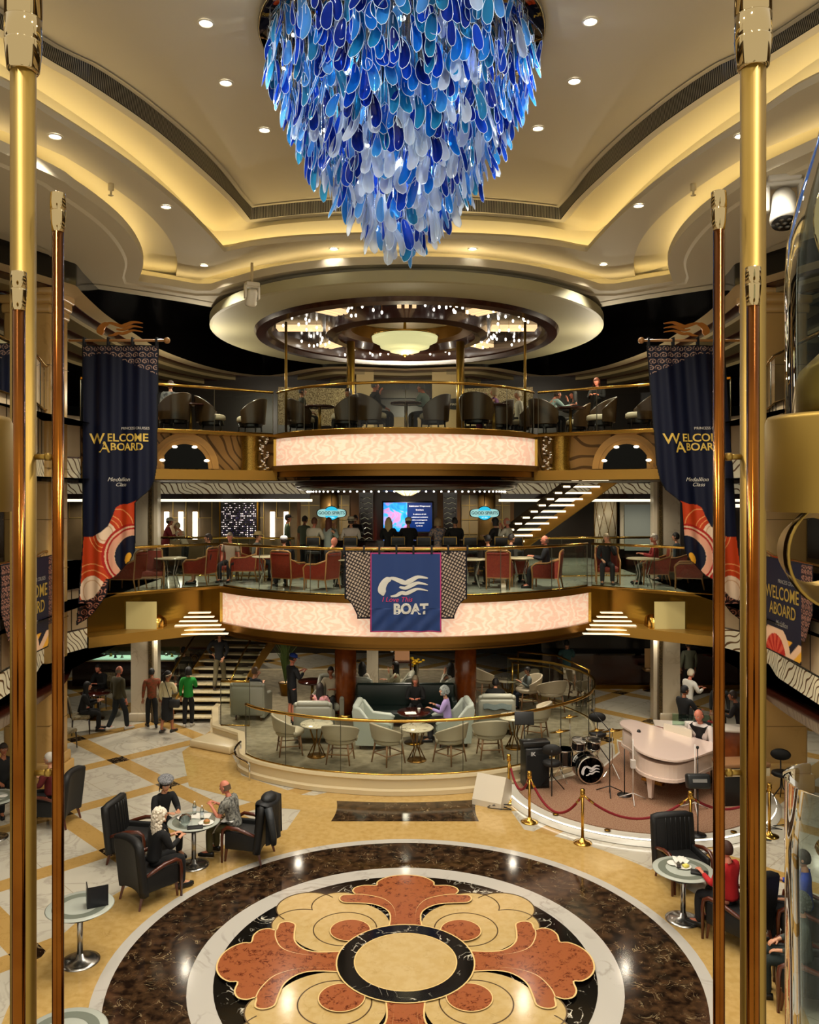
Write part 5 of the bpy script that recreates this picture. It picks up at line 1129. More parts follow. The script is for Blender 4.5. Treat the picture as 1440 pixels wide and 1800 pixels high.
b = MB(); b.box((0, 0, .02), (.24, .13, .035), rz=-.35, bev=.012); tag(b.build('black_wallet', leather_blk, loc=(4.32, 12.13, .762)), 'black folded wallet on the table by the rope barrier', 'wallet')
for i in range(3): plate_((-7.7+.14*i, 15.1+.05*i, .762), 'white dish on the table behind the left brass poles, %s' % ('outermost', 'middle one', 'innermost')[i], .08)
b = MB(); b.lathe([(.028, 0), (.04, .1), (.042, .105), (.0, .106)], 14); tag(b.build('paper_cup', white_ch, loc=(.32, 19.62, LZ+.757)), 'white paper cup before the smiling long haired woman', 'cup')
b = MB(); b.box((0, 0, .006), (.26, .2, .012), rz=.1); tag(b.build('paper_menu', white_ch, loc=(.12, 19.55, LZ+.757)), 'white paper menu lying before the smiling woman', 'menu')
# flower stand at the rear of the lounge
e = empty('display_stand', (-.1, 24.4, LZ), 0, 'dark display stand with arched backboard at the rear of the lounge', 'display stand')
b = MB(); b.box((-.25, 0, .5), (.05, .4, 1.0)); b.box((.25, 0, .5), (.05, .4, 1.0)); b.box((0, 0, 1.02), (.56, .42, .05)); b.box((0, 0, .3), (.5, .4, .04)); b.build('frame', wood_dark, e)
b = MB(); b.poly([(-.22, -.1, 1.05), (.22, -.1, 1.05)]+[(.22*cos(t), -.1, 1.3+.16*sin(t)) for t in range(0, 181, 15)]); b.build('arched_board', mat('salmon_board', '#b0805c', .5), e)
b = MB(); b.lathe([(0, 0), (.1, 0), (.13, .07), (.1, .14), (.0, .16)], 14, c=(0, -.05, .34)); b.build('basket', seat_cream, e)
for x, y, c, wd in ((-.12, 24.6, '#e8e8e4', 'white bloom glass vase left of the display stand'), (.32, 24.5, '#e6b820', 'yellow bloom glass vase right of the display stand')):
    e = empty('flower_vase', (x, y, 1.46 if x < 0 else LZ), 0, wd, 'vase'); h = .1 if x < 0 else .9
    b = MB(); b.lathe([(.05, 0), (.09, h*.1), (.06, h*.5), (.08, h)], 16, cap=False); b.lathe([(0, 0), (.05, 0)], 16); b.build('vase', chrome, e)
    b = MB(); random.seed(2)
    for k in range(26): b.sph((random.gauss(0, .09), random.gauss(0, .07), h+.1+random.gauss(0, .07)), (.05, .05, .03), 7, 5)
    b.build('blooms', mat('bloom_'+c[1:], c, .6), e)
# potted palms by the stairs
e = empty('potted_plant', (-3.55, 24.4, LZ), 0, 'tall grassy potted plant beside the marble staircase', 'plant')
b = MB(); b.lathe([(.14, 0), (.2, .35), (.22, .38), (.18, .38), (0, .34)], 18); b.build('pot', brass_dark, e); random.seed(6)
b = MB()
for k in range(46):
    a = random.uniform(0, 360); r = random.uniform(.1, .5); h = random.uniform(.9, 1.5); b.tube([(0, 0, .34), (r*.4*cos(a), r*.4*sin(a), .34+h*.7), (r*cos(a), r*sin(a), .3+h)], [.01, .014, .002], 4)
b.build('leaves', mat('leaf_green', '#3c4a20', .5), e)
# ---------------- people ----------------
SKIN = {'fair': '#c68d6c', 'rosy': '#c77a60', 'tan': '#9c6040', 'brown': '#6c3c24', 'dark': '#44261a'}
SK_CACHE = {}
def skin_mesh(name, pts, edges, rad, sub=1):
    me = bpy.data.meshes.new(name); me.from_pydata([tuple(p) for p in pts], edges, []); o = bpy.data.objects.new(name, me); COL.objects.link(o)
    md = o.modifiers.new('s', 'SKIN'); md.use_smooth_shade = True; md.branch_smoothing = .6
    if not me.skin_vertices:
        bpy.context.view_layer.objects.active = o
    for i, r in enumerate(rad):
        d = me.skin_vertices[0].data[i]; d.radius = r if isinstance(r, tuple) else (r, r); d.use_root = (i == 0)
    ss = o.modifiers.new('u', 'SUBSURF'); ss.levels = ss.render_levels = sub
    dg = bpy.context.evaluated_depsgraph_get(); dg.update(); out = bpy.data.meshes.new_from_object(o.evaluated_get(dg)); bpy.data.objects.remove(o); bpy.data.meshes.remove(me)
    return out
ARMS = {   # elbow and wrist relative to the shoulder, for the side sx = +1
    'down': ((.05, -.02, -.29), (.06, .06, -.54)), 'table': ((.06, .10, -.26), (-.06, .34, -.20)), 'face': ((.06, .16, -.24), (-.09, .20, .04)), 'phone': ((.05, .08, -.27), (-.09, .28, -.14)),
    'lap': ((.05, .04, -.29), (-.04, .26, -.36)), 'reach': ((.04, .20, -.20), (-.02, .42, -.12)), 'back': ((.08, -.10, -.26), (-.02, -.16, -.44)), 'wide': ((.16, .02, -.23), (.04, .12, -.40)), 'rail': ((.08, .14, -.24), (.0, .38, -.26)), 'keys': ((.05, .02, -.28), (.0, .30, -.30))}
def skeleton(pose, lean, arms, walk, female):
    """joint positions; x to the person's side, y forward"""
    J = {}; sit = pose == 'sit'
    ph = .54 if sit else .93; J['pelvis'] = Vector((0, 0, ph)); up = Vector((0, math.sin(lean), math.cos(lean)))
    J['waist'] = J['pelvis']+up*.17; J['chest'] = J['pelvis']+up*.36; J['neck'] = J['pelvis']+up*.52; fw = Vector((0, math.cos(lean), -math.sin(lean)))
    J['skull'] = J['neck']+up*.07+fw*.015; J['head'] = J['neck']+up*.155+fw*.03; J['up'] = up
    sw = .165 if female else .185
    for i, sx in enumerate((-1, 1)):
        n = 'lr'[i]; sh = J['neck']-up*.055+Vector((sx*sw, 0, 0)); e_, w_ = ARMS[arms[i]]
        el = sh+Vector((sx*e_[0], e_[1], e_[2])); wr = sh+Vector((sx*w_[0], w_[1], w_[2])); J['sh'+n] = sh; J['el'+n] = el; J['wr'+n] = wr
        J['hip'+n] = J['pelvis']+Vector((sx*.085, 0, -.04))
        if sit: k = Vector((sx*.13, .43, .50)); a = Vector((sx*.13, .42+walk*sx*.12, .085)); t = a+Vector((sx*.02, .17, -.05))
        elif pose == 'high': k = Vector((sx*.14, .36, ph-.1)); a = Vector((sx*.13, .30, ph-.53)); t = a+Vector((0, .15, -.05))
        else:
            s_ = walk*sx; k = Vector((sx*.095, .02+.16*s_ if s_ > 0 else .02+.10*s_+.04*abs(s_), .50)); a = Vector((sx*.09, .26*s_-.02, .085+(.06*-s_ if s_ < 0 else 0))); t = a+Vector((sx*.02, .16, -.05))
        J['kn'+n] = k; J['an'+n] = a; J['to'+n] = t
    if pose == 'high':
        pass
    return J
def head_mesh(b, J, yaw, pitch, female):
    """skull, jaw, nose, eyes, mouth, ears: slots 0 skin 1 eye white 2 dark 3 lips"""
    M = Matrix.Translation(J['head']) @ Matrix.Rotation(yaw, 4, 'Z') @ Matrix.Rotation(pitch, 4, 'X'); b.M = M; b.mat(0)
    n, m = 18, 14; vs = []; fs = []
    for j in range(m+1):
        t = -90+180*j/m
        for k in range(n):
            a = 360*k/n; x, y, z = .076*cos(t)*cos(a), .096*cos(t)*sin(a), .118*sin(t)
            if z < 0: f = 1+.55*z/.118*.5; x *= f; y *= (1+.25*z/.118) if y < 0 else 1.0
            if z < -.05 and y > 0: y = y*.92+.006
            if y > .07 and abs(x) < .05 and .0 < z < .04: y -= .008
            vs.append((x, y, z))
    for j in range(m):
        for k in range(n): fs.append((j*n+k, j*n+(k+1) % n, (j+1)*n+(k+1) % n, (j+1)*n+k))
    b.add(vs, fs, True)
    b.add([(0, .093, .025), (-.016, .088, -.022), (.016, .088, -.022), (0, .119, -.018), (0, .09, -.034)], [(0, 1, 3), (0, 3, 2), (1, 4, 3), (3, 4, 2)], True)
    for s in (-1, 1):
        b.mat(0).sph((s*.077, -.005, -.005), (.012, .02, .03), 8, 6); b.mat(1).sph((s*.03, .082, .012), (.014, .009, .008), 8, 5); b.mat(2).sph((s*.03, .089, .012), (.006, .004, .0065), 6, 4); b.mat(2).sph((s*.03, .088, .033), (.018, .006, .0035), 6, 4)
    b.mat(3).sph((0, .087, -.052), (.023, .008, .007), 8, 5); b.mat(0).sph((0, .066, -.09), (.026, .018, .018), 8, 5); b.M = Matrix.Identity(4)
    return M
def body_mesh(key):
    if key in SK_CACHE: return SK_CACHE[key]
    pose, lean, arms, walk, female, yaw, pitch = key; J = skeleton(pose, lean, arms, walk, female); pts = []; ed = []; rad = []
    def v(p, r, par=None):
        pts.append(p); rad.append(r); i = len(pts)-1
        if par is not None: ed.append((par, i))
        return i
    f = female
    pe = v(J['pelvis'], (.105, .08)); wa = v(J['waist'], (.095 if f else .105, .075), pe); c = v(J['chest'], (.11 if f else .12, .08), wa); ne = v(J['neck'], .052, c); v(J['skull'], .048, ne)
    for i, sx in enumerate((-1, 1)):
        n = 'lr'[i]; s = v(J['sh'+n]-J['up']*.02, .04, c); e = v(J['el'+n], .039 if not f else .034, s); w_ = v(J['wr'+n], .026, e)
        d = (J['wr'+n]-J['el'+n]).normalized(); side = d.cross(Vector((0, 0, 1)) if abs(d.z) < .8 else Vector((0, 1, 0))).normalized()*sx; dn = d.cross(side)*sx
        if dn.z > 0: dn = -dn
        pal = v(J['wr'+n]+d*.05, (.036, .017), w_)
        for q, L_ in enumerate((.072, .08, .074, .06)):
            o_ = side*(-.027+.018*q); b0 = J['wr'+n]+d*.085+o_; k1 = v(b0, .0105, pal); k2 = v(b0+d*L_*.55+dn*.010+o_*.12, .0095, k1); v(b0+d*L_*.9+dn*.034+o_*.12, .008, k2)
        t1 = v(J['wr'+n]+d*.035-side*.038+dn*.01, .0125, pal); v(J['wr'+n]+d*.075-side*.05+dn*.026, .010, t1)
        h = v(J['hip'+n], .068, pe); k = v(J['kn'+n], .056, h); mid = v(J['kn'+n].lerp(J['an'+n], .35)+Vector((0, -.015, 0)), .052, k); a = v(J['an'+n], .036, mid); v(J['to'+n], (.036, .024), a)
    me = skin_mesh('person', pts, ed, rad); b = MB(); M = head_mesh(b, J, yaw, pitch, female)
    vs = [x.co.copy() for x in me.vertices]; o = len(b.v); b.v += vs
    for p in me.polygons: b.f.append([o+i for i in p.vertices]); b.mi.append(0); b.sm.append(True)
    bpy.data.meshes.remove(me); base = mat('skin_base', '#c68d6c', .5); r = (b.mesh('body', [base]*1+[mat('eye_white', '#d8d4cc', .3), mat('eye_dark', '#120c08', .3), mat('lips', '#9a4c42', .4)]), J, M); SK_CACHE[key] = r
    return r
def cloth_mesh(kind, key, opt):
    ck = (kind, key[:5], opt)
    if ck in SK_CACHE: return SK_CACHE[ck]
    pose, lean, arms, walk, female = key[:5]; J = skeleton(pose, lean, arms, walk, female); pts = []; ed = []; rad = []
    def v(p, r, par=None):
        pts.append(p); rad.append(r); i = len(pts)-1
        if par is not None: ed.append((par, i))
        return i
    f = female; up = J['up']
    if kind == 'top':
        slv, fat = opt; c = v(J['chest']+up*.02, ((.155 if f else .175)*fat, .125*fat)); w_ = v(J['waist'], ((.13 if f else .15)*fat, .115*fat), c); p = v(J['pelvis'], (.15*fat, .125*fat), w_); v(J['pelvis']-up*(.09 if pose != 'sit' else .0)-Vector((0, 0, .01)), (.155*fat, .13*fat), p); v(J['neck']-up*.01, .078, c)
        for i in (0, 1):
            n = 'lr'[i]; s = v(J['sh'+n]+up*.0, .082*min(fat, 1.1), c); tgt = J['el'+n] if slv else J['sh'+n].lerp(J['el'+n], .75); e = v(tgt, .056 if slv else .064, s)
            if slv: v(J['el'+n].lerp(J['wr'+n], .93), .038, e)
    elif kind == 'vest':
        c = v(J['chest'], (.158, .126)); w_ = v(J['waist'], (.15, .118), c); v(J['pelvis'], (.15, .12), w_); v(J['neck']-up*.08, (.11, .075), c)
    elif kind == 'trousers':
        p = v(J['pelvis'], (.15, .122)); v(J['waist'].lerp(J['pelvis'], .35), (.14, .112), p)
        for i in (0, 1):
            n = 'lr'[i]; h = v(J['hip'+n], .108, p); k = v(J['kn'+n], .074, h)
            if not opt: v(J['kn'+n].lerp(J['an'+n], 1.06), .062, k)
            else: v(J['kn'+n].lerp(J['an'+n], .06), .074, k)
    elif kind == 'shoe':
        out = []
        for i in (0, 1):
            n = 'lr'[i]; b = MB(); a = J['an'+n]; t = J['to'+n]; d = Vector((t.x-a.x, t.y-a.y, 0)).normalized(); 
            b.at((a.x, a.y, a.z-.085), (0, 0, math.atan2(d.y, d.x)-PI/2)); b.mat(0)
            rings = [(-.075, .03, .045, .05), (-.04, .036, .06, .05), (.03, .038, .06, .03), (.10, .045, .045, .0), (.16, .044, .036, .0), (.205, .026, .022, .0)]
            R_ = [[(w_*cos(q), y, .028+h*.5+ (h*.5+.0)*math.sin(math.radians(q)) if math.sin(math.radians(q)) > 0 else .004) for q in range(0, 360, 36)] for y, w_, h, _ in rings]
            vs = [p_ for r_ in R_ for p_ in r_]; b.add(vs, [(j*10+k, j*10+(k+1) % 10, (j+1)*10+(k+1) % 10, (j+1)*10+k) for j in range(5) for k in range(10)]+[tuple(range(9, -1, -1)), tuple(range(50, 60))], True)
            out.append(b.mesh('shoe', [mat('shoe_base', '#111111', .4)]))
        SK_CACHE[ck] = out; return out
    elif kind == 'skirt':
        b = MB(); z0 = J['pelvis'].z+.08; n = 20
        b.add([(.14*cos(18*k), .11*sin(18*k), z0) for k in range(n)]+[(.165*cos(18*k), .135*sin(18*k), z0-.2) for k in range(n)]+[(.17*cos(18*k)+.0, .15*sin(18*k)+.01, .38) for k in range(n)], [(j*n+k, j*n+(k+1) % n, (j+1)*n+(k+1) % n, (j+1)*n+k) for j in range(2) for k in range(n)], True)
        SK_CACHE[ck] = b.mesh('skirt', [mat('skirt_base', '#111', .7)]); return SK_CACHE[ck]
    me = skin_mesh(kind, pts, ed, rad); me.materials.clear(); me.materials.append(mat('cloth_base', '#444', .8)); SK_CACHE[ck] = me
    return me
def hair_mesh(style):
    if ('hair', style) in SK_CACHE: return SK_CACHE[('hair', style)]
    b = MB(); random.seed(hash(style) % 97 if False else len(style))
    def cap(r, zcut, ycut, n=20, m=12, bulge=0):
        vs = []; fs = []
        for j in range(m+1):
            t = -90+180*j/m
            for k in range(n):
                a = 360*k/n; x, y, z = r[0]*cos(t)*cos(a), r[1]*cos(t)*sin(a)-.008, r[2]*sin(t)+.012
                lim = zcut+(.085 if y > ycut else 0)
                if z < lim: z = lim; x *= .93; y *= .93 if y < ycut else .8
                vs.append((x, y, z))
        for j in range(m):
            for k in range(n): fs.append((j*n+k, j*n+(k+1) % n, (j+1)*n+(k+1) % n, (j+1)*n+k))
        b.add(vs, fs, True)
    if style == 'short': cap((.086, .104, .122), -.05, .035)
    elif style == 'fringe':
        b.grid(lambda u, v: (.083*math.cos(PI+PI*u)*(1), .1*math.sin(PI+PI*u)-.002, -.055+.075*v), 14, 3); b.grid(lambda u, v: (.08*math.cos(PI+PI*u), .096*math.sin(PI+PI*u), .02+.03*v*(1-.5*v)), 14, 2)
    elif style in ('long', 'longwide'):
        cap((.088, .106, .124), -.05, .04); w_ = 1.25 if style == 'longwide' else 1
        b.grid(lambda u, v: ((.09+.02*v*w_)*math.cos(PI*.92+PI*1.16*u)*w_**.5, (.105+.0*v)*math.sin(PI*.92+PI*1.16*u)-.01*v, .02-.30*v+.012*math.sin(14*u)), 18, 6); b.grid(lambda u, v: (.07*math.cos(PI+PI*u), -.06-.04*math.sin(PI*u)*1, .0-.3*v), 10, 4)
    elif style == 'bob':
        cap((.096, .112, .124), -.06, .045); b.grid(lambda u, v: ((.096+.012*v)*math.cos(PI*.95+PI*1.1*u), (.11)*math.sin(PI*.95+PI*1.1*u), .02-.13*v), 18, 4)
    elif style == 'curly':
        cap((.1, .116, .135), -.05, .04)
        for k in range(90):
            a = random.uniform(150, 390); t = random.uniform(-45, 90); b.sph((.1*cos(t)*cos(a), .115*cos(t)*sin(a)-.01, .125*sin(t)+.005), .026, 6, 4)
    elif style == 'curlylong':
        cap((.1, .116, .13), -.05, .04)
        for k in range(150):
            a = random.uniform(160, 380); z = random.uniform(-.26, .12); r = 1 if z < .03 else math.sqrt(max(0, 1-(z/.14)**2)); b.sph(((.105+.02*(z < -.1))*r*cos(a), .115*r*sin(a)-.015, z), .028, 6, 4)
    elif style == 'bun':
        cap((.088, .106, .124), -.05, .04); b.sph((0, -.11, .06), .045, 10, 8)
    elif style == 'tail':
        cap((.087, .105, .123), -.05, .04); b.tube([(0, -.1, .05), (0, -.14, 0), (0, -.13, -.1), (0, -.11, -.2)], [.025, .035, .03, .008], 8)
    me = b.mesh('hair', [mat('hair_base', '#222', .6)]); SK_CACHE[('hair', style)] = me
    return me
def hat_mesh(kind):
    if ('hat', kind) in SK_CACHE: return SK_CACHE[('hat', kind)]
    b = MB()
    if kind == 'cap': b.at((0, -.002, .03)).lathe([(.094, 0), (.098, .04), (.08, .085), (.04, .105), (0, .11)], 20, sy=1.12); b.at().prism([(.075*cos(t), .07+.11*sin(t)) for t in range(0, 181, 12)], .035, .045)
    elif kind == 'beret': b.at((0, -.005, .07), (-.1, .08, 0)).lathe([(.085, -.03), (.09, 0), (.13, .02), (.14, .045), (.12, .07), (.05, .085), (0, .088)], 24, sy=1.05); b.lathe([(.0, .085), (.008, .1), (0, .105)], 6)
    elif kind == 'fedora':
        b.at((0, 0, .05)).lathe([(.17, .0), (.165, .012), (.1, .01), (.095, .06), (.085, .1), (.04, .11), (0, .095)], 28, sy=1.12); b.mat(1).lathe([(.101, .012), (.1, .035)], 28, sy=1.12, cap=False)
    elif kind == 'band': b.at((0, 0, .02), (.3, 0, 0)).lathe([(.092, -.012), (.096, 0), (.092, .012)], 20, sy=1.15, cap=False)
    elif kind == 'sun': b.at((0, 0, .06)).lathe([(.15, -.01), (.15, 0), (.095, .01), (.09, .07), (.05, .095), (0, .095)], 24, sy=1.1)
    me = b.mesh('hat', [mat('hat_base', '#222', .8), mat('hat_ribbon', '#15110e', .6)]); SK_CACHE[('hat', kind)] = me
    return me
def place_mesh(name, me, parent, mats):
    o = bpy.data.objects.new(name, me); COL.objects.link(o); o.parent = parent
    for i, m_ in enumerate(mats):
        if m_ is not None and i < len(o.material_slots): o.material_slots[i].link = 'OBJECT'; o.material_slots[i].material = m_
    return o
def cloth(c, kind='c'):
    if isinstance(c, tuple): return mat('cloth_'+c[0][1:]+c[1][1:], c[0], .85, noise=(c[2], c[1], .95, 2))
    return mat('cloth_'+c[1:], c, .85, bump=(50, .25))
def person(x, y, z, rz, label, pose='stand', lean=0, arms=('down', 'down'), walk=0, f=False, yaw=0, pitch=0, skin='fair', top='#222222', slv=True, fat=1.0, bot='#15161a', short=False, shoes='#0c0c0c', hair=('short', '#2a1c12'), hat=None, sc=1.0, vest=None, skirt=None, group=None, legs=True):
    key = (pose, math.radians(lean), arms, walk, f, math.radians(yaw), math.radians(pitch)); me, J, M = body_mesh(key)
    base = place_mesh('person', me, None, [mat('skin_'+skin, SKIN[skin], .5)]); base.location = (x, y, z); base.rotation_euler = (0, 0, D(rz)); base.scale = (sc,)*3; tag(base, label, 'person', group)
    place_mesh('top', cloth_mesh('top', key, (slv, fat)), base, [cloth(top)])
    if vest: place_mesh('waistcoat', cloth_mesh('vest', key, 0), base, [cloth(vest)])
    if skirt: place_mesh('skirt', cloth_mesh('skirt', key, 0), base, [cloth(skirt)])
    elif legs: place_mesh('trousers', cloth_mesh('trousers', key, short), base, [cloth(bot)])
    for s_ in cloth_mesh('shoe', key, 0): place_mesh('shoe', s_, base, [mat('shoe_'+shoes[1:], shoes, .4)])
    if hair:
        h = place_mesh('hair', hair_mesh(hair[0]), base, [mat('hair_'+hair[1][1:], hair[1], .65, bump=(80, .5))]); h.matrix_parent_inverse = Matrix.Identity(4); h.matrix_local = M
    if hat:
        h = place_mesh('hat', hat_mesh(hat[0]), base, [cloth(hat[1])]); h.matrix_local = M
    return base, J, M
# ---------------- the people in the photograph ----------------
def X(px, y): return (px-CX)*y/F
def sitp(px, y, z, rz, label, **k): return person(X(px, y), y, z, rz, label, pose='sit', **k)
# ground floor, left group
_, J_, M_ = person(-3.98, 13.04, .02, -42, 'person with long curly white hair in black at the food table', pose='sit', f=True, lean=8, arms=('table', 'table'), pitch=-.2, top='#08080a', bot='#08080a', hair=('curlylong', '#e0d4c0'), yaw=-15)
person(-4.33, 14.62, .04, -138, 'person in a grey beret and black top eating at the food table', pose='sit', f=True, lean=12, arms=('table', 'table'), top='#0a0a0c', bot='#0a0a0c', hair=('bob', '#1a1210'), hat=('beret', ('#4c4c4e', '#8a8a8c', 60)), pitch=-12, yaw=-8)
person(-2.98, 14.42, .02, 76, 'balding person in a patterned short sleeved shirt holding a burger at the food table', pose='sit', lean=14, arms=('phone', 'phone'), skin='rosy', top=('#8c8a80', '#2c2a28', 22), slv=False, fat=1.12, bot='#4c4626', hair=('fringe', '#5c4634'), pitch=-16, shoes='#0a0a0a')
b = MB(); b.grid(lambda u, v: (-.2+.4*u, -.0+.36*v, .655-.02*math.sin(6*u)-.26*max(0, v-.62)*2.2+.012*math.sin(11*v+4*u)), 12, 12); b.grid(lambda u, v: (-.2+.4*(1-u), -.0+.36*v, .645-.02*math.sin(6*(1-u))-.26*max(0, v-.62)*2.2), 12, 12)
tag(b.build('cloth_napkin', mat('linen_white', '#cfcdc6', .8), loc=(-2.95, 14.38, .04), rz=D(76)), 'white cloth napkin across the lap of the balding person', 'napkin')
# jacket over the chair back
e = empty('draped_jacket', (-2.75, 14.45, 0), D(76), 'black hooded jacket draped over the chair of the balding person', 'jacket'); jk = mat('jacket_black', '#111315', .55, bump=(12, .8))
def jf(u, v):
    s = (v-.45)*1.25; w_ = .36-.04*math.cos(6*u); x = (u-.5)*2*w_
    if s < 0: return (x, -.27+.02*math.sin(9*u), 1.06+s*.9+.02*math.sin(7*u))
    return (x, -.46-.05*math.sin(PI*u)-.02*math.sin(13*u)*s*3, 1.08-s*1.05)
b = MB(); b.grid(jf, 18, 16); b.grid(lambda u, v: Vector(jf(1-u, v))+Vector((0, -.02, .012)), 18, 16); b.build('jacket_body', jk, e)
b = MB(); b.at((0, -.38, 1.06)).sph((0, 0, 0), (.2, .13, .1), 14, 8); b.build('hood', jk, e)
b = MB(); b.tube([(-.3, -.5, 1.0), (-.36, -.58, .8), (-.34, -.62, .55), (-.3, -.6, .4)], [.07, .065, .055, .05], 10); b.build('sleeve', mat('jacket_grey', '#24282c', .5, bump=(12, .8)), e)
person(-6.85, 15.92, .02, 85, 'person in dark red seated behind the left brass poles', pose='sit', arms=('table', 'table'), top='#5a1010', bot='#141414', hair=('short', '#c0b8ac'))
person(-8.1, 16.6, .0, -140, 'person in black seated at the far left behind the big brass pole', pose='sit', arms=('table', 'lap'), top='#0b0b0c', bot='#0b0b0c', skin='tan')
# walkers
def walker(px, py, rz, label, **k): p = at_z(px, py, 0); return person(p.x, p.y, 0, rz, label, **k)
walker(208, 1284, -35, 'bald person in an olive green jacket and jeans walking in white trainers', walk=.9, arms=('down', 'down'), top='#3e3820', bot='#10161a', shoes='#c8c4bc', hair=('fringe', '#7a6a5c'), skin='rosy', fat=1.15, sc=1.0)
walker(267, 1279, 25, 'person in a rust patterned shirt walking towards the stairs', walk=-.8, top=('#5c3c1c', '#8a3a20', 14), bot='#121314', hair=('short', '#141010'), skin='tan', yaw=-30, sc=.93)
walker(294, 1288, -20, 'person in a cream blouse and long black skirt with a hair band', walk=.5, f=True, top='#c9bd94', skirt='#0c0c0e', hair=('tail', '#120e0c'), hat=('band', '#d8d0c0'), skin='tan', arms=('down', 'phone'), yaw=-40, shoes='#16120e', sc=.95)
walker(331, 1277, 5, 'person in a bright green sweater and black trousers facing the stairs', walk=.3, f=True, top='#1c8a30', bot='#0c0c0e', fat=1.1, arms=('down', 'phone'), hair=('bob', '#0e0c0c'), shoes='#b8b0a4', sc=.94)
e = empty('shoulder_bag', (X(308, 21.9)+.02, 21.75, .82), 0, 'black handbag at the hip of the person in the cream blouse', 'bag')
b = MB(); b.box((0, 0, 0), (.3, .12, .22), bev=.05); b.build('bag_body', leather_blk, e); b = MB(); b.tube([(-.1, 0, .08), (-.2, .05, .35), (-.3, .12, .58)], .009, 6); b.build('strap', leather_blk, e)
person(-5.42, 24.0, .66, 0, 'person in a black jumper and khaki trousers climbing the marble staircase', walk=.8, arms=('wide', 'back'), top='#0b0b0e', bot='#5c5238', hair=('short', '#1a1410'), shoes='#2a1c14')
person(-9.0, 24.55, .02, 160, 'person in black seated at the dark café table, leaning forward', pose='sit', lean=16, arms=('table', 'table'), top='#0a0a0a', bot='#0a0a0a', hair=('short', '#141010'), skin='rosy')
person(-8.62, 21.95, .02, -70, 'dark haired person in black seated with back turned in the café', pose='sit', f=True, lean=10, arms=('table', 'table'), top='#08080a', bot='#0a0a0a', hair=('long', '#0a0808'))
person(-6.7, 24.9, 0, 20, 'person in dark clothes standing behind the marble pilaster by the display counter', top='#1e1c12', bot='#0a0a0a', hair=('short', '#141010'))
# lounge
L = .39
person(-2.95, 21.4, L, -55, 'person in a blue cap and black hoodie standing in the lounge with a phone', arms=('phone', 'phone'), top='#0a0c14', bot='#0a0a0c', short=True, hair=('short', '#1a1410'), hat=('cap', '#1c3c9c'), pitch=-18, skin='rosy', sc=1.05)
person(-4.05, 22.1, L-.02, -30, 'person seated at the far left of the lounge holding up a phone', pose='sit', f=True, arms=('face', 'phone'), top='#0c1018', bot='#0a0a0c', hair=('short', '#5c4430'))
person(-2.0, 22.1, L, 170, 'person in a pale polo with a lanyard seated facing the viewer', pose='sit', arms=('table', 'lap'), top='#b4a890', slv=False, hair=('short', '#181210'), skin='tan')
person(-2.1, 20.15, L-.0, -15, 'long haired person in pink seated with back to the viewer', pose='sit', f=True, arms=('face', 'table'), top=('#c88890', '#7a4a3c', 18), hair=('long', '#1e1410'))
person(-1.2, 22.65, L, -20, 'dark haired person in white seated beside the left wooden pillar', pose='sit', f=True, arms=('table', 'lap'), top='#c8bfae', hair=('longwide', '#0e0a0a'))
person(-.25, 22.75, L, 80, 'dark haired person in a cream jumper seated behind the booth sofa', pose='sit', f=True, arms=('face', 'table'), top='#c4bc9a', hair=('long', '#140e0c'))
person(.26, 21.2, L, 176, 'smiling person with long grey blond hair and black top on the green booth', pose='sit', f=True, lean=10, arms=('table', 'table'), top='#0c0c0e', hair=('long', '#8a7a62'), skin='rosy', pitch=-6)
person(1.02, 19.85, L, 82, 'person with curly grey hair and a lilac jumper in the pale mint armchair', pose='sit', f=True, lean=6, arms=('table', 'phone'), top='#9a86b8', bot='#14141a', hair=('curly', '#8f9490'))
person(1.25, 22.55, L, 35, 'dark haired person in a light top seated behind the lilac jumper', pose='sit', f=True, arms=('face', 'lap'), top='#b4aea0', hair=('longwide', '#0e0a08'))
person(2.25, 20.8, L, -10, 'person in black bending forward in the sage armchair by the pillar', pose='sit', lean=30, arms=('table', 'table'), top='#0c0c0c', hair=('short', '#141010'))
b = MB(); b.grid(lambda u, v: ((u-.5)*.75*(1-.2*abs(v-.5)), -.42+.32*abs(v-.45)*(-1 if v > .45 else .6), .98-.55*abs(v-.45)+.02*math.sin(12*u)), 14, 12); b.grid(lambda u, v: ((.5-u)*.75*(1-.2*abs(v-.5)), -.44+.32*abs(v-.45)*(-1 if v > .45 else .6), 1.0-.55*abs(v-.45)+.02*math.sin(12*(1-u))), 14, 12)
tag(b.build('grey_jacket', mat('jacket_slate', '#4a5450', .8, bump=(15, .8)), loc=(2.25, 20.75, L)), 'slate grey jacket laid over the sage armchair by the right pillar', 'jacket')
person(3.42, 23.0, L, 100, 'dark haired child in a grey hoodie seated in a barrel chair', pose='sit', arms=('phone', 'phone'), top='#6c7472', bot='#101a2c', hair=('short', '#181210'), sc=.85)
person(5.1, 27.0-.9, 0, 0, 'person in a teal top standing by the casino wall', top='#31545a', bot='#0c0c0c', arms=('phone', 'face'), hair=('short', '#141010'))
person(8.9, 25.9, 0, 10, 'person in a grey green shirt standing with back turned by the game chairs', top='#6a6c58', bot='#0c0c0c', hair=('short', '#2a2018'), fat=1.15)
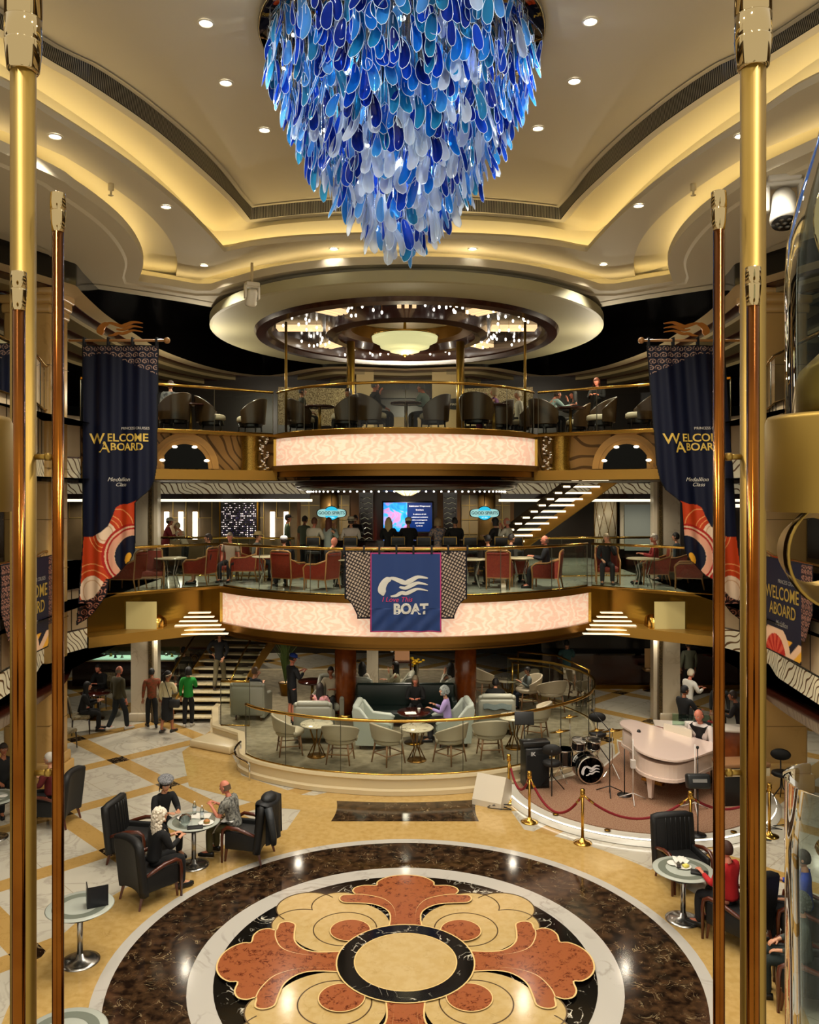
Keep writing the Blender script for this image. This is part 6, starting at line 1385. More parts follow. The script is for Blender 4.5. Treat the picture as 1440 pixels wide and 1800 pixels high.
# around the piano
person(6.72, 19.9, 0, -60, 'dark haired person in a black jacket leaning on the counter behind the piano', arms=('rail', 'rail'), top='#08080a', bot='#0a0a0c', skin='tan', hair=('short', '#0c0a0a'), yaw=-20, sc=1.0)
person(7.45, 21.8, 0, -70, 'white haired person in a white jacket standing behind the piano', arms=('table', 'table'), top='#d0ccc2', bot='#2a2a2c', skin='rosy', hair=('short', '#d8cbb0'), fat=1.15, lean=8)
person(8.0, 21.0, 0, 160, 'dark haired person in black with a shoulder strap facing the viewer', f=True, top='#0a0a0a', bot='#0a0a0a', skin='tan', hair=('long', '#0c0a0a'), sc=.95)
person(7.9, 19.4, 0, 60, 'person in dark clothes leaning behind the big brass pole by the piano', top='#120c0c', bot='#0a0a0a', skin='tan', arms=('table', 'table'), lean=14)
person(7.2, 19.3, 0, 120, 'child in red standing behind the pianist', f=True, top='#a81c20', bot='#1a1a1a', hair=('long', '#6a4a30'), sc=.72)
person(6.5, 18.0, .15, 132, 'pianist in a white shirt and black waistcoat seated at the white piano', pose='sit', lean=12, arms=('keys', 'keys'), top='#d8ccc4', vest='#0c0c0e', bot='#0c0c0e', skin='rosy', hair=('fringe', '#5a3020'), pitch=-22, fat=1.08, sc=1.17)
person(4.66, 11.82, .02, 38, 'person with short brown hair and a red top seated at the right', pose='sit', lean=4, arms=('table', 'lap'), top='#b01418', bot='#1a1a1e', skin='rosy', hair=('short', '#3a1c10'))
person(5.62, 11.6, 0, 60, 'person in a bright blue jacket at the right edge behind the glass', pose='sit', arms=('lap', 'table'), top='#1438a0', bot='#0c0c10', hair=('short', '#2a1c14'))
person(4.98, 10.35, 0, 70, 'person in a grey hooded coat seated at the lower right edge', pose='sit', arms=('lap', 'lap'), top='#3c423c', bot='#0c1a18', hair=('curly', '#3c423c'), fat=1.15)
armchair(loc=(5.64, 11.58, 0), rz=D(60), label='black armchair of the person in blue at the right edge', cat='armchair'); armchair(loc=(5.0, 10.3, 0), rz=D(70), label='black armchair of the person in the grey hooded coat', cat='armchair')
# middle deck, seated behind the glass
for px, y, rz, lab, k in ((368, 22.05, 100, 'person in black shorts seated on the left bridge with legs stretched', dict(top='#0c0c0e', short=True, hair=('short', '#2a1c14'))),
    (405, 22.7, 170, 'person in a pale shirt seated at the left of the middle deck', dict(top='#b4a08c', slv=False, skin='rosy', hair=('short', '#8a7a68'))),
    (452, 22.95, -100, 'person in a grey top and straw hat seated left of the white cap', dict(top='#6a6c64', hat=('sun', '#b09a68'))),
    (502, 21.0, 25, 'person in a white cap and black jacket slumped in the red armchair', dict(top='#0a0a0e', lean=10, hat=('cap', '#c8c8cc'), arms=('table', 'lap'))),
    (578, 20.8, -35, 'bald person in black seated left of the boat banner', dict(top='#0b0b0d', hair=None, skin='rosy', lean=16, arms=('table', 'table'), pitch=-20)),
    (858, 21.35, 20, 'person in a dark brown coat seated right of the boat banner', dict(top='#1e140e', hair=('short', '#141010'), fat=1.15)),
    (898, 21.95, -60, 'person in grey seated beside the jacket covered chair', dict(top='#2e2c2a', hair=('short', '#1a1412'))),
    (960, 21.0, 80, 'person in a navy top seated right of the boat banner', dict(top='#10101c', skin='rosy', hair=('fringe', '#5c4434'), arms=('table', 'table'))),
    (1066, 22.15, 170, 'person with long fair hair and dark top on the right bridge', dict(top='#0c0c0e', f=True, hair=('long', '#a89878'), arms=('face', 'lap'))),
    (1152, 21.9, 80, 'white haired person in red seated on the right bridge', dict(top='#8c1c20', skin='rosy', hair=('short', '#d0c8b8'), arms=('table', 'table'), bot='#3a4238')),
    (1190, 22.6, 60, 'person in slate blue seated beside the person in red', dict(top='#2c3e46', bot='#243840', hair=('short', '#0e0c0c')))):
    sitp(px, y, Z6, rz, lab, **k)
# standing and sitting round the bar
person(X(291, 24.7), 24.7, Z6, -70, 'person in a crimson jacket and white cap standing by the rear railing', top='#6e0a14', fat=1.2, arms=('table', 'table'), lean=8, hat=('cap', '#cfcabc'), skin='rosy', sc=.98)
person(X(326, 24.8), 24.8, Z6, 80, 'person with short pale hair and cream top bent over the rear railing', f=True, top='#c8bca0', lean=22, arms=('table', 'face'), hair=('short', '#c8b48c'), sc=.92)
person(X(505, 26.6), 26.6, Z6, -75, 'person in a green shirt and dark cap walking past the lit panels', top='#4c5a44', hat=('cap', '#12141a'), skin='rosy', walk=.5)
person(X(535, 25.2), 25.2, Z6, -40, 'person in a grey green shirt standing behind the bar stools', top='#5c6450', skin='tan', slv=False, fat=1.1)
for i, (px, rz, lab, k) in enumerate(((552, -25, 'person in a cream shirt on the first bar stool', dict(top='#cfc6b0', hair=('short', '#5c3420'), skin='rosy')), (577, -40, 'red haired person in pale grey drinking at the bar', dict(top='#9aa49c', f=True, hair=('long', '#5c2a18'), arms=('face', 'face'))),
    (617, 5, 'broad person in a white shirt and straw hat at the bar', dict(top='#d4c8bc', fat=1.3, hat=('fedora', '#d8ccae'))), (683, -10, 'person with long blond hair and black top at the bar', dict(top='#0a0a0c', f=True, hair=('longwide', '#c0a878'))),
    (718, 8, 'person in black with a pale cap before the television', dict(top='#08080a', fat=1.15, hat=('cap', '#c4b494'))), (770, 20, 'person with fair bobbed hair and a flowered blouse at the bar', dict(top=('#b89a84', '#2c4c6c', 20), f=True, hair=('bob', '#9a805c'))),
    (800, 12, 'person in black at the right part of the bar', dict(top='#0c0c0e', hair=('short', '#141010'))), (872, 55, 'dark haired person in black near the right bar sign', dict(top='#0e0c0e', f=True, hair=('bob', '#120c0c'))), (893, 60, 'bald person in a pale shirt resting head on hand at the bar', dict(top='#b8b4a0', hair=('fringe', '#9a8c7c'), skin='rosy', arms=('face', 'face'))))):
    person(X(px, 23.3), 23.32, Z6, rz, lab, pose='high', arms=k.pop('arms', ('table', 'table')), **k)
person(X(1040, 27), 27, Z6, 0, 'bartender in a white shirt behind the middle deck bar', top='#c8c4b8') if False else None
person(X(625, 26.2), 26.2, Z6, 175, 'bartender in black standing behind the bar left of the television', top='#14100e', hair=('short', '#1a120e'), skin='tan', arms=('table', 'table'))
# top deck
for px, y, rz, lab, k in ((300, 21.0, 30, 'person in a patterned top seated beyond the left hanging banner', dict(top=('#8a8c88', '#2c3034', 12), hair=('short', '#4a3a2c'))),
    (530, 22.3, -70, 'smiling person in a dark grey jacket at the left of the top balcony', dict(top='#36382f', hair=('short', '#4c4a48'), arms=('table', 'lap'), yaw=-15)),
    (614, 22.55, 130, 'person in a pale blouse seated behind the round chair back', dict(top='#b8b094', f=True, hair=('bob', '#3a1c10'))),
    (658, 21.1, -65, 'person in a black coat holding a drink, centre of the top balcony', dict(top='#0a0a0a', skin='rosy', hair=('short', '#5c5a58'), arms=('face', 'lap'), yaw=-10)),
    (752, 21.2, 62, 'grey haired person in a pale blue shirt on the top balcony', dict(top='#7a8c84', skin='rosy', hair=('short', '#5a5650'), lean=14, arms=('table', 'table'))),
    (870, 22.3, 70, 'blond person in lilac lifting a glass on the top balcony', dict(top='#8a5a90', f=True, hair=('bob', '#b8a07c'), arms=('face', 'table'), bot='#5c1c3c')),
    (912, 23.05, 100, 'person in white with fair hair behind the person in lilac', dict(top='#d0ccc0', f=True, hair=('short', '#c8bca4'))),
    (962, 22.3, -75, 'person in a pale blue shirt leaning over a table on the right bridge', dict(top='#8fa5a0', skin='rosy', lean=24, arms=('reach', 'reach'), hair=('short', '#3c2c20'))),
    (1010, 23.05, 90, 'dark haired person in black facing the leaning person', dict(top='#141416', f=True, skin='rosy', hair=('long', '#14100e'), arms=('face', 'table')))):
    sitp(px, y, Z7, rz, lab, **k)
person(X(1052, 24.0), 24.0, Z7+.1, 150, 'red haired person in black leaning over the top deck railing', top='#0c0c0e', f=True, hair=('bob', '#5a2a14'), lean=12, arms=('table', 'table'), skin='rosy')

# ---------------- stage and instruments ----------------
stg = MB(); cc = (4.9, 17.6); R_ = 2.75
pts = [(cc[0]+R_*cos(a), cc[1]+R_*sin(a)) for a in range(178, 425, 6)]+[(5.35, 20.9), (5.15, 19.9), (4.5, 18.85), (3.3, 17.98), (2.6, 17.62)]
stg.mat(1).prism(pts, .0, .13); stg.mat(0).prism([(cc[0]+(x-cc[0])*.93, cc[1]+(y-cc[1])*.93) for x, y in pts], .125, .15)
ed_ = [Vector((cc[0]+(R_+.01)*cos(a), cc[1]+(R_+.01)*sin(a), 0)) for a in range(178, 371, 4)]
stg.mat(2).strip(zset(ed_, .095), zset(ed_, .115)); stg.mat(1).strip(zset([Vector((cc[0]+(R_+.1)*cos(a), cc[1]+(R_+.1)*sin(a), 0)) for a in range(178, 371, 4)], .01), zset(ed_, .08))
struct('trim_50', stg, [mat('stage_carpet', '#7c5038', .9, noise=(40, '#a08468', .8, 2)), mat('stage_edge', '#c8c2b4', .3), mat('stage_led', '#fff', .5, emit='#fff8ec', es=4)])
for k, (px, py) in enumerate(((977, 1431), (1068, 1459), (1155, 1470), (1290, 1462))):
    p = at_z(px, py, .15); b = MB(); b.lathe([(0, .01), (.05, .01), (.06, 0)], 16); tag(b.build('floor_outlet', brass_dark, loc=(p.x, p.y, .15)), 'round brass floor outlet in the stage rim, %s from the left' % ('first', 'second', 'third', 'fourth')[k], 'outlet')
chrome_b = chrome; shell_blk = mat('drum_black', '#0a0a0a', .12, coat=.6); head_w = mat('drum_head', '#c8c0b0', .5)
def Ls(px, py, z=.15): return at_z(px, py, z)
kit = empty('drum_kit', (3.9, 18.0, .15), D(188), 'black drum kit with cymbals and a white wave emblem on the bass drum', 'drum kit')
b = MB(); b.at((0, .2, .3), (PI/2, 0, 0)).lathe([(.27, -.2), (.28, -.2), (.28, .2), (.27, .2)], 32, cap=False); b.lathe([(0, .19), (.27, .19)], 32); bd = b.build('bass_drum', shell_blk, kit)
b = MB(); b.at((0, .2, .3), (PI/2, 0, 0)).lathe([(.27, -.21), (.295, -.21), (.295, -.17), (.27, -.17)], 32, cap=False); b.lathe([(.27, .17), (.295, .17), (.295, .21), (.27, .21)], 32, cap=False); b.build('hoop', chrome, bd)
b = MB(); b.at((0, .0, .3), (PI/2, 0, 0)).lathe([(0, -.205), (.27, -.205)], 32); b.at((0, .2, .3), (PI/2, 0, 0)).lathe([(0, -.205), (.27, -.205)], 32); b.build('front_head', shell_blk, bd)
EMB_TOP = [(0, .42), (.06, .66), (.18, .80), (.32, .82), (.45, .74), (.56, .66), (.66, .72), (.78, .80), (.90, .76), (1.0, .66)]
def emblem(b, map_):
    """hair-and-waves emblem built from ribbons; map_(u,v)->point with u,v in 0..1"""
    def rib(c, w0):
        c = smoothp([Vector((x, y, 0)) for x, y in c], 5); A = []; B = []; n = len(c)
        for i, p in enumerate(c):
            t = (c[min(i+1, n-1)]-c[max(i-1, 0)]).normalized(); nn = Vector((-t.y, t.x, 0))*w0(i/(n-1)); A.append(map_(*(p+nn)[:2])); B.append(map_(*(p-nn)[:2]))
        b.strip(A, B, smooth=False)
    rib([(.07, .18), (.04, .40), (.11, .62), (.24, .72), (.38, .66), (.52, .58), (.64, .66), (.78, .76), (.98, .72)], lambda t: .085*(1-t)**.35*(1 if t > .08 else t/.08) if t < .35 else .055*math.sin(PI*min(1, (1-t)*1.35))**.7+.012)
    rib([(.40, .46), (.52, .42), (.64, .50), (.78, .58), (.98, .52)], lambda t: .055*math.sin(PI*(.12+.84*t))**.8)
    rib([(.22, .17), (.34, .20), (.44, .28), (.54, .26), (.66, .34), (.78, .40), (.98, .34)], lambda t: .055*math.sin(PI*(.1+.86*t))**.8)
b = MB(); emblem(b, lambda u, v: (.2-.4*u, .415, .14+.34*v)); o = b.build('emblem', mat('emblem_white', '#d8d8d8', .5), bd)
for x, y, z, r, h, tx in ((-.3, -.35, .58, .17, .14, .1), (.42, -.1, .28, .2, .34, 0), (-.17, .1, .68, .14, .2, .25), (.17, .1, .68, .15, .2, .25)):
    b = MB(); b.at((x, y, z), (-tx, 0, 0)).lathe([(r, 0), (r, h)], 24, cap=False); b.lathe([(0, .01), (r, .01)], 24); d = b.build('drum', shell_blk if z < .6 else mat('drum_chrome_black', '#2c2c2e', .15, .6), kit)
    b = MB(); b.at((x, y, z), (-tx, 0, 0)).lathe([(0, h+.003), (r*.97, h+.003)], 24); b.build('drum_head', head_w, d)
    b = MB(); b.at((x, y, z), (-tx, 0, 0)).lathe([(r, h-.025), (r+.012, h-.025), (r+.012, h+.008), (r, h+.008)], 24, cap=False); b.lathe([(r, 0), (r+.012, 0), (r+.012, .025), (r, .025)], 24, cap=False)
    for k in range(6): b.cyl((r*1.02*cos(60*k), r*1.02*sin(60*k), .02), (r*1.02*cos(60*k), r*1.02*sin(60*k), h), .006, n=5)
    b.build('rim', chrome, d)
for x, y, z, r in ((-.62, .05, 1.02, .24), (.6, .15, 1.08, .23), (-.5, -.55, .86, .18), (.15, -.5, 1.2, .2)):
    b = MB(); b.at((x, y, z), (.2, .12, 0)).lathe([(r, 0), (r*.3, .02), (.04, .028), (.035, .045), (0, .05)], 28); c_ = b.build('cymbal', brass, kit)
    b = MB(); b.cyl((x, y, .25), (x, y, z+.05), .011)
    for k in range(3): b.tube([(x, y, .3), (x+.2*cos(120*k), y+.2*sin(120*k), .01)], .01, 5)
    b.build('cymbal_stand', chrome, c_)
mstool(loc=(4.5, 19.3, .15), rz=D(170), label='black drummer stool with round back behind the drum kit', cat='stool')
mstool(loc=(3.05, 17.2, .15), rz=D(-10), label='black stage stool with oval back before the amplifier cabinet', cat='stool')
e = empty('amplifier_cabinet', (2.75, 17.55, .15), D(8), 'tall black amplifier cabinet with white letter K beside the lounge glass', 'amplifier')
b = MB(); b.box((0, 0, .42), (.52, .42, .84), bev=.02); b.build('cabinet', black, e); b = MB(); b.box((0, -.215, .38), (.46, .012, .66)); b.build('grille', mat('grille_cloth', '#060606', .9), e); text_mesh('IK', .12, mat('emblem_white', '#d8d8d8', .5), e, Matrix.Translation((-.1, -.226, .73)) @ XZ, .003)
b = MB(); b.box((.0, 0, .9), (.6, .3, .12), bev=.02); b.build('keyboard_top', black, e)
def stand(loc, h, label, name='microphone_stand', col=black, boom=None, tri=True, rz=0):
    e = empty(name, loc, rz, label, 'stand'); b = MB(); b.cyl((0, 0, .02), (0, 0, h), .012, n=8); b.build('pole', col, e)
    if tri:
        for k in range(3): b = MB(); b.tube([(0, 0, .16), (.3*cos(120*k+20), .3*sin(120*k+20), .01)], .011, 6); b.build('leg', col, e)
    else: b = MB(); b.lathe([(.15, 0), (.15, .015), (.02, .03)], 20); b.build('base', col, e)
    if boom: b = MB(); b.tube([(0, 0, h-.05), boom], .009, 6); b.sph(boom, (.028, .028, .035), 8, 6); b.build('boom_microphone', black, e)
    return e
p = Ls(1072, 1395); stand((p.x, p.y, .15), 1.35, 'black microphone stand with boom standing right of the drum kit', boom=(-.3, .3, 1.65))
p = Ls(1098, 1398); stand((p.x, p.y, .15), .95, 'short black round base stand between drums and piano', tri=False)
wht = mat('stand_white', '#cfc8c0', .4)
p = Ls(1113, 1408); e = stand((p.x, p.y, .15), 1.25, 'white tripod stand in front of the piano', 'tripod_stand', wht); b = MB(); b.box((0, 0, .75), (.09, .09, .16)); b.build('clamp', wht, e)
p = Ls(1222, 1425); stand((p.x, p.y, .15), 1.3, 'white tripod stand to the right under the piano keyboard', 'tripod_stand', wht)
p = Ls(1227, 1468); e = stand((p.x, p.y, .15), .9, 'black round base stand carrying a small black monitor', 'monitor_stand', tri=False, boom=(.1, .3, 1.5))
b = MB(); b.box((0, 0, .98), (.42, .2, .26), bev=.04, rx=-.25); b.mat(1).box((0, -.1, 1.02), (.26, .02, .06), rx=-.25); b.build('monitor', [mat('monitor_black', '#16191a', .45), steel], e)
p = Ls(931, 1372); e = stand((p.x-.1, p.y+.1, .15), 1.25, 'black music stand before the lounge railing', 'music_stand'); b = MB(); b.box((0, 0, 1.32), (.42, .03, .28), rx=-.3, bev=.01); b.build('desk', black, e)
# floor speakers
e = empty('floor_speaker', (1.78, 16.95, .0), D(28), 'white wedge floor speaker at the edge of the lounge kerb', 'speaker'); b = MB(); 
pr = [(-.28, 0), (.28, 0), (.28, .12), (.02, .58), (-.28, .42)]; A = [(-.32, y, z) for y, z in pr]; B = [(.32, y, z) for y, z in pr]; b.poly(A); b.poly(B[::-1]); b.strip(A+[A[0]], B+[B[0]], smooth=False); b.M = Matrix.Identity(4); b.build('cabinet', mat('speaker_white', '#cfc4b0', .6), e); b = MB(); b.box((.0, -.30, .06), (.5, .01, .05)); b.build('foot_plate', steel, e)
e.rotation_euler = (0, 0, D(150))
# piano
pw = mat('piano_white', '#e8d2c4', .18, coat=.6)
pn = empty('grand_piano', (0, 0, .15), 0, 'white grand piano with closed lid on the stage', 'piano')
oL = smoothp([Vector(p) for p in ((5.02, 19.05, 0), (4.86, 18.7, 0), (4.95, 18.1, 0), (4.78, 17.4, 0), (4.72, 16.8, 0), (4.95, 16.35, 0), (5.35, 16.2, 0), (5.8, 16.5, 0))], 5)
ol = [(p.x, p.y) for p in oL]+[(6.72, 17.35), (5.25, 19.15)]
def sc_poly(f, z0, z1, m_=None, nm='', dx=0):
    c = (5.6, 17.6); b = MB(); b.prism([(c[0]+(x-c[0])*f+dx, c[1]+(y-c[1])*f) for x, y in ol], z0, z1); return b.build(nm, m_ or pw, pn)
sc_poly(.94, .56, .84, None, 'case'); sc_poly(.97, .5, .56, None, 'lower_rim')
b = MB(); c = (5.6, 17.6); lid = [(c[0]+(x-c[0])*1.0, c[1]+(y-c[1])*1.0) for x, y in ol]
vs = [(x, y, .86+.10*max(0, (6.4-x))/1.7) for x, y in lid]; n = len(vs); b.add(vs+[(x, y, z+.035) for x, y, z in vs], [tuple(range(n-1, -1, -1)), tuple(range(n, 2*n))]+[(k, (k+1) % n, n+(k+1) % n, n+k) for k in range(n)]); b.build('lid', pw, pn)
b = MB(); b.box((6.05, 18.3, .86), (1.35, .3, .05), rz=D(-51)); b.build('fallboard', mat('piano_inside', '#6a1c10', .3), pn)
b = MB(); b.box((6.17, 18.42, .72), (1.3, .2, .09), rz=D(-51)); kb = b.build('key_bed', pw, pn)
b = MB(); b.box((6.2, 18.44, .775), (1.2, .14, .02), rz=D(-51)); b.build('white_keys', mat('ivory', '#e8e4d8', .3), kb)
b = MB(); d_ = Vector((cos(-51), sin(-51), 0))
for k in range(-15, 16):
    if k % 7 in (2, 6): continue
    q = Vector((6.185, 18.43, .79))+d_*.038*k; b.box(tuple(q), (.018, .09, .015), rz=D(-51))
b.build('black_keys', black, kb)
b = MB(); b.box((5.98, 18.12, .98), (.7, .02, .22), rz=D(-51), rx=0); b.build('music_desk', mat('sheet_cream', '#d8d0bc', .4), pn)
for x, y in ((4.98, 16.75), (6.25, 17.4), (5.15, 18.7)):
    b = MB(); b.tube([(x, y, .03), (x, y, .3), (x, y, .44), (x, y, .54)], [.05, .075, .095, .12], 4); b.build('leg', pw, pn)
    b = MB(); b.sph((x, y, .03), .03, 8, 6); b.build('castor', brass, pn)
b = MB(); b.box((5.25, 17.5, .1), (.5, .1, .06), rz=D(-51)); b.cyl((5.2, 17.55, .1), (5.2, 17.55, .5), .015); b.build('pedal_lyre', brass, pn)
b = MB(); b.sph((0, 0, .045), (.045, .045, .05), 10, 6); b.box((0, 0, .01), (.14, .1, .02)); tag(b.build('desk_lamp', [black], loc=(5.12, 18.1, 1.085)), 'small black lamp standing on the tail of the piano lid', 'lamp')
b = MB(); b.box((0, 0, .24), (.62, .34, .1), bev=.03); b.mat(1)
for sx in (-1, 1):
    for sy in (-1, 1): b.cyl((sx*.26, sy*.13, 0), (sx*.24, sy*.12, .2), .02)
e = empty('piano_bench', (6.48, 17.98, .15), D(132), 'low piano bench under the pianist', 'bench'); b.at(); x = MB(); x.box((0, 0, .42), (.62, .34, .08), bev=.03); x.build('seat', leather_blk, e); legs4(e, black, .26, .13, .38, .02, .02)
e = empty('white_counter', (6.9, 19.1, 0), D(-12), 'white topped counter with a clear shield behind the pianist', 'counter')
b = MB(); b.box((0, 0, .96), (2.2, .6, .05), bev=.015); b.build('counter_top', mat('counter_white', '#cbbfb0', .3), e); b = MB(); b.box((0, 0, .48), (2.0, .45, .92)); b.build('cabinet', wood_mid, e); b = MB(); b.box((-.2, -.1, 1.12), (1.0, .012, .26)); b.build('clear_shield', glass_thin('case_glass', '#d8ece0'), e)
b = MB(); b.box((0, 0, .06), (.22, .14, .12), bev=.015); tag(b.build('white_box', white_ch, loc=(6.55, 18.98, .99)), 'small white box standing on the counter behind the pianist', 'box')
e = empty('keyboard_console', (6.75, 16.6, .15), D(5), 'brown console with black flanks to the right of the piano between the brass poles', 'console')
b = MB(); b.box((0, 0, .8), (1.0, .5, .08), bev=.02); b.build('console_top', wood_light, e); b = MB(); b.box((-.1, 0, .38), (.8, .42, .76), bev=.02); b.build('console_body', black, e); b = MB(); b.box((0, 0, .66), (1.0, .46, .16), bev=.02); b.build('console_rim', mat('cream_band', '#d8c8a4', .4), e)
# rope barrier
SG = 'brass rope barrier posts'; velvet = mat('red_velvet', '#7a0814', .8)
def stanchion():
    e = empty('barrier_post'); b = MB(); b.lathe([(.17, 0), (.17, .015), (.12, .03), (.05, .06), (.032, .1)], 28); b.build('base', brass, e)
    b = MB(); b.cyl((0, 0, .08), (0, 0, .93), .028, n=16); b.build('post', brass, e); b = MB(); b.lathe([(.028, .84), (.045, .85), (.045, .92), (.04, .93), (.045, .95), (.04, .98), (0, .985)], 16); b.build('post_head', brass, e); return e
stn = proto(lambda: stanchion())
SP = [(2.2, 18.1), (2.4, 15.96), (3.22, 15.0), (5.15, 14.9), (6.75, 15.3)]
SP[0] = (2.13, 17.0)
for (x, y), wd in zip(SP, ('furthest back beside the white floor speaker', 'second, nearest the lounge kerb', 'third, in front of the drum kit', 'fourth, behind the empty armchair', 'fifth, beyond the right brass poles')): stn(loc=(x, y, 0), rz=0, label='brass rope barrier post, '+wd, cat='barrier post', group=SG)
for k in range(4):
    a, c = Vector((*SP[k], .88)), Vector((*SP[k+1], .88)); sag = (.42, .5, .42, .3)[k]; e = empty('velvet_rope', tuple(a), 0, 'red velvet rope hanging in the %s gap of the rope barrier' % ('first', 'second', 'third', 'fourth')[k], 'rope'); pth = []
    for i in range(21): t = i/20; q = (c-a)*t; q.z -= sag*4*t*(1-t); pth.append(q)
    b = MB(); b.tube(pth[1:-1], .024, 8); b.build('rope', velvet, e)
    for u, v in ((0, 2), (20, 18)): b = MB(); b.tube([pth[u], pth[v]], [.015, .028], 8); b.build('hook_end', brass, e)
# cables at the stage rim
random.seed(12)
for k, (x, y) in enumerate(((2.0, 16.6), (6.4, 15.1), (6.9, 15.6))):
    b = MB(); b.tube(smoothp([Vector((x+random.uniform(-.35, .35), y+random.uniform(-.15, .2), .02+.01*i)) for i in range(7)], 4), .01, 5); tag(b.build('black_cable', black), 'tangled black cable on the floor %s' % ('beside the white floor speaker', 'in front of the console at the stage rim', 'right of the console at the stage rim')[k], 'cable')
spot('stage_pink_beam', (5.4, 15.4, 11.2), 420, (1, .45, .4), 26, .5, .06, (math.radians(12), 0, 0))
for x, y in ((4.8, 15.0), (3.6, 17)): spot('stage_beam', (x, y, 11.1), 160, (1, .9, .8), 45, .5, .06, (math.radians(8), 0, 0))
# ---------------- banners ----------------
def vc_mat(name):
    m = bpy.data.materials.new(name); m.use_nodes = True; nt = m.node_tree; b = nt.nodes['Principled BSDF']; a = N(nt, 'ShaderNodeAttribute'); a.attribute_name = 'print'
    nt.links.new(a.outputs['Color'], b.inputs['Base Color']); b.inputs['Roughness'].default_value = .55; b.inputs['Specular IOR Level'].default_value = .25
    return m
cloth_print = vc_mat('printed_cloth')
def printed(name, x0, x1, y0, y1, inside, colour, place, step, parent, back=True):
    """cloth cut out of a fine lattice in its own print coordinates; every node carries the dye colour of the print"""
    nx, ny = int((x1-x0)/step)+1, int((y1-y0)/step)+1; idx = {}; vs = []; cols = []; fs = []
    for j in range(ny+1):
        for i in range(nx+1):
            x, y = x0+(x1-x0)*i/nx, y0+(y1-y0)*j/ny
            if inside(x, y): idx[(i, j)] = len(vs); vs.append(place(x, y)); cols.append(colour(x, y))
    for j in range(ny):
        for i in range(nx):
            q = [(i, j), (i, j+1), (i+1, j+1), (i+1, j)]
            if all(k in idx for k in q): fs.append(tuple(idx[k] for k in q))
    me = bpy.data.meshes.new(name); me.from_pydata([tuple(v) for v in vs], [], fs); me.materials.append(cloth_print); me.polygons.foreach_set('use_smooth', [True]*len(fs))
    at = me.color_attributes.new('print', 'FLOAT_COLOR', 'POINT'); at.data.foreach_set('color', [c for col in cols for c in lin(col)])
    o = bpy.data.objects.new(name, me); COL.objects.link(o); o.parent = parent
    md = o.modifiers.new('thick', 'SOLIDIFY'); md.thickness = .006; md.offset = 1
    return o
NAVY, ORG, CRM, RED, PNK, YEL = '#070d24', '#b83a14', '#d8b08c', '#a41c14', '#d89a7c', '#d89a28'
def interp(pts, y):
    for (y0, a), (y1, b) in zip(pts, pts[1:]):
        if y0 <= y <= y1: return a+(b-a)*(y-y0)/(y1-y0)
    return pts[0][1] if y < pts[0][0] else pts[-1][1]
EL = [(607, 145), (850, 144), (945, 144), (1095, 134)]
ER = [(607, 278), (820, 275), (845, 271), (862, 262), (876, 248), (884, 240), (967, 239), (985, 231), (1000, 215), (1012, 205), (1020, 191), (1045, 188), (1062, 178), (1078, 165), (1090, 150), (1098, 136)]
def swirl(x, y, s=13.0, w=.17):
    u, v = (x+y*.15)/s, y/(s*.85); u += .5*(int(math.floor(v)) % 2); du, dv = u-math.floor(u)-.5, v-math.floor(v)-.5; r = math.hypot(du, dv); a = math.atan2(dv, du)
    return abs(((r*3.2-a/(2*PI)) % 1)-.5) < w and r < .48
def big_col(x, y):
    l, r = interp(EL, y), interp(ER, y)
    if x-l < 1.8 or r-x < 2.2 or y < 609 or y > 1096-abs(x-136)*.5 and y > 1092: return '#05070f'
    if y < 660:
        lim = 622+max(0, x-190)*.42+ (4 if x < 160 else 0)
        if y < lim and swirl(x, y): return '#a98a78'
    nb = interp([(143, 944), (162, 944), (178, 936), (190, 925), (198, 908), (203, 892), (210, 887), (225, 886), (241, 880)], x)
    if y < nb: return NAVY
    if y > interp([(130, 1056), (150, 1058), (165, 1052), (176, 1040), (186, 1020), (200, 1020)], x)-2: return '#b07058' if swirl(x, y, 15, .2) else '#1a0c10'
    d = math.hypot(x-238, (y-978)*1.0)
    if d < 38: return YEL if math.hypot((x-226)*1.3, (y-981)*.9+(x-226)*.6) < 8 else ('#0c1226' if d < 37 else CRM)
    if d < 48: return PNK
    if d < 51: return RED
    if d < 54: return CRM
    if d < 58: return RED
    for cx_, cy_, r0 in ((186, 937, 17), (163, 1040, 25)):
        e_ = math.hypot(x-cx_, (y-cy_)*.9)
        if e_ < r0: return '#e2c4a4' if abs(e_-r0*.72) > .9 else '#c89a74'
        if abs(e_-r0*1.35) < .8 or abs(e_-r0*1.75) < .8: return '#d88a50'
    if abs(math.hypot(x-205, y-925)-30) < .9: return '#d88a50'
    return ORG
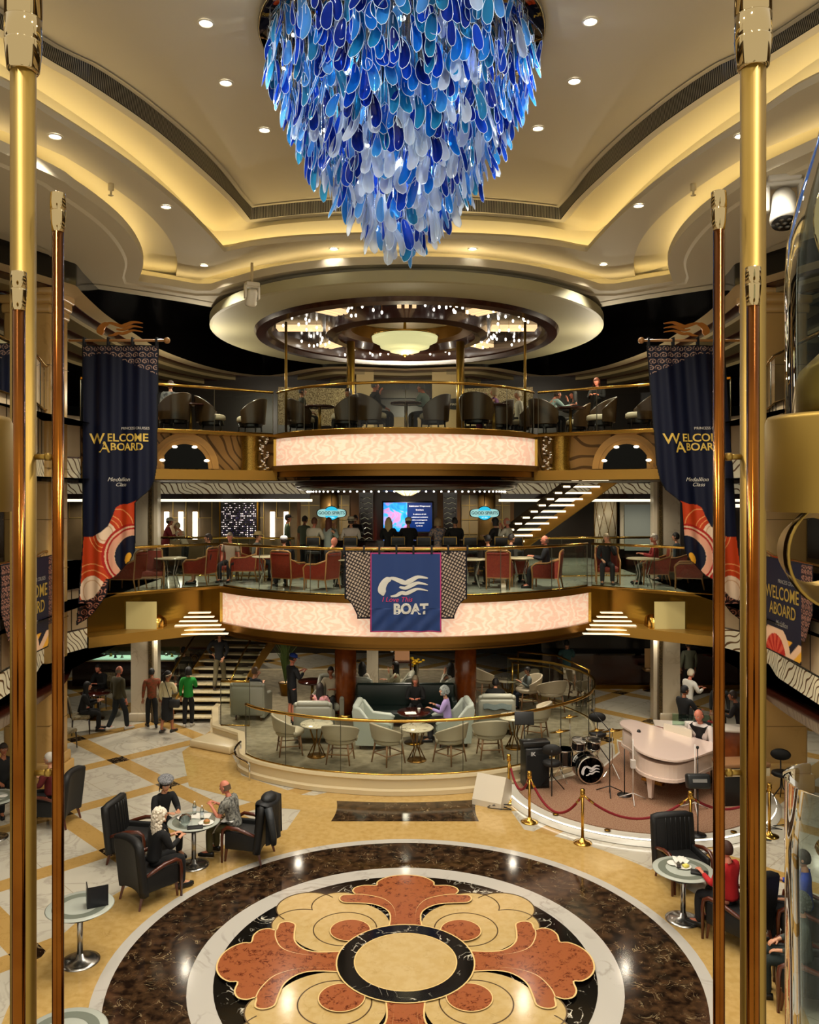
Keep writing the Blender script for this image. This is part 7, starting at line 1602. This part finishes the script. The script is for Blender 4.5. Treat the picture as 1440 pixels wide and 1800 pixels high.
def hanging_banner(name_side, s, d, x_shift=0, wsc=1.0, skew=0):
    k = d/F
    e = empty('hanging_banner', (0, d, 0), 0, 'tall navy welcome banner with orange flower print hanging beside the %s stone column' % name_side, 'banner')
    cx_ = 211
    def pos(x, y):
        xx = (x-cx_)*wsc; X_ = (((211-CX)+xx*1 if s > 0 else (1215-CX)+xx*1 if False else 0))
        if s > 0: X_ = (211-CX)+xx
        else: X_ = (1206-CX)-xx+max(0, y-607)*skew
        wv = .05*math.sin(x*.11+y*.004)*(1-.35*math.exp(-(y-607)/60))+.02*math.sin(x*.27+1)
        return Vector((X_*k, wv, H-(y-CY)*k))
    printed('banner_cloth', 132, 280, 607, 1099, lambda x, y: interp(EL, y)-.5 <= x <= interp(ER, y)+.5, big_col, pos, .9, e)
    gold = mat('banner_yellow', '#d2b04c', .5); pale = mat('banner_pale', '#c8c2b4', .5)
    def put(txt, size, x, y, m_, **kw):
        def wp(co):                         # lettering follows the cloth, always readable
            bx = x+co.x if s > 0 else 2*cx_-(x+co.x); q = pos(bx, y-co.z) if s > 0 else pos(bx, y-co.z); return Vector((q.x, q.y-.012+co.y*.002, q.z))
        return text_mesh(txt, size, m_, e, XZ, .5, warp=wp, **kw)
    ox = 0 if s > 0 else 4
    put('W', 26, 171+ox, 772, gold, bold=.35, sx=1.05); put('ELCOME', 19.5, 225+ox, 770, gold, bold=.35, sx=.96); put('A', 27, 185+ox, 787, gold, bold=.35); put('BOARD', 18.5, 224+ox, 786, gold, bold=.35, sx=.92)
    put('PRINCESS CRUISES', 6.2, 237+ox, 753, pale); put('Medallion', 10, 209+ox, 843, pale, shear=.4); put('Class', 9, 212+ox, 852, pale, shear=.4)
    zt = H-(598-CY)*k; p0 = (120-CX)*k if s > 0 else (1330-CX)*k; p1 = (293-CX)*k if s > 0 else (1128-CX)*k
    b = MB(); b.cyl((p0, .03, zt), (p1, .03, zt), .03, n=12); b.sph((p1, .03, zt), .07, 12, 8); b.build('banner_pole', frame_w, e)
    for i in range(4):
        t = .02+.32*i; xx = 145+133*t; q = pos(xx, 607); b = MB(); b.tube([(q.x, -.03, q.z-.03), (q.x, -.02, zt+.05), (q.x, .08, zt+.05), (q.x, .06, q.z-.03)], .028, 5, flat=1); b.build('hanging_loop', mat('loop_navy', '#05070f', .8), e)
    b = MB(); mx_ = (212-CX)*k if s > 0 else (1207-CX)*k
    emblem(b, lambda u, v: (mx_+(u-.5)*.98*s, .05, zt+.02+.5*v-.0)); o = b.build('emblem_finial', mat('ochre_gold', '#b06c1e', .4, .4), e); md = o.modifiers.new('thick', 'SOLIDIFY'); md.thickness = .04
    return e
hanging_banner('left', 1, 18.0); hanging_banner('right', -1, 18.0, wsc=1.02, skew=.07)
# the boat banner on the middle balcony
e = empty('boat_banner', (0, 18.93, 3.95), 0, 'navy boat banner with white wave emblem and patterned wings over the balcony railing', 'banner'); k = 18.93/F
def bpos(x, y): return Vector(((x-CX)*k, .02*math.sin(x*.16)*(.4+(y-970)/140)+.012*math.sin((x+y)*.2)*(y > 1070)-.01, H-3.95-(y-CY)*k))
def boat_col(x, y):
    d = min(x-651, 776-x, y-971, 1111-y)
    return '#2a0a26' if d < .8 else '#a83468' if d < 2.0 else '#23396a'
printed('centre_cloth', 651, 776, 971, 1111, lambda x, y: True, boat_col, bpos, .9, e)
def wing_in(x, y):
    a = abs(x-713.5)
    if a > 108 or a < 61: return False
    if y > 1053: return a < 108-20*(1-math.sqrt(max(0, 1-((1-min(1, (y-1053)/28))**2)))**.0 if False else 1)*0-22*math.sqrt(min(1, (y-1053)/30))
    return True
def wing_col(x, y):
    a = abs(x-713.5)
    if a > 105 or y < 970 or y > 1085 or (y > 1053 and a > 108-22*math.sqrt(min(1, (y-1053)/30))-3): return '#070918'
    return '#b8a490' if ((x+y*.55) % 5.6 < 3.3) and ((y-.5*x) % 6.4 < 4.2) else '#1c1418'
for s_, nm in ((-1, 'left'), (1, 'right')): printed('patterned_wing', 605 if s_ < 0 else 774, 653 if s_ < 0 else 822, 968, 1088, wing_in, wing_col, lambda x, y: bpos(x, y)+Vector((0, .03, 0)), .8, e)
def bwarp(ox, oy): return lambda co: bpos(ox+co.x, oy-co.z)+Vector((0, -.014+co.y*.002, 0))
b = MB(); emblem(b, lambda u, v: bpos(668+86*u, 1058-58*v)+Vector((0, -.016, 0))); b.build('emblem', mat('banner_cream', '#c8c6bc', .6), e)
text_mesh('BOAT', 25, mat('banner_cream', '#c8c6bc', .6), e, XZ, .5, warp=bwarp(722, 1071), bold=1.1, sx=.92)
text_mesh('I Love This', 12, mat('banner_pink', '#c83060', .6), e, XZ, .5, warp=bwarp(698, 1054), shear=.25)
b = MB(); b.cyl(((603-CX)*k, 0, H-3.95-(963-CY)*k), ((824-CX)*k, 0, H-3.95-(963-CY)*k), .018); b.build('banner_pole', frame_w, e)
for x in (605, 640, 667, 697, 727, 759, 788, 822):
    q = bpos(x, 971); b = MB(); b.box((q.x, 0, q.z+.06), (.045, .06, .2), bev=.01); b.build('hanging_loop', mat('loop_navy', '#05070f', .8), e)
# banners on the tiled side balconies
for s_, nm in ((1, 'right'), (-1, 'left')):
    e = empty('wall_banner', (7.02*s_, 15.2, 3.3), 0, 'square navy welcome banner with red flower hanging on the %s side balcony' % nm, 'banner')
    def wpos(x, y): return Vector((.04*s_*0+(-.03+.01*math.sin(x*9))*s_+.06*(x)*s_, x*-s_ if s_ > 0 else x, 1.85-y))     # x 0..1.7 along reading direction
    def wcol(x, y):
        if min(x+.45, 2.15-x, y, 1.78-y) < .025: return '#05070f'
        if x < 0 or x > 1.7: return '#9a6a58' if swirl(x*60, y*60, 7, .22) else '#1c1014'
        if y > 1.3:
            d = math.hypot(x-.55, (y-1.85)*1.1)
            if d < .48: return RED if int(math.atan2(y-1.85, x-.55)*4) % 2 else '#c04830'
            if d < .7: return '#d8b08c'
            if y > 1.45+.0 and x > 1.1: return ['#d8b08c', '#d89a28', NAVY][int((x*2+y*3)*2) % 3]
        return NAVY
    off = -.75
    def wp3(x, y): 
        yy = (.8-x) if s_ > 0 else (x-.8); base_x = .06*s_*(-(yy)/1.0)*(-1); return Vector((-.10*s_+base_x*.9, yy, 1.85-y))
    printed('banner_cloth', -.45, 2.15, 0, 1.78, lambda x, y: 0 <= x <= 1.7 or y < 1.35-.55*max(0, abs(x-.85)-1.0)/.3, wcol, wp3, .018, e)
    def ww(ox, oy): return lambda co: wp3(ox+co.x, oy-co.z)+Vector((-.012*s_, 0, 0))
    gold = mat('banner_yellow', '#d2b04c', .5)
    text_mesh('WELCOME', .34, gold, e, XZ, .001, warp=ww(.85, .65), bold=.004, sx=.92); text_mesh('ABOARD', .32, gold, e, XZ, .001, warp=ww(.88, .95), bold=.004, sx=.92); text_mesh('PRINCESS CRUISES', .1, mat('banner_pale', '#c8c2b4', .5), e, XZ, .001, warp=ww(1.1, .42)); text_mesh('Medallion', .14, mat('banner_pale', '#c8c2b4', .5), e, XZ, .001, warp=ww(.85, 1.2), shear=.3)

# ---------------- brass poles close to the viewer ----------------
satin = mat('satin_gold', '#94793a', .42, .9, noise=(3, '#876a28', .5)); amber = mat('amber_brass', '#84501a', .13, 1, noise=(2.2, '#5c2c0a', .9)); nickel = mat('nickel_gold', '#b8a57c', .06, 1)
def zz(py, d): return H-(py-CY)*d/F
def near_pole(px, d, wpx, top, label, m_, collar, cw):
    r = wpx/2*d/F; e = empty('brass_pole', ((px-CX)*d/F, d, 0), 0, label, 'pole'); zt = zz(top, d)
    b = MB(); b.cyl((0, 0, .0), (0, 0, zt), r, n=32); b.build('shaft', m_, e); c = cw/2*d/F; b = MB(); q = d/F
    if collar == 'small':
        b.lathe([(r*1.02, -68*q), (c*.92, -50*q), (c, -33*q), (c, -31*q), (c*.97, -31*q), (c*.97, -29*q), (c, -29*q), (c*.97, -1*q), (c*.92, 0), (0, 0)], 32, c=(0, 0, zt)); b.build('collar', nickel, e)
    else:
        b.lathe([(r*1.1, -10*q), (r*1.25, -6*q), (c, 35*q), (c*1.02, 40*q), (c*1.02, 42*q), (c*.97, 42*q), (c*.97, 44*q), (c, 46*q), (c, 82*q), (c*.96, 83*q), (c*.96, 85*q), (c, 86*q), (c, 900*q), (0, 900*q)], 40, c=(0, 0, zt)); b.build('collar', nickel, e)
    return e
for s_, nm, big, sm, bk, tp in ((1, 'left', 41, 33, 102, 340), (-1, 'right', 1324, 1324, 1264, 337)):
    near_pole(big, 3.1, 43, 118 if s_ > 0 else 112, 'thickest satin gold pole with a large polished collar at the %s side' % nm, satin, 'big', 62)
    near_pole(sm, 2.75, 22, 478 if s_ > 0 else 470, 'thin amber brass pole standing in front of the thickest %s pole' % nm, amber, 'small', 27)
    near_pole(bk, 3.1, 20, tp, 'thin amber brass pole standing inward of the thickest %s pole' % nm, amber, 'small', 27)
    for py, wd in ((803, 'upper'), (1358, 'lower')):
        d = 3.1; b = MB(); b.cyl(((big+22*s_-CX)*d/F, d, zz(py, d)), ((bk-10*s_-CX)*d/F, d, zz(py, d)), .012, n=12); b.lathe([(.017, -.006), (.017, .006)], 12)
        b.v = b.v[:-24] if False else b.v
        m = MB(); m.cyl(((big+20*s_-CX)*d/F, d, zz(py, d)), ((bk-10*s_-CX)*d/F, d, zz(py, d)), .011, n=12); m.cyl(((bk-22*s_-CX)*d/F, d, zz(py, d)), ((bk-12*s_-CX)*d/F, d, zz(py, d)), .015, n=12)
        tag(m.build('pole_connector', satin), 'short horizontal gold connector between the %s poles, %s one' % (nm, wd), 'connector')
# lantern-like glass and gold ornaments at both edges
for s_, nm, cpx in ((-1, 'right', 1499), (1, 'left', -134)):
    d = 2.1; q = d/F; e = empty('glass_ornament', ((cpx-CX)*q, d, 0), 0, 'tall clear glass and gold ornament cut off by the %s edge' % nm, 'ornament')
    def up(py): return zz(py, d)
    b = MB(); b.lathe([(140*q, up(900)), (142*q, up(890)), (142*q, up(740)), (138*q, up(731)), (105*q, up(729)), (105*q, up(900))], 40, cap=False); b.build('gold_sleeve', satin, e)
    b = MB(); b.lathe([(104*q, up(740)), (100*q, up(700)), (85*q, up(650)), (50*q, up(615)), (0, up(602))], 32); b.build('amber_dome', satin, e)
    g = glass_thin('ornament_glass', '#eef2f0', .8, 1.18, .01)
    if s_ < 0:
        b = MB(); b.lathe([(30*q, up(120)), (60*q, up(250)), (88*q, up(340)), (106*q, up(420)), (110*q, up(500)), (108*q, up(735))], 40, cap=False); b.lathe([(104*q, up(735)), (106*q, up(500)), (102*q, up(420)), (84*q, up(340)), (56*q, up(250)), (26*q, up(120))], 40, cap=False); b.build('upper_glass', g, e)
        b = MB(); b.tube([(-.05-.04*math.sin(t*.35), .02*math.cos(t*.3), up(300+22*t)) for t in range(18)], [.008]*18, 8); b.build('inner_ribbon', nickel, e)
        b = MB(); b.lathe([(112*q, up(1376)), (109*q, up(1380)), (109*q, up(1500)), (108*q, up(2100))], 40, cap=False); b.lathe([(103*q, up(2100)), (104*q, up(1500)), (104*q, up(1380)), (112*q, up(1376))], 40, cap=False); b.build('lower_glass', g, e)
        b = MB(); b.tube([(.075*cos(t), .075*sin(t), up(1500)) for t in range(0, 360, 12)], .012, 8, closed=True); b.cyl((0, 0, up(1400)), (0, 0, up(2100)), .015); b.build('inner_ring', nickel, e)
        b = MB(); b.tube([(-.035+.0*t, -.02, up(1580+26*t)) for t in range(20)], [.018+.02*math.sin(PI*t/19) for t in range(20)], 12); b.build('inner_blade', g, e)
    rr = (1 if s_ < 0 else .98); b = MB(); A = []; B = []
    for t in range(60, 301, 10):
        cx_ = -36*q if s_ < 0 else 10*q; ro, ri = (96*q, 60*q) if s_ < 0 else (92*q, 58*q)
        ang = 180+t-180 if s_ < 0 else t-180
        A.append((cx_+ro*cos(ang)*1.0, -.06, up(972)+ro*sin(ang))); B.append((cx_+ri*cos(ang), .10, up(972)+ri*sin(ang)))
    b.strip(A, B); b.strip([Vector(p)+Vector((0, .02, 0)) for p in B], [Vector(p)+Vector((0, .03, 0)) for p in A]); b.tube(A, .004, 6); b.build('curled_ribbon', satin, e)
